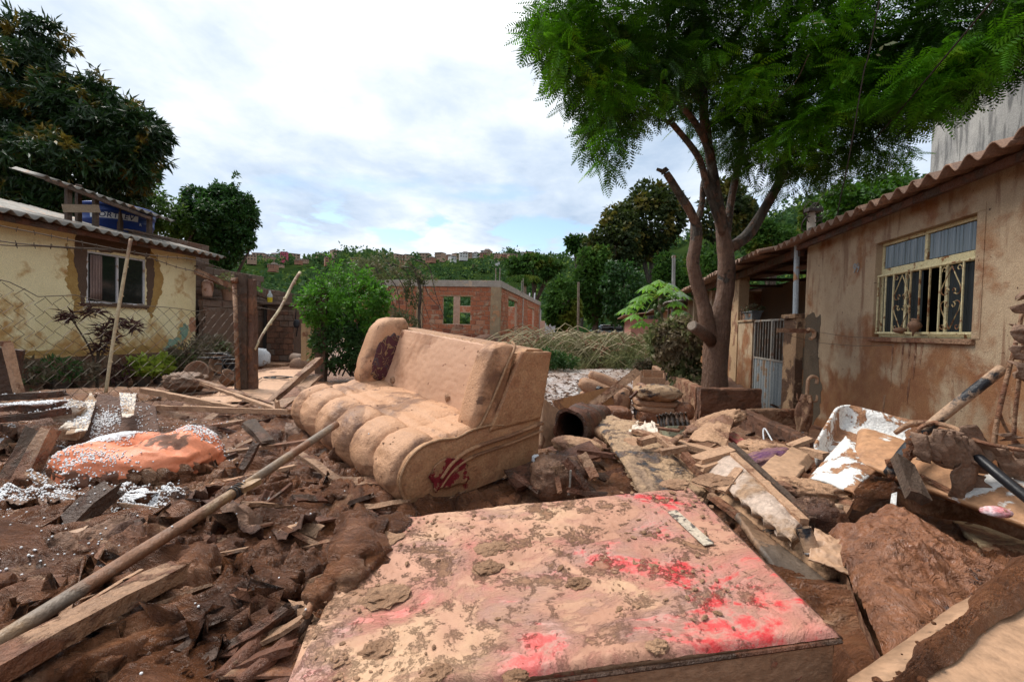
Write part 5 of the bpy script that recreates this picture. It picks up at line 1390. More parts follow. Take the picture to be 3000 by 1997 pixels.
def core_d(mb, d0, d1, z0, z1, s, holes):
    ds = sorted({d0, d1, *[h[0] for h in holes], *[h[1] for h in holes]})
    for a, c in zip(ds[:-1], ds[1:]):
        z = z0
        for h in [h for h in holes if h[0] <= a and h[1] >= c]:
            boxsd(mb, s - .052, s + .052, a, c, z, h[2]); z = h[3]
        boxsd(mb, s - .052, s + .052, a, c, z, z1)
c = MB(); core_d(c, -10.5, BD - .3, .3, zt_b - .01, BS, [hol_f]); obj('mortar_core', c, M['mortar'], bb)
c = MB(); wall_holes(c, BS + .32, SE, .3, zt_b - .01, BD - .052, BD + .052, hol_s); obj('mortar_core', c, M['mortar'], bb)
for a in ((BS - .14, BS + .14, BD - .30, BD + .1),): 
    c = MB(); boxsd(c, *a, .3, zt_b); obj('corner_column', c, M['concrete_tan'], bb)
q = fs(1231, 900)[0]
c = MB(); boxsd(c, BS - .10, BS + .10, q - .14, q + .14, .3, zt_b); obj('column', c, M['concrete_tan'], bb)
q = ss_(1527, 950)[0]
c = MB(); boxsd(c, q - .15, q + .15, BD - .1, BD + .09, .3, zt_b); obj('column', c, M['concrete'], bb)
c = MB(); boxsd(c, SE, SE + .3, BD - .15, BD + .1, .3, zt_b + .05); obj('column', c, M['concrete'], bb)
c = MB(); boxsd(c, BS - .12, BS + .12, -10.5, BD + .11, zt_b + .003, zt_b + .27); boxsd(c, BS + .123, SE + .3, BD - .12, BD + .12, zt_b + .003, zt_b + .27); obj('ring_beam', c, M['concrete'], bb)
c = MB(); boxsd(c, BS - .09, BS + .09, hol_f[0] - .1, hol_f[1] + .1, hol_f[3] + .0, hol_f[3] + .05); obj('lintel', c, M['concrete_tan'], bb)
c = MB(); boxsd(c, hol_s[0][0] - .1, hol_s[0][1] + .1, BD - .08, BD + .08, hol_s[0][3], hol_s[0][3] + .09); boxsd(c, hol_s[1][0] - .1, hol_s[1][1] + .1, BD - .08, BD + .08, hol_s[1][3], hol_s[1][3] + .09); obj('lintel', c, M['concrete_tan'], bb)
# rooms behind: cross walls of the same brick with openings
inn = MB(); mc = MB()
def inner(s0, s1, d, holes, along='s'):
    global inn, mc
    R = np.stack([U, Nn, np.array([0, 0, 1.])], 1); z = .55; row = 0
    while z + .2 < 3.5:
        s = s0 - (.18 if row % 2 else 0)
        while s < s1:
            a, c = max(s, s0), min(s + .36, s1)
            if c - a > .08 and not any(a < h[1] and c > h[0] and z < h[3] and z + .2 > h[2] for h in holes):
                if along == 's': cham(inn, SD((a + c) / 2, d, z + .1), (c - a - .012, .13, .186), R, .008)
                else: cham(inn, SD(d, (a + c) / 2, z + .1), (.13, c - a - .012, .186), R, .008)
            s += .36
        z += .2; row += 1
    if along == 's': wall_holes(mc, s0, s1, .4, 3.4, d - .05, d + .05, holes)
    else: core_d(mc, s0, s1, .4, 3.4, d, holes)
boxsd(mc, BS + 4.1, BS + 4.3, -7.25, -6.95, .4, 3.4)
inner(-10, BD - .2, SE - .2, [(-9.9, -8.2, 1.0, 2.9)], 'd')
obj('inner_brick_courses', inn, M['brick'], bb, kind='stuff'); obj('mortar_core', mc, M['mortar'], bb, kind='stuff')
for px, y0, y1, dd in ((1452, 785, 825, 0), (1464, 785, 822, .1), (1528, 822, 852, 0), (1532, 815, 855, 0)):
    b = MB(); p = P(px, y1 + 6, 19 if px < 1500 else 24); t_ = P(px + 1, y0, 19 if px < 1500 else 24)
    bar(b, p, t_, .022, 5); obj('rebar', b, M['metal_bar'], bb)
for px in (1550, 1565):
    b = MB(); bar(b, P(px, 880, 29), P(px + 2, 858, 29), .05, 6); obj('pipe_end', b, M['white_print'], bb)
b = MB(); blobsheet(b, P(1425, 1015, 18.3), (.55, .4, .45), None, 30, 16, .25, 3, 2, 3); tag(obj('rubble_pile', b, M['crack'], smooth=True), 'small heap of reddish rubble at the foot of the brick corner', 'rubble')

# corrugated metal yard fence and other things beyond it
mf = thing('metal_fence', 'pale corrugated metal fence beside the brick building', 'fence', P(1612, 960, 40))
def msheet(px0, px1, py0, py1, y, n, mat, nm='metal_sheet'):
    for k in range(n):
        a = P(px0 + (px1 - px0) * k / n, py1, y); c = P(px0 + (px1 - px0) * (k + 1) / n, py1, y); h = P(px0, py0, y)[2] - P(px0, py1, y)[2]
        mb = MB(); nn_ = int(np.linalg.norm(c - a) / .03)
        def f(u, v):
            p = a + (c - a) * u[:, None]; p = p + np.array([0, 0, h]) * v[:, None]; p[:, 1] += .03 * np.sin(2 * np.pi * u * np.linalg.norm(c - a) / .25); return p
        sheet(mb, f, nn_, 2, .01); obj(nm, mb, mat, mf)
mfm = surf('pale zinc sheet', [(.38, .41, .42), (.50, .53, .54)], 2, bump=0)
msheet(1594, 1626, 946, 980, 40, 2, mfm)
b = MB(); cham(b, P(1583, 962, 39), (.75, .2, 1.3)); obj('end_pier', b, surf('pink render', [(.42, .27, .20), (.48, .32, .25)], 2), mf)
b = MB(); cham(b, P(1606, 984, 38), (.8, .8, .15)); obj('base_slab', b, M['concrete'], mf)
lp = thing('street_lamp', 'small street lamp with a curved arm beyond the brick building', 'street lamp', P(1584, 960, 42))
b = MB(); tube(b, spline([P(1584, 965, 42), P(1584, 920, 42), P(1583, 906, 42), P(1578, 904, 42)], 14), .07, 6); obj('pole', b, M['concrete_tall'], lp)
b = MB(); cham(b, P(1577, 905, 42), (.35, .2, .1)); obj('lamp_head', b, M['concrete_tall'], lp)
b = MB(); tube(b, [P(1693, 975, 26), P(1695, 826, 26)], .07, 7); o = tag(obj('bare_pole', b, M['bark_grey']), 'straight slender bare pole standing before the tall trees', 'pole')
for i, (px, py, L, lb_) in enumerate(((1790, 976, 4.2, 'silver'), (1905, 977, 4.6, 'white'))):
    c0 = P(px, py, 46); t = thing('parked_car', '%s car parked far off behind the flattened bamboo%s' % (lb_, ', nearer the big tree' if i else ', left of the white one'), 'car', c0 - (0, 0, .7))
    b = MB(); cham(b, c0 + (0, 0, -.05), (L, 1.7, .65), b=.12); obj('body', b, M['car_white' if i else 'metal_galv'], t)
    b = MB(); cham(b, c0 + (-.1, 0, .5), (L * .55, 1.5, .55), b=.18); obj('cabin', b, M['glass'], t)
    b = MB(); cham(b, c0 + (-.1, 0, .80), (L * .42, 1.4, .07), b=.02); obj('roof', b, M['car_white'], t)
    for sx in (-.31, .31):
        for sy in (-1, 1):
            b = MB(); tube(b, [c0 + (L * sx, sy * .75, -.42), c0 + (L * sx, sy * .88, -.42)], .32, 14); obj('wheel', b, M['black_plastic'], t)

# ------------------------------------------------------------------ trees
def crown(parent, blobs, mat, size, width=.5, droop=.3, seed=0, cluster=0, gate=-.05, freq=1.2, name='crown', jit=.5, shell=.6, per=1.0):
    """blobs: (centre, radii, number of leaves)"""
    rg = np.random.default_rng(seed + 100); mb = MB()
    for i, (c, r, n) in enumerate(blobs):
        c = np.asarray(c, float)
        n = int(n * per)
        if cluster:
            pts = blob_points(c, r, max(2, n // cluster), rg, gate, freq, shell, seed + i)
            d0 = (pts - c) / np.asarray(r); d0 /= np.linalg.norm(d0, axis=1)[:, None] + 1e-9
            C_ = np.repeat(pts, cluster, 0); D = np.repeat(d0, cluster, 0) * .5 + rg.normal(size=C_.shape) * .75; D[:, 2] -= droop
            C_ = C_ + rg.normal(size=C_.shape) * size * .12
            leaf_cards(mb, C_, size, D, width, .25, .25, rg)
        else:
            pts = blob_points(c, r, n, rg, gate, freq, shell, seed + i); D = (pts - c) / np.asarray(r) * .6; D[:, 2] -= droop
            leaf_cards(mb, pts, size, D, width, jit, .2, rg)
    return obj(name, mb, mat, parent)
# mango tree, left
mg = thing('mango_tree', 'huge dark mango tree with yellowish new shoots behind the yellow house', 'tree', P(60, 980, 17))
b = MB()
base = P(60, 1000, 17)
limb(b, [base + (0, 0, -1), base + (.3, 0, 2.2), base + (.1, 0, 4)], .55, .4, 10)
for e in ((-3, .5, 8), (1.2, .3, 8.5), (3.2, -.5, 6), (-.5, 1, 10), (4.2, 0, 5.2)): limb(b, [base + (.1, 0, 3.6), base + np.array(e) * (.4, .4, .72), base + np.array(e)], .28, .08, 7, seed=int(e[2]))
obj('trunk', b, M['bark_dark'], mg)
def blob(px, py, y, rx, ry, n, rd=None): return (P(px, py, y), (rx / F * y, rd or rx / F * y * .9, ry / F * y), n)
crown(mg, [blob(40, 170, 17, 95, 130, 3600), blob(100, 330, 16.5, 150, 190, 9000), blob(-60, 420, 16, 150, 220, 4000), blob(250, 330, 16.5, 120, 110, 6000), blob(330, 410, 16.5, 130, 120, 6500), blob(400, 400, 16.5, 85, 60, 2600), blob(200, 500, 16, 200, 110, 9000),
    blob(60, 560, 15.8, 130, 80, 4800), blob(140, 110, 17, 60, 50, 700), blob(140, 600, 15.5, 120, 50, 2600), blob(370, 480, 16, 75, 70, 2400)], M['leaf_mango'], .34, .24, .55, 1, 9, -.08, 1.0)
mt = thing('slender_tree', 'loose light green tree between the mango and the round tree', 'tree', P(470, 960, 20))
b = MB(); q = P(470, 1000, 20); limb(b, [q, q + (.2, 0, 3), q + (-.5, 0, 5.5)], .18, .05); limb(b, [q + (.1, 0, 2.5), q + (1.5, 0, 5)], .1, .04); obj('trunk', b, M['bark_dark'], mt)
crown(mt, [blob(395, 590, 20, 80, 55, 1300), blob(470, 620, 20, 70, 60, 1500), blob(520, 650, 20, 60, 50, 1500), blob(350, 640, 20, 90, 50, 1500), blob(430, 560, 20, 60, 30, 250)], leafmat('light loose leaves', (.02, .05, .01), (.07, .14, .02), (.12, .11, .02), .35, .8), .20, .4, .3, 2, 5, 0)
rt = thing('round_tree', 'dense rounded green tree standing over the block wall end', 'tree', P(640, 960, 21))
b = MB(); q = P(650, 1010, 21); limb(b, [q, q + (.1, 0, 2.2), q + (0, 0, 4.4)], .22, .1)
for e in ((-1.4, 0, 4.8), (1.3, 0, 4.6), (.2, .6, 5.6)): limb(b, [q + (.1, 0, 2), q + np.array(e)], .1, .04, 6)
obj('trunk', b, M['bark_dark'], rt)
crown(rt, [blob(640, 650, 21, 95, 85, 8000), blob(600, 600, 21, 60, 50, 3200), blob(690, 625, 21, 60, 65, 3500), blob(655, 575, 21, 50, 32, 1600), blob(570, 670, 21, 60, 55, 2800), blob(690, 700, 21, 50, 40, 2000), blob(660, 745, 21, 50, 35, 1300), blob(640, 780, 21, 35, 25, 500),
    blob(692, 530, 21, 7, 26, 60), blob(633, 545, 21, 6, 22, 40), blob(540, 595, 21, 20, 5, 30)], M['leaf_round'], .19, .5, .35, 3, 4, -.12)
# nearer valley trees, one by one, right of the brick building
VT = [(1905, 650, 58, 135, 115, 'leaf_yellow', 'broad dark tree with yellow blossom behind the trunk of the nearest tree', 9000, .62), (1800, 720, 55, 90, 110, 'leaf_yellow', 'dark yellow-flecked tree on the left flank of the broad flowering tree', 5200, .6), (2120, 640, 56, 90, 120, 'leaf_yellow', 'dark tree seen between the trunk forks and the ochre roof', 5200, .6),
      (1700, 715, 62, 45, 28, 'leaf_mid', 'small round tree top rising on the skyline right of the ridge houses', 900, .6),
      (1650, 880, 34, 55, 95, 'leaf_mid', 'feathery mid green tree right beside the brick building', 4200, .30), (1560, 790, 48, 90, 45, 'leaf_mid', 'spreading tree top just above the brick ring beam', 3000, .45), (1740, 830, 44, 70, 120, 'leaf_mid', 'tall narrow tree behind the bare slender pole', 4200, .42),
      (1830, 850, 42, 75, 105, 'leaf_round', 'dark glossy tree behind the flattened bamboo', 4600, .36), (1960, 850, 44, 75, 120, 'leaf_mid', 'shady tree behind the papaya', 4200, .42), (2060, 830, 46, 80, 130, 'leaf_mid', 'dim tree glimpsed left of the big trunk', 3600, .45),
        
        
      (2560, 600, 26, 150, 90, 'leaf_canopy', 'yellow green tree rising over the ochre roof below the canopy', 5200, .26), (2440, 640, 30, 90, 75, 'leaf_mid', 'dark green tree on the slope behind the utility pole', 3600, .3), (2260, 700, 40, 80, 60, 'leaf_mid', 'green tree over the porch roof', 3200, .36)]
for i, (px, py, y, rx, ry, m_, lb_, n, sz) in enumerate(VT):
    q = P(px, 975, y); q[2] = min(q[2], 1.0) - .5
    t = thing('valley_tree', lb_, 'tree', q); top = P(px, py, y)
    b = MB(); limb(b, [q, q * .5 + top * .5 + (.2, 0, 0), top], .008 * y, .003 * y, 6, seed=i)
    for k in range(4): limb(b, [q * .55 + top * .45, top + (rnd.uniform(-.7, .7) * rx / F * y, 0, rnd.uniform(-.5, .5) * ry / F * y)], .004 * y, .0015 * y, 5, seed=i + k)
    obj('trunk', b, M['bark_grey' if i % 3 == 1 else 'bark_dark'], t)
    bl = [blob(px, py, y, rx * .8, ry * .8, n * .4)]
    rr = random.Random(i)
    for k in range(6):
        a = rr.uniform(0, 6.28); bl.append(blob(px + math.cos(a) * rx * .62, py + math.sin(a) * ry * .62, y, rx * .42, ry * .38, n * .1))
    crown(t, bl, M[m_], sz, .62, .3, i * 3, 0, -.15, 1.4)
# palm in front of the valley trees
pm = thing('palm_tree', 'small palm with drooping fronds above the brick side wall', 'palm', P(1540, 960, 45))
b = MB(); q = P(1540, 975, 45); t_ = P(1538, 830, 45); limb(b, [q - (0, 0, 1), t_], .2, .14); obj('trunk', b, M['bark_grey'], pm)
b = MB()
for k in range(16):
    a = k / 16 * 6.28; L = 2.2
    for j in range(14):
        u = j / 14; c = t_ + np.array([math.cos(a) * L * u, math.sin(a) * L * u, 1.1 * math.sin(u * 2.6) - .6 * u])
        leaf_cards(b, np.array([c, c]), .55, np.array([[-math.sin(a), math.cos(a), -.7], [math.sin(a), -math.cos(a), -.7]]), .14, .1, .3)
obj('fronds', b, M['leaf_mid'], pm)

# the big feathery tree in front of the ochre house
TB = P(2093, 1160, 9.7)
bt = thing('feathery_tree', 'big forked tree with feathery canopy and mud coated trunk in the low planter', 'tree', TB)
def L3(pts): return [P(*p) for p in pts]
b = MB()
path = spline(L3([(2092, 1175, 9.7), (2093, 1100, 9.7), (2098, 1020, 9.7), (2108, 950, 9.7), (2122, 860, 9.7), (2128, 780, 9.7), (2120, 700, 9.7), (2106, 620, 9.7), (2090, 520, 9.6), (2075, 430, 9.5), (2062, 330, 9.3), (2058, 220, 9.1), (2060, 120, 9), (2062, -40, 8.8)]), 60)
tube(b, path, [.26, .25, .26, .265, .20, .175, .18, .16, .135, .12, .105, .095, .09, .085, .08, .07, .06], 18, True, noise=.10, seed=3)
V = b.v[-1]; V[:] = V + .016 * np.stack([fbm(V * (5, 5, 1.6) + 9 * k, 4, k, .6, True) for k in range(3)], 1)
limbs = [([(2090, 1010, 9.65), (2070, 940, 9.6), (2055, 870, 9.6), (2032, 780, 9.55), (2040, 700, 9.5), (2040, 655, 9.5)], .165, .11, 14),
         ([(2040, 665, 9.5), (2020, 615, 9.4), (1985, 560, 9.3), (1952, 508, 9.2)], .095, .07, 12),
         ([(2040, 665, 9.5), (2055, 600, 9.6), (2060, 540, 9.6), (2075, 500, 9.6)], .065, .05, 10),
         ([(2118, 690, 9.65), (2075, 560, 9.5), (2050, 470, 9.4), (2010, 410, 9.3), (1968, 362, 9.2)], .08, .055, 12),
         ([(2127, 700, 9.7), (2140, 600, 9.8), (2160, 500, 9.9), (2185, 380, 10), (2210, 250, 10), (2230, 120, 10)], .09, .04, 10),
         ([(2130, 730, 9.7), (2190, 690, 9.8), (2240, 610, 9.9), (2290, 520, 10), (2310, 430, 10), (2340, 300, 9.8), (2420, 160, 9.4), (2520, 40, 9)], .125, .04, 12),
         ([(2085, 470, 9.5), (2050, 380, 9.2), (1990, 300, 8.8), (1930, 230, 8.4), (1860, 150, 8), (1760, 60, 7.6)], .075, .025, 9),
         ([(2060, 260, 9.1), (2120, 150, 9.3), (2200, 40, 9.4)], .08, .04, 8), ([(2050, 300, 9.1), (1990, 180, 9), (1940, 20, 8.8)], .07, .03, 8),
         ([(2320, 380, 9.9), (2450, 330, 9), (2600, 300, 8), (2760, 260, 7.2)], .07, .02, 8), ([(2340, 300, 9.8), (2480, 200, 8.6), (2680, 120, 7.4), (2880, 90, 6.6)], .07, .02, 8)]
for i, (p, r0, r1, n) in enumerate(limbs): tube(b, spline(L3(p), 24), np.linspace(r0, r1, 24), n, True, noise=.14, seed=i)
obj('trunk', b, M['bark'], bt, smooth=True)
b = MB(); tube(b, L3([(2085, 1000, 9.6), (2060, 975, 9.35), (2028, 955, 9.1)]), [.13, .125, .115], 16, noise=.06); obj('stub', b, M['bark'], bt, smooth=True)
b = MB(); c0 = P(2028, 955, 9.1); dd = P(2028, 955, 9.1) - P(2060, 975, 9.35); dd /= np.linalg.norm(dd); tube(b, [c0 - dd * .02, c0 + dd * .03], [.112, .09], 14, noise=.12); obj('sawn_face', b, surf('sawn grey wood', [(.22, .17, .13), (.34, .28, .22)], 9, stretch=(1, 5, 1), bump=.5), bt)
for p, dr_ in (((1950, 505, 9.2), (-.5, 0, .8)), ((1965, 360, 9.2), (-.6, 0, .7))):
    b = MB(); c0 = P(*p); tube(b, [c0, c0 + np.array(dr_) * .09], [.09, .07], 10, noise=.3); tube(b, [c0, c0 + np.array([-.18, 0, .06])], [.05, .03], 7, noise=.2); obj('broken_end', b, M['bark_dark'], bt)
# feathery fronds: a drooping rib with pairs of narrow leaflets
def frond_template(np_=9, L=1.0, W=.28):
    q = []
    for k in range(np_ + 1):
        u = (k + .6) / (np_ + .6); a = np.array([u * L, 0, -.22 * u * u * L]); w = W * math.sin(math.pi * (.12 + .86 * u)) ** .6
        for sg in (-1, 1):
            d = np.array([.42, sg, -.28]); d /= np.linalg.norm(d); t = np.array([1, -sg * .35, 0]) * .027 * L
            q.append([a - t * .5, a + d * w * .5 - t * 1.2, a + d * w, a + d * w * .5 + t * 1.2])
    for k in range(3):
        u0, u1 = k / 3, (k + 1) / 3; f = lambda u: np.array([u * L, 0, -.22 * u * u * L])
        q.append([f(u0) - (0, .006, 0), f(u1) - (0, .004, 0), f(u1) + (0, .004, 0), f(u0) + (0, .006, 0)])
    return np.array(q).reshape(-1, 3)
FT = frond_template(); cb2 = MB()
FT2 = frond_template(3, 1, .34)
def fronds(mb, pts, size, rg, out=None, droop=.5, FT=FT):
    n = len(pts)
    d = rg.normal(size=(n, 3)) * (1, 1, .35) + (0 if out is None else out * .8); d[:, 2] -= droop * rg.uniform(.2, 1, n)
    d /= np.linalg.norm(d, axis=1)[:, None]
    up = rg.normal(size=(n, 3)) * .35 + (0, 0, 1); s = np.cross(up, d); s /= np.linalg.norm(s, axis=1)[:, None]; u = np.cross(d, s)
    R = np.stack([d, s, u], -1) * (size * rg.uniform(.7, 1.25, n))[:, None, None]
    V = np.einsum('nij,kj->nki', R, FT) + pts[:, None]
    mb.add(V.reshape(-1, 3), np.arange(n * len(FT)).reshape(-1, 4))
rgc = np.random.default_rng(77); cb = MB()
CB = [(1600, 90, 7.4, 55, 60, 110), (1640, 30, 7.8, 90, 60, 200), (1700, 120, 7.8, 100, 90, 330), (1800, 60, 8, 120, 90, 380), (1780, 210, 8, 110, 80, 360), (1680, 230, 7.8, 55, 60, 110), (1770, 300, 8, 60, 60, 150), (1760, 380, 8, 55, 50, 120), (1800, 440, 8, 38, 40, 60),
      (1930, 90, 8.4, 120, 110, 480), (1900, 240, 8.4, 110, 75, 360), (1860, 320, 8.3, 50, 40, 70), (2050, 60, 8.8, 130, 110, 520), (2000, 200, 8.8, 100, 80, 260), (2180, 100, 9, 150, 130, 600), (2110, 260, 9, 110, 90, 380), (2250, 250, 9, 130, 110, 480), (2200, 380, 9.6, 110, 70, 330), (2120, 400, 10.4, 70, 55, 140),
      (2370, 80, 8.6, 150, 120, 560), (2400, 230, 8.4, 120, 100, 420), (2290, 420, 8.6, 110, 70, 300), (2420, 400, 8.6, 130, 80, 360), (2490, 470, 9, 100, 45, 180), (2560, 90, 7.8, 150, 110, 480), (2570, 250, 7.8, 110, 90, 300), (2650, 200, 7.2, 120, 90, 360), (2750, 90, 6.9, 150, 90, 420), (2790, 210, 6.8, 120, 70, 260), (2720, 300, 6.9, 80, 40, 110),
      (2900, 60, 6.2, 140, 100, 380), (2940, 150, 6.2, 90, 50, 120), (2560, 400, 9.2, 60, 60, 110), (2330, 520, 9.6, 70, 40, 60)]
for (px, py, y, rx, ry, n) in CB:
    c, r, _ = blob(px, py, y, rx, ry, n, .85 + .004 * rx); pts = blob_points(c, r, int(n * .95), rgc, -.02, 1.1, .35, int(px) % 97)
    o_ = (pts - c) / np.asarray(r); fronds(cb, pts, .38, rgc, o_, .8)
for (px, py, y, rx, ry, n) in ((1650, 150, 7.1, 60, 60, 60), (1600, 60, 7.0, 40, 40, 30), (1730, 60, 7.2, 90, 40, 60), (1780, 240, 7.2, 70, 70, 70), (1760, 400, 7.6, 40, 80, 40), (2070, 150, 7.8, 50, 40, 30), (2190, 260, 7.9, 90, 60, 80), (2330, 410, 7.9, 90, 60, 80), (2250, 60, 7.9, 100, 50, 50),
        (2450, 90, 7.3, 130, 60, 90), (2480, 220, 7.3, 90, 50, 60), (2640, 260, 6.6, 90, 50, 70), (2740, 300, 6.4, 90, 40, 60), (2780, 170, 6.1, 110, 50, 80), (2880, 190, 5.8, 60, 40, 30), (2420, 330, 7.6, 90, 50, 60), (1900, 280, 7.6, 60, 50, 30), (2560, 460, 8.2, 90, 40, 60), (2950, 60, 5.6, 60, 60, 30)):
    c, r, _ = blob(px, py, y, rx, ry, n, .5); pts = blob_points(c, r, int(n * 1.3), rgc, -.1, 1.1, .35, int(px) % 89); fronds(cb2, pts, .36, rgc, None, .75)
M['leaf_bright'] = leafmat('bright feathery leaves', (.035, .12, .004), (.12, .33, .010), (.19, .33, .012), .30, 1.5)  # brighter copy of the canopy leaves: light on outer clumps put into colour
# the upper canopy, out of the picture, shades what is below it
for k in range(26):
    c = P(2050 + rgc.uniform(-420, 900), 10, 8.6 + rgc.uniform(-1.5, 2.0)) + (0, 0, rgc.uniform(.8, 3.0)); pts = blob_points(c, (1.5, 1.5, .9), 170, rgc, -.2, 1.1, .3, k); fronds(cb, pts, .6, rgc, None, .4, FT2)
obj('crown', cb, M['leaf_canopy'], bt)
obj('bright_fronds', cb2, M['leaf_bright'], bt)
POD = leafmat('pale pods', (.22, .24, .12), (.34, .36, .20))
for (px, py) in ((2565, 80), (2560, 105), (2590, 130), (2575, 150), (2600, 128), (2565, 160), (2380, 70), (2405, 60), (2970, 20), (2985, 35), (2880, 40)):
    b = MB(); leaf_cards(b, np.array([P(px, py, 6.4)]), .10, np.array([[.4, -.5, -.3]]), .45, .5, .1); obj('seed_pod', b, POD, bt)

# bush behind the sofa, hanging creeper, papaya, vine shrub, flattened bamboo
bs = thing('green_bush', 'bright leafy bush growing through the wire fence behind the sofa', 'bush', P(1010, 1080, 9.3))
b = MB(); q = P(1010, 1085, 9.3)
for k in range(12): limb(b, [q + (rnd.uniform(-.3, .3), rnd.uniform(-.2, .2), -.1), q + (rnd.uniform(-.7, .7), rnd.uniform(-.3, .3), rnd.uniform(.6, 1.0)), q + (rnd.uniform(-.9, .9), rnd.uniform(-.3, .3), rnd.uniform(1.1, 1.9))], .018, .006, 5, seed=k)
obj('stems', b, M['bark_dark'], bs)
crown(bs, [blob(1010, 910, 9.2, 65, 65, 1700), blob(940, 900, 9.0, 60, 60, 1500), blob(1080, 890, 9.1, 60, 70, 2000), blob(990, 815, 9.3, 22, 40, 300), blob(1075, 825, 9.3, 25, 40, 300), blob(1110, 870, 9.3, 30, 40, 400), blob(1035, 800, 9.3, 14, 35, 120), blob(930, 840, 9.1, 22, 30, 200), blob(1100, 960, 9.0, 40, 50, 600), blob(920, 870, 9, 40, 40, 500)], M['leaf_bush'], .085, .42, .1, 5, 3, .16, name='upper_foliage')
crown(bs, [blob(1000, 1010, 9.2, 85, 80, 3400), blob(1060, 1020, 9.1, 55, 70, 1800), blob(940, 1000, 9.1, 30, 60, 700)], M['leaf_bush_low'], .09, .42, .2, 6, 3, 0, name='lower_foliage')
b = MB(); sb_ = MB(); rgs = np.random.default_rng(4)
for k in range(46):
    a = rgs.uniform(0, 6.28); c0 = P(1005 + 70 * math.cos(a), 925 + 85 * math.sin(a), 9.2 + rgs.uniform(-.4, .4)); d = np.array([math.cos(a) * .5 + rgs.normal() * .25, rgs.normal() * .3, abs(math.sin(a)) * .5 + .45]) * rgs.uniform(.35, .75)
    pth = spline([c0, c0 + d * .55, c0 + d + (0, 0, -.12 * rgs.random())], 12); tube(sb_, pth, .005, 3, False)
    C_ = np.repeat(pth[2:], 3, 0); leaf_cards(b, C_, .085, rgs.normal(size=C_.shape) + d * 1.2, .4, .4, .25, rgs)
obj('shoot_leaves', b, M['leaf_bush'], bs); obj('shoots', sb_, M['bark_dark'], bs)
cr = thing('hanging_creeper', 'straggly grey green creeper trailing in front of the brick wall', 'creeper', P(1170, 990, 13))
b = MB()
for k in range(9):
    x0 = 1080 + k * 22; limb(b, [P(x0 - 40, 770 + rnd.uniform(-20, 30), 13), P(x0, 800 + rnd.uniform(-20, 30), 13), P(x0 + 20, 860, 12.9), P(x0 + 30 + rnd.uniform(-20, 40), 930 + rnd.uniform(-30, 60), 12.8)], .02, .008, 5, seed=k)
limb(b, [P(1240, 1040, 12.8), P(1228, 940, 12.8), P(1232, 850, 12.9), P(1215, 790, 13)], .05, .03, 6)
obj('stems', b, M['bark_dark'], cr)
crown(cr, [blob(1120, 780, 13, 80, 38, 1100), blob(1080, 790, 12.5, 50, 45, 700), blob(1160, 830, 13, 50, 40, 380), blob(1215, 850, 13, 28, 60, 700), blob(1125, 915, 12.5, 60, 28, 900), blob(1180, 940, 12.5, 45, 30, 700), blob(1190, 990, 12.4, 55, 35, 800), blob(1235, 800, 13, 20, 35, 250), blob(1270, 830, 13, 15, 25, 60)],
      leafmat('olive creeper leaves', (.035, .045, .015), (.11, .13, .05), (.17, .13, .07), .3, 1.2, .6, .4), .085, .4, .5, 8, 3, .0, name='foliage')
pa = thing('papaya_tree', 'papaya tree with big lobed leaves and green fruit left of the trunk', 'papaya tree', P(1933, 1060, 12))
b = MB(); q, t_ = P(1935, 1060, 12), P(1932, 855, 12); limb(b, [q, (q + t_) / 2 + (.05, 0, 0), t_], .09, .055, 9); obj('trunk', b, M['bark_grey'], pa)
fr_ = MB(); Vf = None
for k in range(8):
    b = MB(); a = k * 2.4; c = t_ + np.array([.11 * math.cos(a), .11 * math.sin(a), -.12 - .07 * k]); lathe(b, [(0, -.09), (.04, -.075), (.062, -.02), (.055, .04), (.02, .08), (0, .085)], c, 10); obj('fruit', b, leafmat('papaya fruit', (.04, .07, .02), (.07, .11, .03), transl=.02), pa, smooth=True)
for k, (px, py, y) in enumerate(((1900, 835, 11.7), (1960, 830, 12), (1990, 855, 11.6), (1930, 820, 12.3), (1980, 880, 12), (1895, 860, 12.3), (1875, 868, 11.5), (1840, 900, 11.6), (1860, 920, 12.2), (1880, 940, 11.6), (1985, 850, 12.5), (1950, 842, 11.5), (1865, 885, 12.6), (1990, 905, 11.8))):
    c = P(px, py, y); b = MB(); limb(b, [t_ + (0, 0, -.1), (t_ + c) / 2 + (0, 0, .08), c], .014, .009, 5)
    obj('leaf_stalk', b, M['leaf_lime'], pa)
    b = MB(); out = c - t_; out[2] = 0; out /= np.linalg.norm(out) + 1e-6; base_a = math.atan2(out[1], out[0]) + rnd.uniform(-.4, .4)
    for j in range(9):
        a = base_a + (j - 4) * .62; d = np.array([math.cos(a), math.sin(a), -.35]); L = .36 * (1 - .05 * abs(j - 4)); s = np.array([-math.sin(a), math.cos(a), 0])
        pts = []
        for u, w_ in ((0, .012), (.3, .045), (.45, .03), (.62, .085), (.75, .04), (1, .004)):
            m_ = c + d * L * u + (0, 0, -.10 * u * u); pts += [m_ + s * w_, m_ + (0, 0, .012), m_ - s * w_]
        b.add(pts, gridq(6, 3))
    obj('leaf', b, M['leaf_papaya'], pa)
vs = thing('vine_shrub', 'thick shrub of drooping mud splashed vine leaves left of the trunk', 'shrub', P(1975, 1110, 10.8))
b = MB(); q = P(1980, 1115, 10.8)
for k in range(9): limb(b, [q + (rnd.uniform(-.3, .3), 0, 0), q + (rnd.uniform(-.6, .6), .1, .7), q + (rnd.uniform(-.8, .8), 0, rnd.uniform(.9, 1.5))], .02, .008, 5, seed=k)
obj('stems', b, M['bark_dark'], vs)
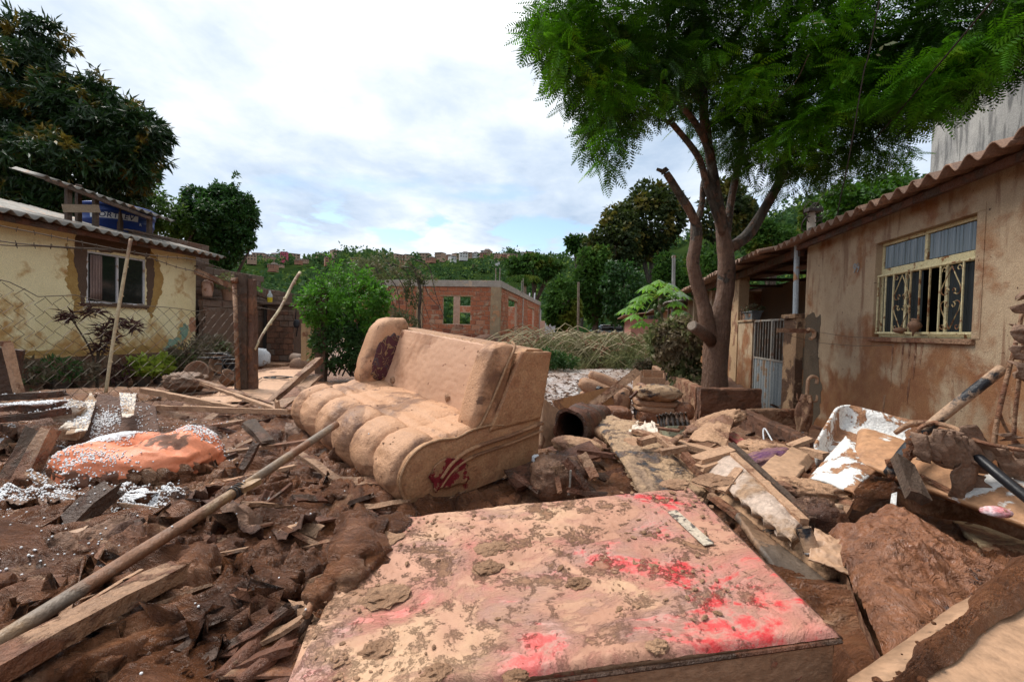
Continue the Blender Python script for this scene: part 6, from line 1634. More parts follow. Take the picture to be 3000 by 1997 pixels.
crown(vs, [blob(1975, 985, 10.7, 70, 55, 1700), blob(1940, 1000, 10.7, 45, 55, 900), blob(2010, 1010, 10.6, 45, 45, 800), blob(1990, 950, 10.8, 40, 25, 500), blob(1985, 1050, 10.8, 60, 40, 900), blob(2015, 1090, 10.6, 55, 35, 500), blob(2030, 1115, 10.2, 40, 25, 300)], M['leaf_vine'], .135, .55, .8, 9, 3, -.05, name='foliage')
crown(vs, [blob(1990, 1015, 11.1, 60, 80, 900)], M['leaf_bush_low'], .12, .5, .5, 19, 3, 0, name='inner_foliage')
bm = thing('flattened_bamboo', 'wide tangle of bamboo pressed over by the flood behind the muddy lake', 'bamboo', P(1750, 1060, 19))
b = MB(); rgb_ = np.random.default_rng(8)
for k in range(420):
    x0 = rgb_.uniform(1580, 1930); y = rgb_.uniform(16.5, 22); a = P(x0, 1060 + rgb_.uniform(-12, 12), y); a[2] = gh(a[0], a[1]); L = rgb_.uniform(1.4, 3.8); sg = -1 if rgb_.uniform() < .62 else 1
    h = rgb_.uniform(.4, 1.4); e = a + (sg * L, rgb_.normal() * .5, rgb_.uniform(-.05, .3)); m_ = a + (sg * L * .35, 0, h)
    tube(b, spline([a, m_, (m_ + e) / 2 + (0, 0, .15), e], 9), [.022, .018, .007], 4, False)
obj('canes', b, surf('dry canes', [(.26, .22, .12), (.40, .34, .20)], 2, MUD_M, .35, 2), bm, kind='stuff')
bl = [(P(rgb_.uniform(1560, 1930), rgb_.uniform(1000, 1062), rgb_.uniform(16.5, 21)), (.9, .9, .32), 420) for _ in range(34)] + [(P(px, py, y), (.9, .8, .35), 700) for px, py, y in ((1600, 1055, 15.5), (1640, 1070, 15.5), (1560, 1040, 17), (1890, 1040, 16), (1850, 1060, 16), (1700, 1060, 17), (1760, 1010, 18), (1560, 1060, 15.5))]
crown(bm, bl, M['brush'], .22, .13, .25, 12, 3, -.2, name='leaves')
for i, (px, py, y, r, m_, lb_) in enumerate(((1600, 1050, 14.6, 55, 'leaf_bush_low', 'low dark weeds between the sofa and the brick side wall'), (1885, 1075, 14, 30, 'leaf_grey', 'dusty weeds at the right rim of the muddy lake'))):
    t = thing('weeds', lb_, 'weeds', P(px, py, y)); t['kind'] = 'thing'
    crown(t, [blob(px, py, y, r, 26, 900), blob(px + r, py + 8, y, r * .7, 18, 500)], M[m_], .13, .35, -.2, 30 + i, 3, -.2, name='foliage')
bn = thing('banana_plant', 'young banana plant with upright torn leaves beyond the brush', 'banana plant', P(1712, 975, 24))
b = MB(); q = P(1712, 985, 24)
for k, (dx, h) in enumerate(((-.35, .7), (.0, .9), (.35, .8), (.5, .45), (-.45, .4))):
    d = np.array([dx, 0, h]); s = np.array([h, 0, -dx]) / math.hypot(dx, h) * .09; pts = []
    for u, w_ in ((0, .1), (.3, 1), (.7, .9), (1, .05)): m_ = q + d * u + (0, 0, -.25 * u * u * abs(dx)); pts += [m_ + s * w_, m_ + (0, -.04, 0), m_ - s * w_]
    b.add(pts, gridq(4, 3))
obj('leaves', b, M['leaf_round'], bn)
# plants and pots along the yellow house
PL_ = [(80, 1150, .17, .16, 'leaf_grey', (.30, .25, .22), 'dusty long leaved plant in the square pot farthest left', .34), (165, 1150, .18, .16, 'leaf_bush_low', (.34, .25, .24), 'green and grey plant in the second square pot from the left', .24), (235, 1146, .18, .16, 'leaf_grey', (.30, .22, .2), 'wilted stalky plant in the third square pot from the left', .3),
       (345, 1128, .17, .12, 'leaf_red', (.2, .2, .2), 'short purple plant in a shallow pot right of the bamboo pole', .3), (415, 1130, .16, .15, 'leaf_lime', (.26, .22, .2), 'variegated yellow green plant in a pot below the window', .5), (470, 1128, .15, .15, 'leaf_lime', (.22, .2, .2), 'broad leaved lime plant beside the variegated one', .6), (530, 1115, .16, .18, 'leaf_grey', (.36, .3, .26), 'grey silver shrub in the squat pot near the wall corner', .3)]
for i, (px, py, r, h, m_, rr, lb_, wd) in enumerate(PL_):
    c = PLN(px, py, -8.9); c[2] = gh(c[0], c[1]) - .02
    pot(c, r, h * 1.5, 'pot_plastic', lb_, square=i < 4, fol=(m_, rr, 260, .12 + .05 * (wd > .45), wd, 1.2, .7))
cd = thing('cordyline', 'dark purple spiky cordyline between the pots and the bamboo pole', 'plant', PLN(280, 1120, -8.9))
b = MB(); q = PLN(285, 1130, -8.9); q[2] = gh(q[0], q[1])
for k, (dx, h) in enumerate(((-.25, 1.35), (.05, 1.1), (.2, 1.25), (.0, .8))): limb(b, [q, q + (dx * .4, 0, h * .5), q + (dx, dx, h)], .018, .012, 5)
obj('stems', b, M['bark_dark'], cd)
b = MB(); rg5 = np.random.default_rng(5)
for dx, h in ((-.25, 1.35), (.05, 1.1), (.2, 1.25), (.0, .8), (.35, 1.2), (-.05, 1.45), (.12, .95)):
    c = q + (dx, dx, h); C_ = np.repeat(c[None], 60, 0) + rg5.normal(size=(60, 3)) * .05; D = rg5.normal(size=(60, 3)); D[:, 2] = np.abs(D[:, 2]) * .8 - .3; leaf_cards(b, C_, .19, D, .16, .1, .5, rg5)
obj('leaves', b, M['leaf_red'], cd)
for i, (px, py, rx, ry, lb_) in enumerate(((570, 1035, 75, 32, 'long grey mud dusted shrub in front of the block ledge wall'), (620, 1010, 50, 30, 'small leaved grey bush touching the split gatepost'))):
    t = thing('dusty_shrub', lb_, 'shrub', PLN(px, py + 40, -8.6))
    c = PLN(px, py, -8.6); y = c[1]; b = MB()
    for k in range(7): limb(b, [drop(c), c + (rnd.uniform(-.4, .4), rnd.uniform(-.3, .3), .1)], .012, .006, 4)
    obj('stems', b, M['bark_dark'], t)
    crown(t, [(c, (rx / F * y, .45, ry / F * y), 900), (c + (0, 0, -.15), (rx / F * y * 1.1, .5, ry / F * y), 500)], M['leaf_grey'], .10, .36, -.1, 40 + i, 3, 0, name='foliage')
# ------------------------------------------------------------------ flat ground pieces
def patch(name, pts, z, mat, amp=.02, freq=2., n=60, kind='structure', lift=None, seed=0):
    q = [PZ(a, b_, z) if lift is None else on(a, b_) for a, b_ in pts]
    mb = MB()
    def dz(u, v, p):
        e = np.minimum.reduce([u, 1 - u, v, 1 - v]) * 9 + .8 * vnoise(p * 2.4, seed)
        g = gh_r(p[:, 0], p[:, 1])[0] - p[:, 2] + (lift or 0) if lift is not None else 0
        return g + amp * fbm(p * freq, 4, seed) - .06 * np.clip(1 - e, 0, 1.6)
    sheet(mb, quadfn(*q, dz=dz), n, n)
    return obj(name, mb, mat, smooth=True, kind=kind)
patch('mud_lake', [(1560, 1215), (1960, 1215), (1900, 1082), (1590, 1080)], .0, M['lake'], .03, 1.6, 110, lift=.075, seed=4)
patch('concrete_yard', [(560, 1185), (840, 1190), (905, 1088), (750, 1090)], .0, M['peach'], .008, 1, 60, lift=.075, seed=2)
lk = MB(); rgl = np.random.default_rng(31)
pts = []
for k in range(1500):
    q = on(rgl.uniform(1575, 1900), rgl.uniform(1084, 1210)); q[2] = gh(q[0], q[1]) + .085 + .03 * fbm(q[None] * 1.6, 4, 4)[0]; pts.append(q)
pts = np.array(pts); D = rgl.normal(size=pts.shape) * (1, 1, .25) + (0, 0, .15); leaf_cards(lk, pts, .13, D, .3, .1, .5, rgl)
obj('fallen_leaves', lk, M['leaf_dead'], kind='stuff', origin=(0, 0, 0))

def item(name, mb, mat, label, cat, smooth=False, group=None):
    return tag(obj(name, mb, M[mat] if isinstance(mat, str) else mat, smooth=smooth), label, cat, group)
def tagboard(label, a, b_, w, t, mat='wood_muddy', up=(0, 0, 1), name='plank', cat='plank', seed=None, rough=.006, bow=0, ragged_=.04):
    mb = MB(); plank(mb, a, b_, w, t, up, rough, seed if seed is not None else abs(hash(label)) % 50 if False else len(label), None, ragged_, bow)
    return item(name, mb, mat, label, cat)

# ------------------------------------------------------------------ the sofa
SO, SR = np.array([-.588, 2.756, .708]), rotm(.075, .074, -.829)
LS = 1.93
sf = thing('sofa', 'large winged sofa caked in tan mud lying tilted in the debris', 'sofa', SO)
def toworld(mb, O=SO, R=SR):
    for i in range(len(mb.v)): mb.v[i] = O + mb.v[i] @ R.T
    return mb
def soft(c, r, p=4.5, shear=(0, 0, 0), fold=.03, ff=2.4, n=44, m=30, seed=0):
    mb = MB(); blobsheet(mb, (0, 0, 0), r, None, n, m, fold, ff, p, seed)
    V = mb.v[0]; V[:, 1] += shear[1] * V[:, 2]; V[:, 0] += shear[0] * V[:, 2]; V += c
    V += .008 * np.stack([fbm(V * 7 + 9 * k, 3, seed + k, .5, True) for k in range(3)], 1)
    return mb
prof = spline([(.74, .36), (.62, .385), (.45, .385), (.33, .36), (.2, .375), (.07, .36), (-.03, .30), (-.085, .20), (-.07, .10), (0, .0), (.10, -.03)], 70)
pt_ = np.gradient(prof, axis=0); pn = np.stack([pt_[:, 1], -pt_[:, 0]], 1); pn /= np.linalg.norm(pn, axis=1)[:, None]
if pn[20, 1] < 0: pn = -pn
arc = np.linspace(0, 1, 70)
def seatfn(u, v):
    x = -LS * u; k = v * 69; i = np.clip(k.astype(int), 0, 68); f = (k - i)[:, None]
    P2 = prof[i] * (1 - f) + prof[i + 1] * f; N2 = pn[i] * (1 - f) + pn[i + 1] * f
    front = np.clip((v - .36) / .05, 0, 1)
    wob = .018 * np.sin(v * 9) + .012 * vnoise(np.stack([u * 3, v * 4, 0 * u], 1), 3)
    def tuft(w_, k_): t_ = np.abs(w_ - np.round(w_)); return (1 - np.exp(-(t_ / k_) ** 1.1)) * (.72 + .28 * np.sin(np.pi * t_))
    gf = tuft(u * 5.6 + wob * 5, .10); gb = tuft((u - wob * .6) * 3.4 + .4, .08)
    g = gf * front + gb * (1 - front)
    seam = 1 - np.exp(-((v - .385) / .022) ** 2) * .9
    bul = (.046 * (g * front + (.55 * g + .3) * (1 - front)) * seam + .03 * np.sin(np.pi * np.clip((v - .4) / .6, 0, 1)) * g) * np.clip(v / .05, 0, 1)
    p3 = np.stack([x, P2[:, 0], P2[:, 1]], 1)
    wr = .010 * fbm(p3 * (5, 16, 16), 4, 5, .55, True) + .008 * fbm(p3 * (24, 6, 6), 3, 6, .5, True) * (1 - g)
    off = bul + wr - .03
    p3[:, 1] += N2[:, 0] * off; p3[:, 2] += N2[:, 1] * off
    e = np.clip(1 - np.minimum(u, 1 - u) / .035, 0, 1) ** 2
    p3[:, 1] += -N2[:, 0] * .05 * e; p3[:, 2] += -N2[:, 1] * .05 * e
    return SO + p3 @ SR.T
mb = MB(); sheet(mb, seatfn, 220, 96, .03); obj('seat_cushion', mb, M['sofa_tan'], sf, smooth=True)
def sidepanel(x, flip=1, n=30):
    pr = np.vstack([prof[::2] + (0, -.01), [(.14, -.06), (1.10, -.03), (1.12, .36), (.74, .36)]]); c = pr.mean(0); m = len(pr)
    mb = MB(); inner = []
    for t in np.linspace(1, 0, 9): inner.append(c + (pr - c) * t)
    V = np.array(inner).reshape(-1, 2); bulge = .018 * np.clip(1 - (np.repeat(np.linspace(1, 0, 9), m)) ** 4, 0, 1)
    V3 = np.stack([np.full(len(V), x) + flip * bulge, V[:, 0], V[:, 1]], 1); V3[:, 0] += .006 * fbm(V3 * 9, 3, 8, .5, True)
    mb.add(V3, gridq(9, m)); mb.add(np.vstack([V3[:m], V3[:m] - (flip * .08, 0, 0)]), gridq(2, m))
    return toworld(mb)
obj('side_panel', sidepanel(-.01, 1), M['sofa_side'], sf, smooth=True); obj('side_panel', sidepanel(-LS + .01, -1), M['sofa_side_mud'], sf, smooth=True)
mb = MB(); tube(mb, np.stack([np.full(70, .008), prof[:, 0] - .008 * pn[:, 0], prof[:, 1] + .008 * pn[:, 1] - .012], 1), .009, 6); obj('piping', toworld(mb), M['piping'], sf, smooth=True)
mb = MB()
for z0, r_ in ((.26, .022), (.20, .016)): tube(mb, spline([(.012, .20, z0 - .14), (.014, .30, z0 - .05), (.016, .46, z0 + .0), (.016, .8, z0 + .015), (.014, 1.12, z0 + .04)], 30), r_, 8, flat=.6)
q_ = lambda u, v: SO + np.stack([.022 + 0 * u, .14 + .30 * (u - v * .1) + .02 * vnoise(np.stack([u * 5, v * 5, 0 * u], 1), 3), .05 + .20 * v * (1 - .4 * (2 * u - 1) ** 2) + .02 * vnoise(np.stack([u * 5, v * 5, 0 * u + 3], 1), 3)], 1) @ SR.T
m2 = MB(); sheet(m2, q_, 24, 16, .006); obj('bare_side_cloth', m2, surf('dark red cloth, mud flecked', [(.16, .010, .016), (.21, .018, .022)], 9, (.36, .19, .10), .47, 9, bump=.4, bscale=60, edge=.02, bdist=.006), sf, smooth=True, label='dark red cloth showing on the end panel')
obj('side_moulding', toworld(mb), M['sofa_side_mud'], sf, smooth=True)
mb = MB(); cham(mb, (-LS / 2, .62, .13), (LS - .06, .90, .30), b=.03); obj('base', toworld(mb), M['sofa_side_mud'], sf)
mb = MB()
def backfn(u, v):
    x = -.14 - (LS - .32) * u; y = .70 + .20 * v; z = .36 + .50 * v
    p = np.stack([x, y, z], 1); p[:, 1] -= .018 * np.sin(np.pi * u) * np.sin(np.pi * v) + .008 * fbm(p * 3.5, 4, 2)
    p[:, 1] -= .004 * fbm(p * 22, 3, 9, .5, True)
    return SO + p @ SR.T
sheet(mb, backfn, 90, 50, .05); obj('backrest', mb, M['sofa_pale'], sf, smooth=True)
mb = MB(); V = []
for (y, z) in ((.95, .30), (.93, .84), (.98, .875), (1.14, .86), (1.20, .80), (1.10, .30)): V.append([(-.03, y, z), (-LS + .03, y, z)])
V = np.array(V); mb.add(V.reshape(-1, 3), gridq(6, 2)); mb.add(V[:, 0], [(0, 1, 4, 5), (1, 2, 3, 4)]); mb.add(V[:, 1], [(5, 4, 1, 0), (4, 3, 2, 1)])
obj('back_frame', toworld(mb), M['sofa_side_mud'], sf)
# arms: wings leaning back, with an outer side each
obj('armrest', toworld(soft((-.105, .655, .625), (.10, .125, .30), 4.2, (0, .36, 0), .035, 2.2, seed=3)), M['sofa_tan'], sf, smooth=True)
def outer(x0, x1, sd):
    mb = MB()
    def f(u, v):
        y0 = .60 + .30 * v * 1.0; y1 = 1.10 + .10 * v
        z = .34 + (.53 - .03 * u) * v; y = y0 + (y1 - y0) * u
        p = np.stack([np.full(len(u), x1) + .02 * np.sin(np.pi * v) * 0, y, z], 1); p[:, 0] += .012 * fbm(p * 4, 3, sd); return SO + p @ SR.T
    sheet(mb, f, 30, 30, .05 * (1 if x1 > x0 else 1)); return mb
obj('arm_side', outer(-.1, .015, 2), M['sofa_side'], sf, smooth=True)
mb = MB(); tube(mb, spline([(-.005, .50, .36), (.005, .56, .44), (.01, .66, .62), (.008, .76, .80), (-.01, .84, .90), (-.06, .86, .935)], 30), .010, 6); obj('piping', toworld(mb), M['piping'], sf, smooth=True)
obj('armrest', toworld(soft((-LS + .15, .70, .66), (.13, .20, .32), 3.4, (.0, .34, 0), .035, 2.2, seed=8)), M['sofa_tan'], sf, smooth=True)
def damask():
    m, t, bs, geo, o = base_mat('dark red damask under mud')
    pos = geo.outputs['Position']
    n = t.noise(pos, 7.5, 2, .5, 1.5); line = t.rng(t.math('ABSOLUTE', t.math('SUBTRACT', n, .5)), .012, .022, 1, 0)
    base = t.mix(t.noise(pos, 5, 4), (.035, .006, .012), (.085, .018, .028)); base = t.mix(t.rng(t.noise(pos, 4, 5, .6, .5), .55, .6), base, (.05, .055, .065))
    col = t.mix(line, base, (.24, .15, .08)); msk = t.rng(t.noise(pos, 5.5, 7, .65), .54, .58); col = t.mix(msk, col, (.26, .135, .065))
    t.put(bs.inputs['Base Color'], col); bs.inputs['Roughness'].default_value = .6
    b = t.n('ShaderNodeBump'); b.inputs['Distance'].default_value = .01; t.put(b.inputs['Height'], t.math('ADD', line, msk)); t.put(bs.inputs['Normal'], b.outputs[0])
    return m
mb = MB()
def damf(u, v):
    a = (u - .5) * 2; c = (v - .5) * 2; r = np.sqrt(a * a + c * c) + 1e-6; k = np.maximum(np.abs(a), np.abs(c)) / r; a, c = a * k * (1 + .12 * vnoise(np.stack([a * 4, c * 4, 0 * a], 1))), c * k * (1 + .12 * vnoise(np.stack([a * 4, c * 4, 0 * a + 3], 1)))
    z = .62 + .23 * c; y = .70 + .34 * (z - .66) + .14 * a
    q = np.abs((z - .66) / .32) ** 3.4 + np.abs((y - .34 * (z - .66) - .70) / .20) ** 3.4
    x = -LS + .15 + .13 * np.clip(1 - q, .05, 1) ** (1 / 3.4) + .010
    return SO + np.stack([x, y, z], 1) @ SR.T
sheet(mb, damf, 26, 26, .006); obj('bare_cloth', mb, damask(), sf, smooth=True, label='bare dark red damask on the inner wing')
mb = MB()
for (x, y, z, r_) in ((-.60, .70, .44, .03), (-1.05, .88, .80, .022), (-1.2, .86, .78, .018), (-.42, .87, .80, .03), (-1.5, .7, .42, .035), (-.3, .68, .41, .025), (-1.0, .82, .66, .02), (-1.05, .8, .62, .018), (-.7, .76, .55, .014), (-1.3, .74, .5, .014), (-.5, .8, .63, .012)):
    lump(mb, (x, y - .03, z), (r_, r_ * .6, r_), 2, .4, 2.2, int(r_ * 900))
for k in range(70):
    u, v = rnd.random() ** 1.5, rnd.uniform(.05, .9); p = seatfn(np.array([u]), np.array([v]))[0]; q = (p - SO) @ SR; r_ = rnd.uniform(.003, .009); lump(mb, q, (r_, r_, r_ * .5), 1, .3, 2, k)
toworld(mb); obj('mud_crumbs', mb, M['crumb'], sf, kind='stuff')

# ------------------------------------------------------------------ the red refrigerator lying on its back
RO, RR = np.array([-.594, 1.166, .794]), rotm(.111, -.109, .074)
RL, RW, RH = 1.568, .921, .468
fg = thing('red_refrigerator', 'big red refrigerator lying on its back smeared with pale mud', 'refrigerator', RO)
R2 = lambda p: RO + np.asarray(p, float) @ RR.T
mb = MB()
def topfn(u, v):
    a = .02; x = RL * u; y = RW * v
    e = np.minimum.reduce([x, RL - x, y, RW - y]); z = -.02 * np.clip(1 - e / .02, 0, 1) ** 2 + .005 * np.sin(u * 3.1) - .004
    p = np.stack([x, y, z], 1)
    mudt = np.clip(fbm(p * 3.1, 5, 44, .6) + .15, 0, 1) * np.clip((RL * .95 - x) / .5, .15, 1)
    p[:, 2] += .012 * mudt + .007 * np.clip(fbm(p * 15, 4, 47, .6, True) - .1, 0, 1) * np.clip(mudt * 3, 0, 1) + .0015 * fbm(p * 40, 2, 5)
    return R2(p)
sheet(mb, topfn, 250, 150); obj('door_panel', mb, M['red_enamel'], fg, smooth=True)
fs_ = surf('cabinet side under slurry', [(.30, .165, .095), (.38, .22, .13)], 2, (.40, .03, .03), .30, 4.2, bump=.5, bscale=20, edge=.02, stretch=(1, 1, 1.5), rough=(.4, .6), bdist=.012, mudc2=(.45, .26, .15))
mb = MB()
def wallfn(p0, p1, z0, z1, sd):
    p0, p1 = np.asarray(p0, float), np.asarray(p1, float); d = p1 - p0; n_ = np.array([d[1], -d[0], 0]) / np.linalg.norm(d)
    def f(u, v):
        p = np.concatenate([p0, [0]]) + np.outer(u, np.concatenate([d, [0]])); p[:, 2] = z0 + (z1 - z0) * v
        return R2(p + n_ * (.008 * fbm(p * 4, 4, sd) + .004 * fbm(p * 18, 3, sd, .5, True))[:, None])
    return f
for a, c, sd in (((.01, .01), (RL - .01, .01), 1), ((RL - .01, .01), (RL - .01, RW - .01), 2), ((RL - .01, RW - .01), (.01, RW - .01), 3), ((.01, RW - .01), (.01, .01), 4)): sheet(mb, wallfn(a, c, -RH, -.018, sd), 60, 24)
obj('body', mb, fs_, fg, smooth=True)
mb = MB(); cham(mb, (RL / 2, RW / 2, -RH / 2 - .02), (RL - .06, RW - .06, RH - .06), b=.01); toworld(mb, RO, RR); obj('inner_liner', mb, M['wood_dark'], fg)
mb = MB(); cham(mb, (RL - .17, RW * .62, .006), (.045, .26, .006), rotm(0, 0, .12), b=.002); toworld(mb, RO, RR); obj('badge_strip', mb, surf('muddy name strip', [(.42, .36, .28), (.52, .42, .32)], 12, (.1, .08, .07), .4, 30, bump=.3), fg)
mb = MB(); tube(mb, [R2((.0, -.006, -.03)), R2((RL, -.006, -.03))], .007, 6); tube(mb, [R2((RL + .004, 0, -.03)), R2((RL + .004, RW, -.03))], .007, 6); obj('door_gasket', mb, M['wood_dark'], fg)
mb = MB(); rgk = np.random.default_rng(9)
crumbs = []
for k in range(1300):
    x, y = rgk.uniform(0, RL), rgk.uniform(0.02, RW)
    if fbm(np.array([[x * 3.1, y * 3.1, 0]]), 5, 44, .6)[0] + rgk.normal() * .22 + .25 * (y / RW - .5) - .15 * (x / RL - .5) < .02: continue
    r_ = .0015 + .0075 * rgk.random() ** 4; lump(mb, (x, y, .006), (r_ * rgk.uniform(.8, 2.2), r_, r_ * .45), 1, .4, 2, k % 40, rotm(0, 0, rgk.uniform(0, 3)))
for (px, py, r_) in ((1440, 1610, .05), (1120, 1700, .06), (1100, 1560, .08), (2090, 1460, .07), (1980, 1460, .05), (1230, 1930, .03), (1090, 1830, .035), (1270, 1900, .03), (1500, 1860, .025), (1920, 1820, .025), (1430, 1655, .04), (1690, 1660, .03)):
    q = PZ(px, py, .92 if px < 1500 else .99); q = (q - RO) @ RR; lump(mb, (q[0], q[1], .004), (r_, r_ * .75, .009), 3, .8, 2.6, int(px) % 30)
toworld(mb, RO, RR); obj('mud_crumbs', mb, M['crumb'], fg, kind='stuff')
mb = MB()
for (x, y, r_, h) in ((.03, .80, .10, .06), (.05, .66, .11, .07), (.04, .52, .08, .05), (.10, .60, .07, .035), (-.02, .90, .08, .05), (.14, .86, .08, .03), (-.03, .44, .05, .04)): lump(mb, (x, y, 0), (r_, r_, h), 3, .45, 2.2, int(x * 100 + 9))
toworld(mb, RO, RR); obj('mud_slab', mb, M['mud'], fg, smooth=True)
lf = thing('lower_panel', 'pale orange panel sticking out from under the left end of the red refrigerator', 'panel', P(850, 1960, 1.3))
mb = MB(); sheet(mb, quadfn(PZ(800, 2120, .80), PZ(1000, 2120, .80), PZ(1000, 1828, .80), PZ(905, 1832, .80), dz=lambda u, v, p: .006 * fbm(p * 6, 3, 2)), 30, 30, .05); obj('panel', mb, M['red_enamel'], lf, smooth=True)

# ------------------------------------------------------------------ poles and boards, left
pl = thing('long_pole', 'long round peeled pole running from the bottom left corner up to the sofa', 'pole', P(300, 1700, 2))
mb = MB(); a, c = P(-330, 2080, 1.10), P(985, 1243, 3.22); q = a + (c - a) * np.linspace(0, 1, 40)[:, None]; q[:, 2] -= .015 * np.sin(np.linspace(0, np.pi, 40)); tube(mb, q, np.linspace(.025, .026, 40), 16, noise=.14, seed=4); obj('shaft', mb, M['pole'], pl, smooth=True)
mb = MB()
for k in range(4): c_ = a + (c - a) * (.535 + .008 * k); c_[2] -= .015; tube(mb, [c_, c_ + (c - a) * .003], .034, 10)
obj('wire_binding', mb, M['wire_dark'], pl)
mb = MB(); c_ = a + (c - a) * .56 - (0, 0, .015); plank(mb, c_ + (.02, -.03, -.0), c_ + (c - a) * .055 + (.035, -.05, .0), .05, .03, rough=.008); obj('splice_piece', mb, M['pole'], pl)
tagboard('long split timber with one pale sharp edge lying just below the round pole', P(-300, 2120, 1.02), P(505, 1672, 1.66), .085, .06, 'wood_muddy', rough=.014)
tagboard('thin pale batten along the upper edge of the split timber', P(-100, 1975, 1.13), P(430, 1664, 1.66), .014, .016, 'wood_bare')
tagboard('dark hewn board tip pointing up right in front of the orange beanbag', P(120, 1610, 2.05), P(330, 1425, 2.35), .12, .07, 'wood_dark', up=(0, -.5, 1), rough=.02)
tagboard('flat tan board between the hewn board and the left edge', P(170, 1590, 2.0), P(250, 1520, 2.2), .11, .02, 'tan_panel')
tagboard('short thick grey stub of timber leaning at the far left', P(25, 1420, 2.9), P(118, 1262, 3.1), .13, .07, 'wood_old', rough=.02)
tagboard('squared tan timber stub leaning beside the grey one', P(65, 1418, 2.8), P(148, 1256, 3.0), .075, .09, 'wood_muddy', rough=.01)
tagboard('bead covered board at the left edge, uppermost', P(-60, 1168, 3.6), P(180, 1153, 3.7), .09, .05, 'wood_dark')
tagboard('bead covered splintered board at the left edge below the uppermost', P(-60, 1198, 3.4), P(168, 1186, 3.5), .18, .04, 'wood_dark', rough=.015)
tagboard('dark board crossing under the bead covered ones', P(-60, 1235, 3.3), P(180, 1205, 3.45), .10, .05, 'wood_dark', rough=.012)
o = thing('upright_crate', 'dark open crate side with a tan edge standing at the left margin', 'crate', P(10, 1150, 3.7))
mb = MB(); plank(mb, P(-60, 1150, 3.8), P(-40, 1012, 3.8), .5, .04, (.3, -1, 0)); obj('side_panel', mb, M['wood_dark'], o); mb = MB(); plank(mb, P(57, 1155, 3.7), P(20, 1005, 3.7), .045, .05, (0, -1, 0)); obj('edge_board', mb, M['wood_bare'], o); mb = MB(); plank(mb, P(-60, 1008, 3.7), P(22, 1006, 3.7), .05, .04); obj('top_board', mb, M['wood_muddy'], o)
tagboard('longest of the thin tan planks, lying level behind the orange beanbag', P(412, 1193, 4.7), P(842, 1206, 4.4), .035, .05, 'wood_bare')
tagboard('tapered pale plank behind the level one, its end square and clean', P(418, 1142, 5.0), P(690, 1196, 4.6), .06, .055, 'wood_bare')
tagboard('grooved muddy plank sloping right to the sofa, upper of a pair', P(572, 1112, 5.4), P(860, 1202, 4.6), .07, .035, 'wood_muddy')
tagboard('grooved muddy plank sloping right to the sofa, lower of a pair', P(590, 1122, 5.3), P(830, 1206, 4.5), .05, .03, 'wood_bare')
tagboard('round edged rail rising steeply from the planks beside the sofa', P(795, 1178, 4.9), P(938, 1052, 5.6), .085, .07, 'wood_muddy')
tagboard('flat board lying along the foot of the steep rail next to the sofa', P(815, 1195, 4.6), P(930, 1098, 5.5), .14, .03, 'wood_muddy', rough=.01)
tagboard('short upright splinter at the crossing of the planks', P(815, 1215, 4.5), P(812, 1172, 4.5), .04, .03, 'wood_bare', up=(0, -1, .1))
tagboard('jagged dark stake poking up left of the round pole', P(700, 1392, 3.0), P(750, 1296, 3.1), .045, .03, 'wood_dark', up=(0, -1, .1), rough=.012)
tagboard('short dark stake stuck in the clay under the round pole', P(722, 1500, 2.6), P(700, 1425, 2.7), .05, .03, 'wood_muddy', up=(0, -1, .1), rough=.012)
tagboard('old grey splintered board piece behind the dark stake', P(730, 1240, 3.7), P(790, 1300, 3.4), .10, .04, 'wood_old', rough=.015)
tagboard('pale stone coloured board showing under the round pole', P(420, 1625, 1.98), P(565, 1640, 1.95), .15, .03, 'tan_panel')
tagboard('ribbed muddy board lying across the clay below the pole tip', P(600, 1530, 2.35), P(745, 1480, 2.5), .09, .04, 'wood_muddy', rough=.01)
tagboard('wide tan board sloping down at the bottom left edge', P(-60, 1800, 1.6), P(75, 1625, 1.85), .17, .02, 'wood_muddy')
tagboard('broken tan board corner at the left edge under the beads', P(-30, 1560, 2.1), P(215, 1480, 2.5), .22, .03, 'wood_muddy', up=(.2, -.2, 1), rough=.012)
mb = MB(); tube(mb, spline([P(-60, 1560, 1.95), P(40, 1600, 1.9), P(110, 1650, 1.85), P(235, 1712, 1.8)], 24), [.07, .085, .10, .06, .035], 14, noise=.45, seed=3); item('muddy_log', mb, 'mud', 'thick clay covered log lying between the hewn board and the round pole', 'log', True)
mb = MB(); tube(mb, spline([P(230, 1610, 1.95), P(300, 1640, 1.93), P(345, 1660, 1.9)], 12), [.045, .04, .025], 10, noise=.35, seed=9); item('root_stub', mb, 'mud', 'short root stub ending in a dark hollow above the round pole', 'root', True)
for i, (pts, r_, lb_) in enumerate((([(700, 2010, 1.28), (790, 1930, 1.36), (880, 1835, 1.5), (905, 1800, 1.55)], .026, 'muddy branch curving up against the lower left corner of the refrigerator'), ([(640, 2000, 1.3), (760, 1880, 1.45), (850, 1800, 1.6), (880, 1790, 1.6)], .032, 'thick twisted root beside the muddy branch'), ([(895, 1800, 1.5), (925, 1745, 1.6), (950, 1700, 1.65), (985, 1680, 1.68)], .016, 'thin pale stick resting on the refrigerator edge'))):
    mb = MB(); tube(mb, spline([P(*p) for p in pts], 22), np.linspace(r_, r_ * .75, 22), 10, noise=.3, seed=i); item('branch', mb, 'wood_dark' if i < 2 else 'wood_bare', lb_, 'branch', True)
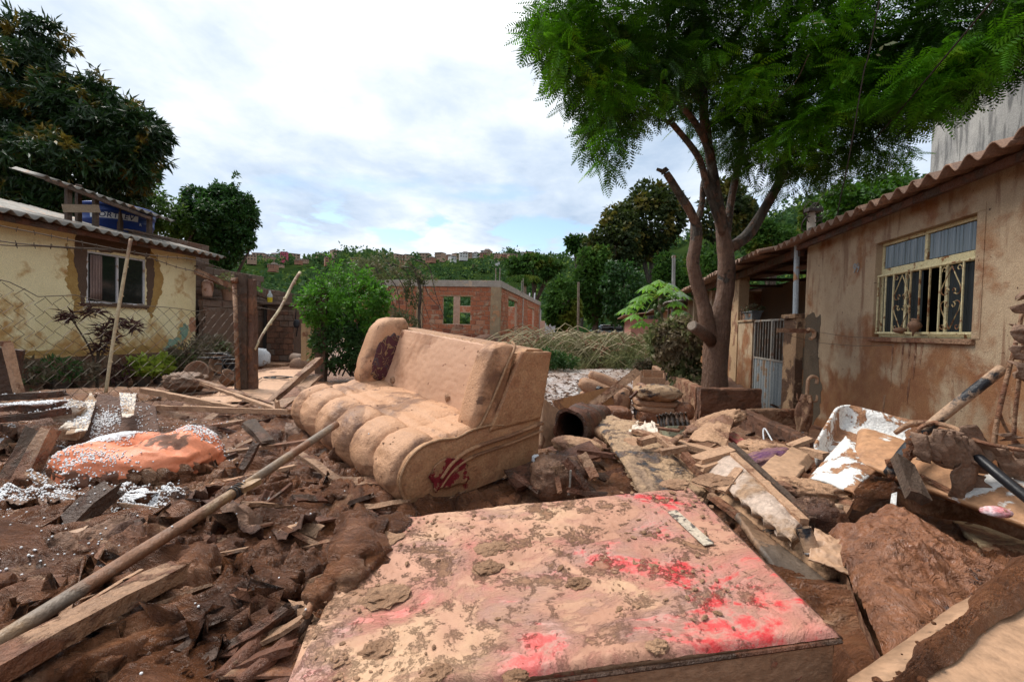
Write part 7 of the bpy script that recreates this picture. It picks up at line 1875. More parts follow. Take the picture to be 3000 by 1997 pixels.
def slabfn(q, sd, amp=.05, n=60, th=.06, mat='mud', label='', name='clay_slab', cat='mud slab', freq=3.):
    mb = MB()
    def dz(u, v, p):
        e = np.minimum.reduce([u, 1 - u, v, 1 - v]); return amp * fbm(p * freq, 5, sd, .55, True) - .10 * np.clip(1 - e / .12 + .5 * vnoise(p * 8, sd), 0, 1.4)
    sheet(mb, quadfn(*q, dz=dz), n, n, th); return item(name, mb, mat, label, cat, True)
slabfn([P(700, 1640, 2.0), P(940, 1760, 1.75), P(1010, 1560, 2.3), P(760, 1500, 2.5)], 3, .05, 80, .12, label='broad smeared clay slab with finger grooves between the pole and the refrigerator')
slabfn([P(220, 1960, 1.4), P(360, 1990, 1.36), P(345, 1840, 1.6), P(260, 1850, 1.58)], 5, .02, 40, .05, label='flat reddish clay slab below the split timber')
slabfn([P(270, 1650, 2.05), P(400, 1600, 2.2), P(400, 1490, 2.6), P(300, 1480, 2.6)], 6, .03, 50, .10, label='rough clay block right of the hewn board tip')
mb = MB(); sheet(mb, quadfn(P(738, 1512, 2.52), P(770, 1500, 2.52), P(808, 1438, 2.62), P(775, 1434, 2.62), dz=lambda u, v, p: .01 * np.sin(u * 9)), 16, 20, .008); item('blue_grey_plate', mb, 'grey_blue', 'ribbed pale turquoise plate shard below the pole', 'shard', True)
mb = MB(); blobsheet(mb, P(608, 1440, 2.75), (.075, .04, .022), rotm(0, .1, .3), 20, 10, .3, 4, 2, 3); item('turquoise_rag', mb, 'teal', 'small turquoise rag behind the middle of the round pole', 'rag', True)

for a, c, w_, m_, lb_ in (((640, 1330, 3.3), (905, 1290, 3.5), .06, 'wood_muddy', 'muddy board lying level left of the sofa front'), ((520, 1395, 2.95), (690, 1330, 3.3), .05, 'wood_dark', 'dark board slanting behind the middle of the round pole'), ((880, 1330, 3.2), (1010, 1420, 2.9), .05, 'wood_muddy', 'short muddy board running under the front of the sofa'),
        ((60, 1700, 1.75), (300, 1600, 2.1), .045, 'wood_muddy', 'muddy batten crossing above the round pole at left'), ((330, 1880, 1.5), (640, 1760, 1.75), .05, 'wood_muddy', 'muddy splintered batten below the split timber, longest there'), ((120, 1975, 1.33), (420, 1900, 1.45), .07, 'wood_dark', 'dark wet board near the bottom edge at left'),
        ((620, 1420, 2.8), (860, 1365, 3.0), .035, 'wood_bare', 'thin pale lath lying just right of the round pole'), ((560, 1255, 4.1), (700, 1235, 4.2), .08, 'wood_muddy', 'flat muddy board behind the beanbag, under the level plank'), ((1000, 1480, 2.65), (1150, 1505, 2.6), .05, 'wood_dark', 'dark lath along the far left edge of the refrigerator')):
    tagboard(lb_, P(*a), P(*c), w_, .025, m_, rough=.01)
# paper board behind the beanbag
o = thing('peeling_board', 'pale board with peeling paper standing behind the orange beanbag', 'board', P(340, 1270, 3.6))
mb = MB(); sheet(mb, quadfn(P(195, 1292, 3.35), P(470, 1275, 3.7), P(455, 1188, 4.2), P(290, 1155, 4.1), dz=lambda u, v, p: .03 * fbm(p * 3, 4, 3)), 40, 30, .03); obj('board', mb, M['crack'], o, smooth=True)
for q in ([(200, 1288, 3.3), (262, 1275, 3.36), (290, 1182, 3.9), (272, 1160, 4.0)], [(365, 1235, 3.62), (398, 1225, 3.7), (405, 1165, 4.0), (355, 1160, 4.0)]):
    mb = MB(); sheet(mb, quadfn(*[P(*p) + (0, -.02, .03) for p in q], dz=lambda u, v, p: .02 * fbm(p * 9, 4, 8, .5, True)), 24, 24, .004); obj('torn_paper', mb, M['paper'], o, smooth=True)
for i, (px, py, y, r_, lb_) in enumerate(((205, 1205, 3.6, (.085, .06, .07), 'bundle of folded soggy paper on the heap left of the peeling board'), (212, 1262, 3.4, (.06, .05, .05), 'crushed cardboard scrap below the folded paper bundle'))):
    mb = MB(); blobsheet(mb, P(px, py, y), r_, rotm(.3, .2, .4), 22, 14, .25, 5, 5, i); item('paper_bundle' if i == 0 else 'cardboard_scrap', mb, 'paper', lb_, 'paper' if i == 0 else 'cardboard')

# ------------------------------------------------------------------ orange beanbag and its beads
bgc = P(374, 1372, 2.92)
bg = thing('orange_beanbag', 'burst orange vinyl beanbag lying flat with mud along its lower edge', 'beanbag', bgc)
mb = MB()
u, v = np.meshgrid(np.arange(110) / 110 * 2 * np.pi, np.linspace(-np.pi / 2, np.pi / 2, 60), indexing='ij')
cu_, su_ = np.cos(u), np.sin(u)
D = np.stack([np.cos(v) * cu_, np.cos(v) * su_, np.sin(v)], -1).reshape(-1, 3)
D = np.sign(D) * np.abs(D) ** .86
V = D * (.46, .36, .175)
k = .10 * fbm(D * 1.5 + 3, 3, 6) + .05 * fbm(D * (2, 5, 3), 3, 7, .5, True); V *= (1 + k)[:, None]
top = np.clip(D[:, 2], 0, 1)
dent = np.exp(-(((V[:, 0] + .02) / .16) ** 2 + ((V[:, 1] - .06) / .20) ** 2)); V[:, 2] -= .17 * dent * top
rid = np.exp(-((V[:, 1] + .08 - .22 * V[:, 0] + .04 * np.sin(V[:, 0] * 5)) / .045) ** 2); V[:, 2] += .055 * rid * top * np.clip((V[:, 0] + .35) * 3, 0, 1)
V[:, 2] += .05 * top * np.exp(-(((V[:, 0] - .2) / .15) ** 2 + ((V[:, 1] - .15) / .15) ** 2))
V[:, 2] += .026 * fbm(V * (4, 12, 4) + (0, 0, 2), 4, 12, .5, True) * np.clip(top + .3, 0, 1)
mb.add(V @ rotm(.06, -.02, .1).T + bgc + (0, .12, .01), gridq(110, 60, True)); obj('cover', mb, M['orange_vinyl'], bg, smooth=True)
mb = MB(); c_ = bgc + (-.01, .16, .10); tube(mb, [c_, c_ + (.005, 0, .03)], .034, 12, noise=.2); obj('drain_cap', mb, M['mud'], bg, smooth=True)
mb = MB()
for k in range(60):
    a = rnd.uniform(3.3, 6.2); q = np.array([math.cos(a) * .45, math.sin(a) * .35, -.02 + rnd.uniform(-.05, .05)]); r_ = rnd.uniform(.02, .05); lump(mb, bgc + (0, .12, 0) + q, (r_ * 1.5, r_ * .5, r_), 2, .5, 2.4, k)
obj('mud_smears', mb, M['mud'], bg, kind='stuff')

# ------------------------------------------------------------------ middle and right heap
def cushion(parent, px, py, y, r_, rot=(0, 0, 0), mat='chair_vinyl', p=3.2, fold=.08, name='cushion', seed=0, ff=2.5):
    mb = MB(); blobsheet(mb, P(px, py, y), r_, rotm(*rot), 34, 20, fold, ff, p, seed); return obj(name, mb, M[mat], parent, smooth=True)
ac = thing('muddy_armchair', 'overturned armchair with fat rolled cushions behind the crossed planks', 'armchair', P(1780, 1225, 7.8))
cushion(ac, 1795, 1128, 7.9, (.44, .15, .11), (0, .42, -.1), name='back_roll'); cushion(ac, 1768, 1150, 7.7, (.44, .18, .13), (0, .40, -.1), name='seat_roll', seed=2); cushion(ac, 1815, 1180, 7.6, (.16, .2, .26), (0, .1, 0), name='armrest', seed=3); cushion(ac, 1760, 1190, 7.9, (.38, .3, .22), (0, .2, 0), name='body', p=4, seed=4); cushion(ac, 1800, 1216, 7.2, (.26, .2, .14), (0, 0, 0), 'clay_slab', name='loose_cushion', seed=5)
cushion(ac, 1782, 1155, 7.5, (.18, .03, .05), (0, .5, 0), 'black_plastic', name='torn_lining', seed=6, fold=.4)
ac2 = thing('stacked_armchair', 'squashed armchair of layered cushions topped by stiff folded cloth', 'armchair', P(1930, 1240, 7.4))
cushion(ac2, 1935, 1217, 7.3, (.38, .3, .11), (0, .02, 0), name='base', p=5, seed=1, mat='clay_slab'); cushion(ac2, 1930, 1196, 7.3, (.38, .28, .07), (0, .06, 0), name='seat_cushion', p=4, seed=2); cushion(ac2, 1925, 1178, 7.3, (.36, .27, .06), (0, .02, 0), name='upper_cushion', p=4, seed=3); cushion(ac2, 1925, 1150, 7.2, (.32, .26, .11), (0, .0, .1), 'mattress', name='folded_cloth', p=2.6, fold=.3, ff=3, seed=4)
cushion(ac2, 1880, 1160, 7.3, (.05, .2, .2), (0, 0, 0), name='side', p=5, seed=5)
mb = MB(); blobsheet(mb, P(2005, 1205, 7.0), (.14, .12, .13), None, 30, 18, .15, 3, 2.4, 4); item('muddy_sack', mb, 'clay_slab', 'round mud covered sack at the corner of the tree planter', 'sack', True)
ds = thing('broken_cabinet', 'tan open drawer cabinet tipped behind the stacked armchair', 'cabinet', P(1900, 1130, 9.4))
A = P(1852, 1140, 9.4); mbx = lambda a, c, z0, z1, t=.03: plank
def panel(parent, pts, th, mat, name='panel', n=8):
    mb = MB(); sheet(mb, quadfn(*[P(*p) for p in pts]), n, n, th); return obj(name, mb, M[mat], parent)
panel(ds, [(1853, 1143, 9.4), (1876, 1150, 9.2), (1880, 1090, 9.2), (1856, 1084, 9.4)], .03, 'tan_panel'); panel(ds, [(1880, 1128, 9.0), (1950, 1130, 9.0), (1950, 1107, 9.0), (1880, 1105, 9.0)], .03, 'tan_panel', 'drawer_front')
panel(ds, [(1880, 1128, 9.0), (1880, 1128, 9.8), (1885, 1085, 9.8), (1880, 1085, 9.0)], .03, 'tan_panel', 'drawer_side'); panel(ds, [(1950, 1130, 9.0), (1946, 1128, 9.8), (1946, 1092, 9.8), (1950, 1092, 9.0)], .03, 'tan_panel', 'drawer_side'); panel(ds, [(1885, 1125, 9.8), (1946, 1125, 9.8), (1946, 1085, 9.8), (1885, 1083, 9.8)], .03, 'tan_panel', 'rear_panel'); panel(ds, [(1912, 1120, 9.3), (1912, 1120, 9.7), (1912, 1082, 9.7), (1912, 1078, 9.3)], .02, 'tan_panel', 'divider')
mb = MB(); q0 = P(1709, 1145, 8.2); tube(mb, [q0, q0 + (.025, .012, 0)], .17, 30); V = mb.v[0]; V[:, 2] = q0[2] + (V[:, 2] - q0[2]) * 1.0; item('round_tabletop', mb, 'metal_bar', 'grey round tabletop standing on edge in the muddy lake', 'tabletop')
tagboard('straight squared plank leaning diagonally across the overturned armchair', P(1690, 1222, 6.1), P(1868, 1088, 7.0), .12, .03, 'wood_muddy', up=(0, -1, .5), rough=.003)
tagboard('orange brown panelled door edge lying behind the hollow log', P(1628, 1200, 6.2), P(1790, 1158, 6.8), .26, .035, surf('orange brown wood', [(.36, .17, .07), (.42, .215, .095)], 4, MUD_M, .4, 2.5, stretch=(1, 3, 1), bump=.3), up=(0, -1, .25), rough=.003)
tagboard('darker lower panel piece below the panelled door edge', P(1660, 1228, 6.0), P(1762, 1200, 6.2), .14, .03, 'wood_muddy', up=(0, -1, .25))
tagboard('thin stick leaning between the two armchairs', P(1846, 1165, 7), P(1880, 1132, 7.2), .03, .03, 'wood_dark')
mb = MB(); sheet(mb, quadfn(P(1585, 1315, 4.1), P(1640, 1300, 4.4), P(1650, 1210, 4.6), P(1592, 1165, 4.3), dz=lambda u, v, p: .012 * fbm(p * 5, 3, 3)), 24, 30, .05); item('leaning_slab', mb, 'tan_panel', 'tan slab leaning against the back corner of the sofa', 'slab', True)
o = thing('hollow_log', 'hollow dark log with a wide black mouth right of the sofa', 'log', P(1668, 1285, 4.2))
mb = MB(); a_, c_ = P(1668, 1250, 4.05), P(1745, 1222, 5.3); tube(mb, np.array([a_ + (c_ - a_) * t for t in np.linspace(0, 1, 26)]), np.linspace(.165, .155, 26), 30, False, noise=.22, seed=6); V = mb.v[-1]; V += .012 * np.stack([fbm(V * 9 + 5 * k, 3, k, .6, True) for k in range(3)], 1)
tube(mb, np.array([a_ + (c_ - a_) * t for t in np.linspace(-.004, .97, 20)]), .128, 26, False); V2 = mb.v[-1]
n1, m1 = 30, 26; i1 = 0
ring_o = mb.v[0].reshape(30, 26, 3)[:, 0]; ri = np.array([a_ + (np.cos(t), 0, 0) for t in range(30)])
t_ax = (c_ - a_) / np.linalg.norm(c_ - a_); cen = ring_o.mean(0); inner_r = cen + (ring_o - cen) * .80 - t_ax * .0; mb.add(np.vstack([ring_o, inner_r]), [(k, (k + 1) % 30, 30 + (k + 1) % 30, 30 + k) for k in range(30)])
obj('shell', mb, M['wood_dark'], o, smooth=True); mb = MB(); tube(mb, [c_ - t_ax * .3, c_ - t_ax * .28], .14, 20); obj('darkness_disc', mb, M['dark'], o)  # added near-black disc paints the dark inside the log
mb = MB(); blobsheet(mb, P(1692, 1306, 3.7), (.20, .12, .065), rotm(0, .12, 0), 40, 22, .14, 3, 2.4, 7); item('soft_cushion', mb, 'cloth_mud', 'soft tan cushion lying just below the mouth of the hollow log', 'cushion', True)
tagboard('thin dark shelf board reaching out from under the cushion', P(1500, 1405, 3.1), P(1755, 1312, 3.45), .22, .02, 'wood_dark', up=(0, -.25, 1), rough=.012)
tagboard('thin dark batten running right from the cushion into the gap', P(1700, 1322, 3.4), P(1800, 1335, 3.3), .04, .03, 'wood_dark')
o = thing('wicker_basket', 'crushed mud filled wicker basket in the hollow before the refrigerator', 'basket', P(1640, 1440, 2.95))
mb = MB(); blobsheet(mb, P(1635, 1400, 3.0), (.17, .14, .13), rotm(.2, .1, .2), 40, 24, .22, 3, 2.8, 9); obj('body', mb, M['cloth_dark'], o, smooth=True)
mb = MB()
for t in np.linspace(0, 1, 6): c0 = P(1620 + 25 * t, 1365 - 4 * t, 2.86); tube(mb, [c0, c0 + (0, -.01, -.05)], .003, 4); tube(mb, [P(1612, 1368 + 12 * t, 2.86), P(1655, 1362 + 12 * t, 2.86)], .003, 4)
obj('weave', mb, M['wood_muddy'], o)
for i, (a, c, w_, m_, lb_) in enumerate((((1660, 1352, 2.8), (1745, 1455, 2.75), .05, 'wood_dark', 'mud clotted batten slanting down right of the crushed basket'), ((1705, 1330, 3.0), (1740, 1395, 2.9), .07, 'wood_muddy', 'short board end leaning over the crushed basket'), ((1640, 1450, 2.7), (1630, 1402, 2.75), .03, 'wood_muddy', 'small upright lath in front of the crushed basket'), ((1665, 1460, 2.7), (1672, 1388, 2.72), .008, 'metal_bar', 'dark thin blade standing in front of the crushed basket'), ((1500, 1385, 3.0), (1580, 1440, 2.85), .03, 'wood_dark', 'thin stick in the dark gap under the sofa end'), ((1660, 1435, 2.7), (1770, 1450, 2.7), .03, 'wood_dark', 'thin lath lying flat along the far edge of the refrigerator'))):
    tagboard(lb_, P(*a), P(*c), w_, .02, m_, up=(0, -1, .3), rough=.008)

# long mattress and the trim beside it
mb = MB()
def mdz(u, v, p): return .035 * fbm(p * 3.2, 4, 3) + .016 * fbm(p * 12, 4, 6, .6, True) - .03 * np.clip(1 - np.minimum(u, 1 - u) / .08, 0, 1)
mA, mB_, mC, mD = P(1712, 1228, 4.9), P(1800, 1215, 5.0), P(2085, 1440, 2.95), P(1885, 1452, 2.85)
sheet(mb, quadfn(mA, mD, mC, mB_, dz=lambda u, v, p: mdz(v, u, p) + .10 * np.sin(np.pi * u)), 120, 60, .09)
item('mattress', mb, 'mattress', 'long soaked mattress sliding down from the hollow log to the refrigerator', 'mattress', True)
mb = MB(); tube(mb, spline([P(1745, 1262, 4.3), P(1795, 1285, 4.0), P(1842, 1302, 3.8)], 14), [.05, .06, .055], 14, noise=.15); item('rolled_mat', mb, 'cloth_mud', 'rolled tan mat lying on the upper end of the mattress', 'mat', True)
mb = MB(); tube(mb, [P(1845, 1270, 3.9), P(1842, 1290, 3.85)], .028, 12, noise=.1); item('pipe_stub', mb, 'pot_clay', 'short upright pipe stub at the end of the rolled mat', 'pipe')
mb = MB(); tube(mb, spline([P(1845, 1288, 3.75), P(1880, 1318, 3.6), P(1922, 1322, 3.5), P(1960, 1300, 3.55), P(1992, 1276, 3.6)], 26), [.06, .055, .04, .05, .03], 12, flat=.5, noise=.35, seed=3); item('twisted_cloth', mb, 'cloth_mud', 'twisted strip of tan cloth bent like a bow on the timber heap', 'cloth', True)
o = thing('torn_trim', 'long muddy upholstered trim with black print along the right side of the refrigerator', 'trim', P(2230, 1530, 2.6))
mb = MB(); a_, c_ = P(1975, 1340, 3.5), P(2455, 1695, 2.02); dd = c_ - a_
def trf(u, v):
    p = a_ + np.outer(u, dd); s_ = np.cross(dd / np.linalg.norm(dd), (0, 0, 1)); w_ = .15 - .03 * u; p = p + np.outer((v - .5) * w_, s_); p[:, 2] += .03 * np.sin(v * 3.14) + .012 * fbm(p * 6, 4, 4, .5, True); return p
sheet(mb, lambda u, v: trf(u, 1 - v), 100, 18, .04); obj('top_strip', mb, M['strip_black'], o, smooth=True)
mb = MB(); sheet(mb, quadfn(P(2160, 1500, 2.55), P(2375, 1815, 1.75), P(2470, 1735, 1.92), P(2200, 1490, 2.75), dz=lambda u, v, p: .02 * fbm(p * 5, 4, 9)), 50, 20, .03); obj('side_cover', mb, surf('grimy clear plastic', [(.16, .12, .09), (.10, .075, .06)], 3, (.25, .15, .09), .4, 3, rough=(.3, .45), bump=.3), o, smooth=True)
mb = MB(); sheet(mb, quadfn(P(2375, 1815, 1.75), P(2430, 1850, 1.75), P(2500, 1750, 1.88), P(2460, 1725, 1.92), dz=lambda u, v, p: .02 * fbm(p * 9, 4, 9)), 16, 16, .10); obj('end_block', mb, M['wood_muddy'], o, smooth=True)
mb = MB()
def crp(u, v):
    p = quadfn(P(2368, 1655, 2.0), P(2520, 1712, 1.86), P(2475, 1600, 2.12), P(2385, 1575, 2.2))(u, v); p[:, 2] += .045 * fbm(p * 7, 4, 7, .5, True) + .02; return p
sheet(mb, crp, 44, 40, .008); item('crumpled_sheet', mb, 'tan_panel', 'crumpled tan plastic sheet around the foot of the black pipe stub', 'sheet', True)
o = thing('pipe_sleeve', 'short black pipe sleeve with a chrome ring standing open end up', 'pipe', P(2378, 1622, 2.1))
pa_, pb_ = P(2383, 1625, 2.08), P(2354, 1545, 2.12)
mb = MB(); tube(mb, [pa_, pb_], .033, 20, False); tube(mb, [pb_, pa_], .028, 20, False)
tx = (pb_ - pa_) / np.linalg.norm(pb_ - pa_); d_, s_, u_ = frame(tx); a = np.arange(20) / 20 * 6.283; ro = pb_ + np.outer(np.cos(a), s_) * .033 + np.outer(np.sin(a), u_) * .033; rin = pb_ + (ro - pb_) * .85; mb.add(np.vstack([ro, rin]), [(k, (k + 1) % 20, 20 + (k + 1) % 20, 20 + k) for k in range(20)])
obj('sleeve', mb, M['pipe_black'], o, smooth=True)
mb = MB(); c0 = pa_ + tx * .012; tube(mb, [c0 + (np.cos(t) * s_ + np.sin(t) * u_) * .037 for t in np.linspace(0, 6.283, 25)], .004, 6); obj('chrome_ring', mb, surf('chrome', [(.75, .75, .75)], 1, metal=1.0, rough=(.15, .2), bump=0), o, smooth=True)

# timber heap
for a, c, w_, t_, m_, lb_ in (((1858, 1262, 3.9), (2175, 1345, 3.3), .10, .03, 'wood_bare', 'longest pale plank crossing the heap from the bottle crate to the padded board'), ((1915, 1270, 3.6), (2122, 1432, 2.9), .06, .035, 'wood_bare', 'pale lath running down to the padded board, nearest the mattress'),
        ((2003, 1330, 3.15), (2102, 1440, 2.85), .055, .05, 'wood_muddy', 'round nosed stick bridging the two pale laths'), ((2040, 1352, 3.05), (2140, 1322, 3.15), .11, .055, 'wood_bare', 'thick squared timber offcut with clean end, upper of two'), ((2046, 1374, 3.0), (2146, 1342, 3.1), .10, .05, 'wood_bare', 'thick squared timber offcut directly under the other one'),
        ((2166, 1374, 2.85), (2114, 1440, 2.7), .05, .025, 'wood_bare', 'short board laid across the padded board'), ((1872, 1296, 3.5), (1915, 1284, 3.55), .06, .05, 'wood_bare', 'small block of timber in the middle of the heap'), ((1795, 1228, 4.6), (1930, 1246, 4.5), .05, .02, 'wood_bare', 'thin pale slat lying behind the mattress top'),
        ((1820, 1238, 4.4), (1990, 1262, 4.1), .06, .02, 'wood_muddy', 'thin slat parallel to the pale one, nearer the bottles'), ((1935, 1325, 3.3), (2010, 1312, 3.3), .05, .04, 'wood_muddy', 'short muddy block under the crossing laths'), ((2124, 1312, 3.2), (2356, 1532, 2.3), .05, .045, 'wood_bare', 'frame strip along the right edge of the padded board'),
        ((2140, 1306, 3.2), (2380, 1530, 2.35), .04, .06, 'wood_old', 'dark capping beside the frame strip'), ((2348, 1318, 3.5), (2420, 1336, 3.3), .07, .05, 'wood_bare', 'small pale board end poking out beside the white shell'), ((2310, 1308, 3.9), (2372, 1285, 3.9), .09, .03, 'wood_bare', 'flat tan offcut behind the triangular slab'), ((2080, 1450, 2.8), (2200, 1540, 2.5), .05, .03, 'wood_muddy', 'narrow batten half buried along the mattress foot')):
    tagboard(lb_, P(*a), P(*c), w_, t_, m_, rough=.003, ragged_=.01)
mb = MB(); sheet(mb, quadfn(P(2075, 1385, 2.95), P(2318, 1585, 2.15), P(2350, 1535, 2.3), P(2160, 1322, 3.15), dz=lambda u, v, p: .03 * np.sin(np.pi * v) + .003 * np.sin(u * 46 + 5 * v + 3 * np.sin(v * 6)) * (u > .35) + .01 * fbm(p * 6, 4, 2)), 90, 30, .05); item('padded_board', mb, 'mattress_pale', 'pale padded board with wavy smears beside the refrigerator trim', 'board', True)
mb = MB(); sheet(mb, quadfn(P(2213, 1385, 2.95), P(2312, 1418, 2.75), P(2385, 1335, 3.3), P(2305, 1300, 3.5), dz=lambda u, v, p: .012 * fbm(p * 6, 4, 4) - .05 * np.clip(1 - np.minimum(u, 1 - u) / .2, 0, 1) * (v > .6)), 50, 40, .05); item('triangular_slab', mb, 'tan_panel', 'round shouldered tan slab tilted between purple cloth and white shell', 'slab', True)
mb = MB(); blobsheet(mb, P(2245, 1325, 3.7), (.20, .16, .08), rotm(0, .1, .2), 40, 24, .3, 4, 2.4, 3); item('tan_rags', mb, 'cloth_mud', 'heap of crinkled tan rags behind the purple cloth', 'rags', True)
mb = MB(); blobsheet(mb, P(2235, 1348, 3.4), (.20, .09, .055), rotm(0, -.3, .1), 40, 20, .25, 5, 2.4, 5); item('purple_cloth', mb, 'purple', 'folded cloth showing a streak of purple', 'cloth', True)
mb = MB(); blobsheet(mb, P(2350, 1440, 2.75), (.24, .12, .06), rotm(0, .12, .1), 50, 24, .4, 4, 2.4, 6); item('wet_rags', mb, 'cloth_mud', 'crinkled wet rags above the grey pole', 'rags', True)
mb = MB(); blobsheet(mb, P(2390, 1525, 2.45), (.13, .1, .09), None, 40, 22, .5, 3.4, 2.2, 8); item('dark_rags', mb, 'cloth_dark', 'dark twisted rags in the hole behind the pipe sleeve', 'rags', True)
mb = MB(); tube(mb, spline([P(2288, 1462, 2.7), P(2375, 1474, 2.6), P(2470, 1488, 2.5)], 14), .021, 10, noise=.1); item('grey_pole', mb, 'pipe_black', 'short grey pole lying level between rags and the clay slab', 'pole', True)
mb = MB()
def tarp(u, v):
    p = quadfn(P(1990, 1318, 3.6), P(2125, 1318, 3.6), P(2155, 1222, 4.3), P(2050, 1262, 4.2))(u, v); p[:, 2] += .07 * fbm(p * 3.2, 4, 17, .5, True) + .04 * np.sin(np.pi * u) ; return p
sheet(mb, tarp, 60, 50, .012); item('stiff_tarpaulin', mb, 'cloth_mud', 'stiff muddy tarpaulin folded beside the bottle crate', 'tarpaulin', True)
mb = MB(); blobsheet(mb, P(2095, 1240, 4.6), (.30, .14, .07), rotm(0, -.35, .1), 40, 22, .3, 4, 2.2, 5); item('rolled_tarpaulin', mb, 'cloth_mud', 'wrinkled roll of cloth on top of the stiff tarpaulin', 'cloth', True)
mb = MB(); sheet(mb, lambda u, v: quadfn(P(1840, 1275, 3.9), P(1935, 1290, 3.7), P(1915, 1243, 4.3), P(1862, 1240, 4.3))(u, v) + np.stack([0 * u, 0 * u, .05 * fbm(np.stack([u * 3, v * 3, 0 * u], 1), 3, 5, .5, True)], 1), 26, 26, .004); item('pale_sheet', mb, 'paper', 'pale crumpled sheet of paper behind the twisted cloth', 'paper', True)
mb = MB(); sheet(mb, quadfn(P(2130, 1275, 4.0), P(2190, 1322, 3.7), P(2205, 1308, 3.75), P(2150, 1262, 4.1)), 6, 6, .03); item('red_plank', mb, surf('red painted board', [(.30, .06, .05), (.36, .10, .08)], 5, MUD_M, .4, 6), 'narrow red painted board under the stiff tarpaulin', 'board')
mb = MB(); tube(mb, spline([P(2238, 1292, 3.9), P(2236, 1262, 3.95), P(2242, 1256, 3.95), P(2262, 1290, 3.85)], 14), .006, 6); item('white_hanger', mb, 'white_print', 'bent white wire hanger standing before the flowerbed wall', 'hanger')
cr_ = P(1978, 1282, 5.4)
ct = thing('bottle_crate', 'open crate packed with mud brown glass bottles in the middle distance', 'crate', cr_)
Rc = rotm(-.35, 0, .25)
mb = MB()
for s_, d_ in (((.36, .02, .12), (0, -.15, .06)), ((.36, .02, .12), (0, .15, .06)), ((.02, .28, .12), (-.17, 0, .06)), ((.02, .28, .12), (.17, 0, .06)), ((.32, .28, .02), (0, 0, .01))): cham(mb, cr_ + Rc @ np.array(d_), s_, Rc)
obj('crate_wall', mb, surf('pale green crate plastic', [(.26, .27, .18), (.34, .33, .22)], 4, MUD_M, .5, 5), ct)
for i in range(5):
    for j in range(4):
        c0 = cr_ + Rc @ np.array([-.13 + .065 * i, -.10 + .066 * j, .02]); mb = MB(); lathe(mb, [(0, 0), (.029, 0), (.03, .02), (.03, .14), (.024, .17), (.012, .20), (.012, .25), (.015, .252), (.015, .268), (.008, .268), (.008, .24)], c0, 10, Rc)
        obj('bottle', mb, M['drum_wood'], ct, smooth=True)
# umbrella propped against the wall
um = thing('umbrella', 'closed mud coated umbrella with a curved cane handle standing upright', 'umbrella', P(2350, 1278, 6.1))
ub, ut = P(2347, 1275, 6.1), P(2364, 1160, 6.1)
mb = MB(); tube(mb, spline([ut, P(2366, 1130, 6.1), P(2368, 1112, 6.1), P(2380, 1102, 6.1), P(2394, 1108, 6.1), P(2392, 1124, 6.1)], 24), .022, 10); obj('handle', mb, M['wood_bare'], um, smooth=True)
mb = MB(); q = spline([ut + (0, 0, .02), ut + (ub - ut) * .25, ut + (ub - ut) * .6, ub + (0, 0, .06)], 40); a = np.arange(28) / 28 * 6.283
V = []
for k, c0 in enumerate(q):
    t = k / 39; r0 = .035 + .055 * math.sin(t * 2.6 + .25) * (1 - .35 * t); rr_ = r0 * (1 + .35 * np.sin(a * 4 + t * 5) + .2 * np.sin(a * 7)); V.append(c0 + np.stack([np.cos(a) * rr_, np.sin(a) * rr_, 0 * a], 1))
V = np.array(V).transpose(1, 0, 2).reshape(-1, 3); mb.add(V, gridq(28, 40, True)); obj('canopy', mb, M['cloth_mud'], um, smooth=True)
mb = MB()
for k in range(6): a = k * 1.05; c0 = ut + np.array([.03 * math.cos(a), .03 * math.sin(a), -.06]); tube(mb, spline([c0, c0 + np.array([.09 * math.cos(a), .09 * math.sin(a), .0]), c0 + np.array([.10 * math.cos(a), .10 * math.sin(a), .08])], 6), .009, 5)
obj('rib_tip', mb, M['cloth_mud'], um); mb = MB(); tube(mb, [ub, ub + (0, 0, .07)], [.03, .034], 10); obj('tip_cup', mb, M['tarp'], um, smooth=True)
mb = MB(); tube(mb, [ub + (.09, 0, 0), ub + (.10, 0, .12)], .008, 6); item('small_stake', mb, 'wood_bare', 'tiny pale stake beside the umbrella foot', 'stake')

# white shells (broken refrigerator doors)
def shell(name, label, pts, depth, rim, mat='white_tub', r=.16, n=36, seed=0, up=1):
    """a shallow tray with rounded corners and a rolled rim"""
    a, b_, c, d = [P(*p) for p in pts]; nrm = np.cross(b_ - a, d - a); nrm /= np.linalg.norm(nrm); nrm *= up
    def f(u, v):
        uu, vv = (u - .5) * 2, (v - .5) * 2
        # square to rounded square
        k = np.where(np.abs(uu) ** 6 + np.abs(vv) ** 6 > 1, (np.abs(uu) ** 6 + np.abs(vv) ** 6) ** (-1 / 6), 1)
        p = quadfn(a, b_, c, d)((uu * k + 1) / 2, (vv * k + 1) / 2)
        e = np.clip((1 - np.maximum(np.abs(uu), np.abs(vv))) / rim, 0, 1); e = e * e * (3 - 2 * e)
        p = p - nrm * (depth * e)[:, None]
        return p + nrm * (.010 * fbm(p * 5, 4, seed))[:, None]
    mb = MB(); sheet(mb, f, n * 2, n, .02); return item(name, mb, mat, label, 'appliance shell', True)
shell('white_shell', 'white enamel shell with rounded corner tilted up against the ochre wall', [(2375, 1325, 3.5), (2760, 1345, 3.2), (2800, 1262, 3.5), (2462, 1178, 4.1)], .16, .14, seed=3, up=-1 if False else 1)
mb = MB()
def wf1(u, v):
    p = quadfn(P(2368, 1402, 2.95), P(2500, 1440, 2.65), P(2578, 1372, 2.85), P(2478, 1278, 3.4))(u, v); p[:, 2] += .05 * np.sin(np.pi * u) ** .6 * np.sin(np.pi * v) ** .6 + .012 * fbm(p * 7, 4, 2, .5, True); return p
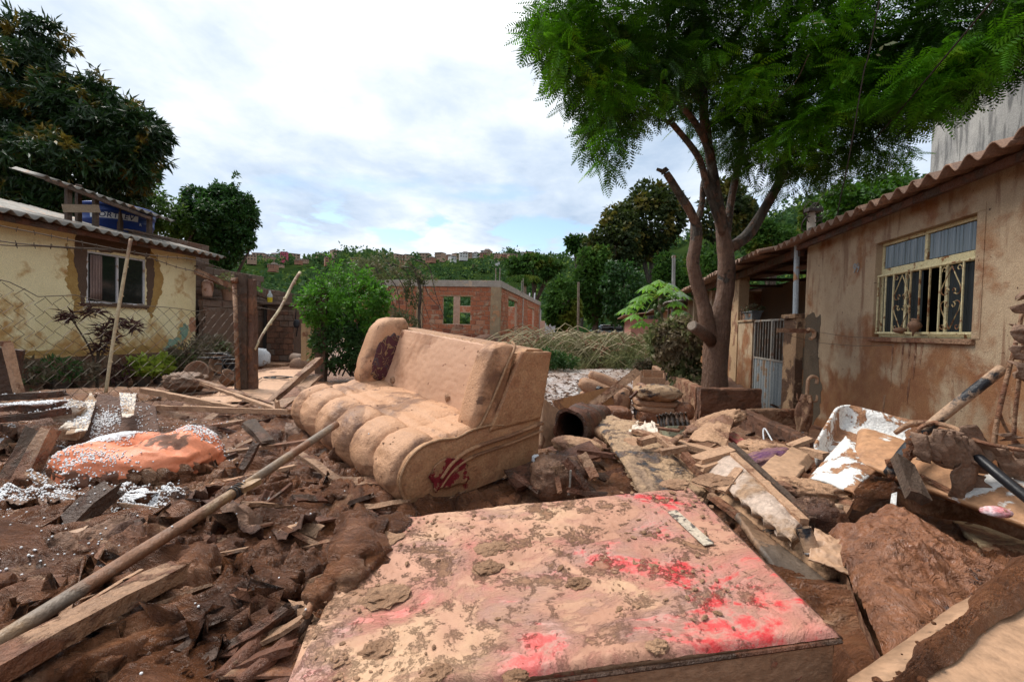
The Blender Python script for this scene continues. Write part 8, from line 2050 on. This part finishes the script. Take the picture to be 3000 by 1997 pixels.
sheet(mb, wf1, 60, 60, .03); item('dented_white_door', mb, 'white_tub', 'dented white door panel streaked with clay, nearest of the white pieces', 'door', True)
mb = MB()
def wf2(u, v):
    p = quadfn(P(2500, 1345, 2.95), P(3060, 1560, 2.1), P(3060, 1430, 2.35), P(2515, 1240, 3.5))(u, v); e = np.clip(1 - u / .08, 0, 1) + np.clip(1 - (1 - v) / .12, 0, 1); p[:, 2] += .06 * np.sin(np.pi * np.clip(v * 1.0, 0, 1)) - .05 * e ** 2 + .008 * fbm(p * 5, 4, 9); return p
sheet(mb, wf2, 110, 50, .04); item('long_white_cabinet', mb, surf('white cabinet under thin clay film', [(.66, .64, .60), (.72, .71, .68)], 2, (.42, .225, .115), .60, 2.0, bump=.25, bscale=14, mudc2=(.36, .185, .095), edge=.02, rough=(.28, .5), dist=.6), 'long white cabinet side mostly filmed with tan clay sloping off to the right', 'cabinet', True)
# pipes
pp_ = thing('smeared_pipe', 'black pipe smeared with pale mud rising up right in front of the ochre wall', 'pipe', P(2700, 1290, 2.7))
mb = MB(); tube(mb, spline([P(2938, 1078, 2.62), P(2735, 1240, 2.72), P(2672, 1300, 2.7), P(2605, 1388, 2.6)], 40), [.030, .030, .030, .033, .034, .03], 14, noise=.07); obj('tube', mb, M['pipe_black'], pp_, smooth=True)
mb = MB()
for k in range(46): t = rnd.uniform(.0, .42); c0 = P(2605 + 120 * t * 2.3, 1385 - 150 * t * 1.9, 2.6); r_ = rnd.uniform(.01, .028); lump(mb, c0 + np.array([rnd.gauss(0, .018), 0, rnd.gauss(0, .018)]), (r_, r_, r_), 1, .4, 2, k)
obj('mud_clots', mb, M['mud'], pp_, kind='stuff')
mb = MB(); tube(mb, spline([P(2818, 1300, 2.5), P(2920, 1385, 2.3), P(3080, 1515, 2.0)], 20), .026, 12); item('black_hose', mb, 'black_plastic', 'clean glossy black pipe slanting down at the right edge', 'pipe', True)
mb = MB(); tube(mb, spline([P(2622, 1268, 2.9), P(2660, 1245, 2.85), P(2705, 1238, 2.8), P(2745, 1240, 2.75)], 16), [.014, .02, .017], 8, noise=.15); tube(mb, spline([P(2675, 1285, 2.7), P(2700, 1250, 2.7), P(2740, 1236, 2.7)], 10), .012, 6); item('bent_root', mb, 'wood_muddy', 'bent root looped around the black pipe at the crossing', 'root', True)
br = thing('dead_branch', 'broken branch with drooping mud coated leaves at the right', 'branch', P(2850, 1270, 2.5))
mb = MB(); tube(mb, spline([P(2740, 1238, 2.7), P(2800, 1255, 2.55), P(2860, 1290, 2.4), P(2960, 1312, 2.3), P(3080, 1330, 2.2)], 30), np.linspace(.014, .010, 30), 8, noise=.15); obj('stem', mb, M['wood_muddy'], br, smooth=True)
def bigleaf(parent, px, py, y, L, W, a, mat='leaf_dead', sd=0):
    c0 = P(px, py, y); d = np.array([math.cos(a), .15, math.sin(a)]); s = np.array([-math.sin(a) * .8, .5, math.cos(a) * .8]); s /= np.linalg.norm(s); n_ = np.cross(d, s)
    def f(u, v):
        w_ = W * np.sin(np.pi * np.clip(u * .96 + .02, 0, 1)) ** .7; p = c0 + np.outer(u * L, d) + np.outer((v - .5) * w_, s); p += np.outer(.03 * np.cos((v - .5) * 5) + .022 * vnoise(np.stack([u * 4, v * 4, 0 * u + sd], 1), sd) + .03 * u, n_); return p
    mb = MB(); sheet(mb, f, 14, 10, .0015); return obj('leaf', mb, M[mat], parent, smooth=True)
for k, (px, py, L, W, a) in enumerate(((2700, 1270, .15, .06, -1.5), (2720, 1275, .14, .06, -1.4), (2745, 1255, .22, .17, -1.3), (2770, 1260, .24, .20, -1.1), (2790, 1262, .12, .04, -1.6), (2805, 1262, .13, .05, -1.7), (2820, 1275, .14, .04, -1.5), (2835, 1285, .2, .08, -1.2), (2830, 1245, .22, .09, -.9), (2850, 1330, .26, .22, -1.8), (2868, 1390, .12, .08, -1.4), (2925, 1310, .14, .10, -1.2), (2950, 1320, .15, .12, -1.3), (2985, 1300, .12, .08, -1.0), (2905, 1300, .1, .05, -2.4), (2990, 1340, .14, .08, -1.7))): bigleaf(br, px, py, 2.42, L, W, a, sd=k)
sp = thing('bare_sapling', 'two thin bare upright stems with shrivelled leaves at the right edge', 'sapling', P(2960, 1400, 2.45))
mb = MB(); tube(mb, spline([P(2908, 1345, 2.5), P(2920, 1240, 2.5), P(2945, 1130, 2.5), P(2975, 1010, 2.5), P(2998, 900, 2.5)], 26), np.linspace(.013, .009, 26), 8, noise=.12); tube(mb, spline([P(2968, 1400, 2.5), P(2972, 1240, 2.5), P(2985, 1120, 2.5), P(3003, 980, 2.5)], 22), .010, 8, noise=.12); tube(mb, spline([P(2925, 1200, 2.5), P(2950, 1260, 2.5), P(2985, 1300, 2.5)], 10), .008, 6, noise=.1)
obj('stem', mb, M['wood_muddy'], sp, smooth=True)
for k, (px, py, L, W, a) in enumerate(((2975, 895, .11, .05, -.6), (2985, 950, .10, .07, -1.6), (2970, 1010, .08, .05, -1.4), (2985, 1060, .09, .05, -1.6), (2995, 1080, .09, .05, -1.2), (2990, 870, .1, .05, .4), (2935, 1270, .07, .04, -.5))): bigleaf(sp, px, py, 2.45, L, W, a, sd=k + 30)

# big slabs bottom right
slq = [PZ(2428, 1575, .80), PZ(2628, 1995, .80), PZ(2990, 1722, .84), PZ(2645, 1474, .84)]
o = thing('clay_covered_slab', 'large black panel buried under thick rippled wet clay at lower right', 'slab', PZ(2650, 1700, .5))
mb = MB()
def sdz(u, v, p):
    e = np.minimum.reduce([u, 1 - u, v, 1 - v]); w1 = np.stack([vnoise(p * 3, 3), vnoise(p * 3 + 7, 4), 0 * u], 1); q = p + .12 * w1
    m_ = np.clip(fbm(q * 1.6, 3, 12) + .55, 0, 1) * np.clip(1.4 - abs(v - .45) * 1.3, .2, 1)
    dome = .10 * np.sin(np.pi * u) ** .7 * np.sin(np.pi * np.clip(v * 1.1, 0, 1)) ** .7
    return dome + m_ * (.085 * fbm(q * (4.5, 4.5, 1), 5, 13, .6, True) + .020 * fbm(q * (13, 22, 1), 3, 14, .5, True) + .03) + .02 * np.exp(-((v - .68) / .03) ** 2) - .02 * np.clip(1 - e / .05, 0, 1)
sheet(mb, quadfn(*slq, dz=sdz), 170, 140); obj('clay_coat', mb, M['clay_slab'], o, smooth=True)
mb = MB()
lw_ = [q - (0, 0, .38) for q in slq]
def sidewall(a, c, d, b_, sd): 
    sheet(mb, quadfn(a, c, d, b_, dz=lambda u, v, p: .02 * fbm(p * 4, 4, sd)), 50, 20)
sidewall(slq[0] - (0, 0, .01), slq[1] - (0, 0, .01), lw_[1] + (.05, .02, 0), lw_[0] + (.05, 0, 0), 3); sidewall(slq[3] - (0, 0, .01), slq[0] - (0, 0, .01), lw_[0], lw_[3], 5); obj('side_panel', mb, surf('brown side under slurry', [(.19, .10, .06), (.26, .15, .09)], 2, MUD_D, .4, 2.5, bump=.6, bscale=14, bdist=.02), o, smooth=True)
tagboard('brown board edge leaning at the upper left corner of the clay slab', P(2415, 1590, 2.35), P(2482, 1468, 2.65), .06, .05, 'wood_muddy')
o = thing('smooth_tan_panel', 'smooth tan mud coated panel in the bottom right corner', 'panel', PZ(2850, 1950, .8))
mb = MB(); sheet(mb, quadfn(PZ(2600, 2040, .90), PZ(2900, 2500, .86), PZ(3500, 1990, .90), PZ(3035, 1668, .95), dz=lambda u, v, p: .012 * fbm(p * 2.2, 4, 5) + .05 * np.clip((v - .80) * 4, 0, 1) * (1 + .4 * fbm(p * 6, 4, 3, .5, True)) + .04 * np.clip(1 - u / .05, 0, 1) * .5), 110, 110, .10); obj('panel', mb, M['tan_panel'], o, smooth=True)
mb = MB()
def ridge(u, v):
    p = PZ(2600, 2030, .92) * (1 - u)[:, None] + PZ(3060, 1655, .98) * u[:, None]; n_ = np.stack([u * 14, v * 2.5, 0 * u], 1)
    w_ = .022 + .05 * u ** 1.5 + .014 * vnoise(n_ * (.8, 0, 0), 3); p = p + np.outer((v - .35) * 2 * w_, (-.62, .78, 0)); p[:, 2] += (.022 + .03 * u) * np.sin(np.pi * v) + .020 * fbm(n_, 5, 8, .62, True) * np.sin(np.pi * v) - .018; return p
sheet(mb, ridge, 170, 34)
for k in range(70):
    t = rnd.random(); q = PZ(2600, 2030, .92) * (1 - t) + PZ(3035, 1668, .97) * t; r_ = .002 + .010 * rnd.random() ** 2; lump(mb, q + np.array([-.5, .6, 0]) * rnd.gauss(.02, .02 + .03 * t) + (0, 0, -.006), (r_ * 1.3, r_ * 1.1, r_ * .8), 2, .5, 2.3, k)
obj('clay_rim', mb, M['mud'], o, kind='stuff')
mb = MB(); sheet(mb, quadfn(PZ(2790, 1525, .72), PZ(3020, 1720, .72), PZ(3200, 1640, .74), PZ(2960, 1500, .74), dz=lambda u, v, p: .02 * fbm(p * 5, 4, 6)), 50, 50, .03); item('smeared_board', mb, 'pale_yellow_panel', 'pale yellowish board smeared with clay behind the big clay slab', 'board', True)
tagboard('clay clotted beam lying behind the pale yellowish board', PZ(2640, 1455, .82), PZ(3060, 1550, .85), .12, .10, 'mud', name='muddy_beam', cat='beam', rough=.03)
tagboard('thin stick lying along the clay beam below the branch', P(2700, 1395, 2.6), P(2830, 1462, 2.4), .025, .02, 'wood_muddy')
mb = MB(); plank(mb, P(2640, 1352, 2.5), P(2690, 1462, 2.3), .10, .05, (0, -1, .6), .02, 4); item('grey_plank_end', mb, 'wood_old', 'grey pointed board end hanging below the black pipe', 'board')
mb = MB(); blobsheet(mb, P(2918, 1498, 2.1), (.06, .04, .02), None, 24, 12, .2, 4, 2.2, 4); item('red_wrapper', mb, surf('red and white wrapper', [(.50, .04, .06), (.70, .68, .68)], 16, MUD_M, .35, 14), 'small red and white wrapper in the clay at the right edge', 'wrapper', True)
mb = MB(); sheet(mb, quadfn(P(2608, 1480, 2.4), P(2626, 1478, 2.4), P(2628, 1440, 2.45), P(2612, 1445, 2.45)), 5, 5, .004); item('white_shard', mb, 'white_tub', 'tiny white shard stuck in the clay above the big slab', 'shard')
mb = MB(); blobsheet(mb, P(1570, 1345, 3.3), (.03, .02, .035), None, 16, 10, .3, 4, 2.2, 4); item('crushed_cup', mb, 'tarp', 'crushed pale plastic scrap behind the sofa corner', 'plastic scrap', True)

# things on the yard by the fence, left
hp_ = on(620, 1095)
for i, (px, py, y, r_, m_, lb_) in enumerate(((600, 1100, 7.6, .20, 'pot_clay', 'overturned brown basin on the yard heap, leftmost'), (650, 1075, 7.9, .17, 'chair_vinyl', 'tan tub lying on its side on the yard heap'), (672, 1090, 7.6, .17, 'black_plastic', 'black tub beside the split gatepost'), (660, 1120, 7.3, .14, 'pot_clay', 'striped muddy basket at the foot of the split gatepost'))):
    mb = MB(); c0 = P(px, py, y); Rb = rotm(1.3 - .2 * i, 0, .5 * i); lathe(mb, [(0, 0), (r_ * .75, 0), (r_, r_ * 1.1), (r_ * 1.06, r_ * 1.1), (r_ * 1.04, r_ * 1.16), (r_ * .94, r_ * 1.1), (r_ * .7, .03), (0, .03)], c0, 22, Rb); item('basin' if i == 0 else 'tub' if i < 3 else 'basket', mb, m_, lb_, 'basin' if i == 0 else 'tub' if i < 3 else 'basket', True)
mb = MB(); blobsheet(mb, P(545, 1118, 6.9), (.26, .2, .12), None, 40, 22, .45, 3.5, 2.2, 4); item('root_heap', mb, 'leaf_dead', 'tangled bundle of dried roots and rags inside the wire fence', 'root bundle', True)
for i, (px, py) in enumerate(((690, 1062), (640, 1048), (700, 1100))):
    mb = MB(); c0 = P(px - 30, py + 20, 7.6)
    tube(mb, [c0 + np.array([.22 * math.cos(t) + .02 * t, .16 * math.sin(t), .05 + .02 * i + .012 * t]) for t in np.linspace(0, 12, 60)], .014, 6)
    item('coiled_hose', mb, 'black_plastic', ('coil of black hose on the yard heap, by the gatepost', 'coil of black hose on the yard heap, behind the tan tub', 'coil of black hose on the yard heap, lowest of the three')[i], 'hose', True)
mb = MB(); c0 = on(815, 1108, .1); tube(mb, [c0 + np.array([(.32 - .02 * t) * math.cos(t), (.22 - .012 * t) * math.sin(t), .01 + .002 * t]) for t in np.linspace(0, 11, 60)] , .012, 6); tube(mb, spline([c0 + (-.3, 0, .01), on(740, 1122, .1), on(690, 1140, .1), on(600, 1150, .08)], 24), .010, 5); item('yard_hose', mb, 'black_plastic', 'thin black hose lying in loops on the tan concrete yard', 'hose', True)
for i, (a, c, w_, lb_) in enumerate((((470, 1160), (640, 1150), .05, 'thin dark rod lying on the wet clay inside the fence'),)):
    tagboard(lb_, on(*a, .06), on(*c, .06), w_ * .4, .02, 'wood_dark')

# ------------------------------------------------------------------ what nobody could count: clods, splinters, beads
dgc = np.random.default_rng(17)
mb = MB(); cnt = 0
while cnt < 520:
    px, py = dgc.uniform(-100, 3100), 1170 + 830 * dgc.random() ** 1.0
    if 1560 < px < 2050 and py < 1300 or px > 2380 and py > 1440: continue
    q = on(px, py, .0, .8, 9)
    if q[1] > 7: continue
    r_ = (.006 + .040 * dgc.random() ** 3.5) * (.5 + .35 * q[1])
    if vnoise(np.array([[q[0] * 1.5, q[1] * 1.5, 0]]), 2)[0] < -.15 and r_ < .04: continue
    lump(mb, q + (0, 0, r_ * .15), (r_ * dgc.uniform(.8, 2.0), r_ * dgc.uniform(.7, 1.3), r_ * dgc.uniform(.4, .9)), 3 if r_ > .03 else 2, .5, 2.0, int(cnt % 61), rotm(dgc.uniform(-.5, .5), dgc.uniform(-.5, .5), dgc.uniform(0, 6.3))); cnt += 1
obj('mud_clods', mb, M['mud'], smooth=True, origin=(0, 0, 0), kind='stuff')
for nm, mt_, N_, sd in (('splintered_debris', 'wood_muddy', 150, 1), ('dark_debris', 'wood_dark', 170, 2), ('pale_debris', 'wood_bare', 40, 3)):
    mb = MB(); rg_ = np.random.default_rng(sd + 60)
    for k in range(N_):
        px, py = rg_.uniform(0, 3000), 1180 + 780 * rg_.random() ** 1.3
        if 1030 < px < 2450 and py > 1480 or px > 2380 and py > 1440: continue
        q = on(px, py, .02, .8, 9); L = rg_.uniform(.05, .32) * (.4 + .3 * q[1]); a = rg_.uniform(0, 6.28) if rg_.random() < .4 else rg_.normal() * .5 + .5
        d = np.array([math.cos(a), math.sin(a), rg_.normal() * .22]) * L / 2; plank(mb, q - d, q + d, rg_.uniform(.015, .09), rg_.uniform(.006, .03), (rg_.normal() * .4, rg_.normal() * .4, 1), .008, k % 30, 6, .03)
    obj(nm, mb, M[mt_], origin=(0, 0, 0), kind='stuff')
mb = MB(); rg_ = np.random.default_rng(93)
for k in range(34):
    px, py = rg_.uniform(-60, 1000), 1300 + 640 * rg_.random()
    if py > 1480 and px > 1010 - (py - 1480) * .35: continue
    q = on(px, py, .015, .8, 9); s_ = rg_.uniform(.07, .17) * (.5 + .3 * q[1]); Rz_ = rotm(rg_.normal() * .28, rg_.normal() * .28, .5 + rg_.normal() * .5)
    def f(u, v, q=q, s_=s_, Rz_=Rz_, k=k):
        n3 = np.stack([u * 3, v * 3, 0 * u + k + .5], 1); p = np.stack([(u - .5) * s_ * 2.2, (v - .5) * s_ * 1.1, 0 * u], 1); p[:, 2] = s_ * .16 * fbm(n3 * (.8, 2.2, 1), 5, k, .6, True); p[:, :2] *= (1 + .3 * vnoise(n3, k) + .2 * vnoise(n3 * 3, k))[:, None]; return q + p @ Rz_.T
    sheet(mb, f, 30, 20, .04 + .06 * rg_.random())
obj('torn_clay_slabs', mb, M['mud'], smooth=True, origin=(0, 0, 0), kind='stuff')
# crumpled scraps of cloth and sheeting half sunk in the clay
mb = MB(); rg_ = np.random.default_rng(71)
for k in range(22):
    px, py = rg_.uniform(-50, 2400), 1200 + 500 * rg_.random()
    if 1030 < px < 2450 and py > 1480: continue
    q = on(px, py, .02, .8, 9); s_ = rg_.uniform(.05, .16) * (1 + .1 * q[1]); Rz_ = rotm(rg_.normal() * .4, rg_.normal() * .4, rg_.uniform(0, 6.3))
    def f(u, v, q=q, s_=s_, Rz_=Rz_, k=k):
        p = np.stack([(u - .5) * s_ * 2, (v - .5) * s_ * 1.3, 0 * u], 1); p[:, 2] = s_ * .45 * fbm(np.stack([u * 2.4, v * 2.4, 0 * u + k], 1), 4, k, .55, True); p[:, :2] *= (1 + .25 * vnoise(np.stack([u * 3, v * 3, 0 * u + k + .5], 1), k))[:, None]; return q + p @ Rz_.T
    sheet(mb, f, 16, 14, .004)
obj('soaked_scraps', mb, M['cloth_dark'], smooth=True, origin=(0, 0, 0), kind='stuff')

# beads: dropped from above onto whatever lies there
bpy.context.view_layer.update()
dg_ = bpy.context.evaluated_depsgraph_get()
V0, T0 = ico(1)
BV, BT = [], []
rb_ = np.random.default_rng(23)
for (px, py, y, sx, sy, n) in ((335, 1290, 3.15, .045, .065, 2600), (300, 1215, 3.7, .10, .14, 700), (430, 1462, 2.52, .085, .055, 2200), (250, 1392, 2.72, .16, .04, 380), (400, 1400, 2.66, .10, .02, 160), (200, 1345, 2.9, .05, .05, 160), (60, 1480, 2.5, .18, .08, 1300), (80, 1182, 3.5, .25, .05, 1200), (600, 1275, 3.5, .10, .1, 160), (500, 1230, 3.9, .25, .25, 140), (150, 1420, 2.7, .12, .12, 260), (590, 1330, 3.2, .08, .06, 420), (250, 1560, 2.2, .3, .25, 90), (300, 1270, 3.3, .09, .05, 700), (60, 1750, 1.75, .10, .08, 40), (480, 1960, 1.4, .3, .2, 8), (700, 1500, 2.4, .5, .3, 25)):
    c0 = P(px, py, y)
    for k in range(n):
        x, yy = c0[0] + rb_.normal() * sx, c0[1] + rb_.normal() * sy
        hit, loc, nr, idx, ob, mtx = SC.ray_cast(dg_, (x, yy, c0[2] + .55), (0, 0, -1))
        if not hit or loc.z > c0[2] + .4: continue
        r_ = rb_.uniform(.0035, .0062) * (.75 + .1 * yy); BV.append(V0 * r_ + np.array(loc) + (0, 0, r_ * .7))
mb = MB(); 
if BV:
    N = len(BV); mb.add(np.array(BV).reshape(-1, 3), None, (T0[None] + (np.arange(N) * len(V0))[:, None, None]).reshape(-1, 3))
    obj('polystyrene_beads', mb, M['beads'], smooth=True, origin=(0, 0, 0), kind='stuff')
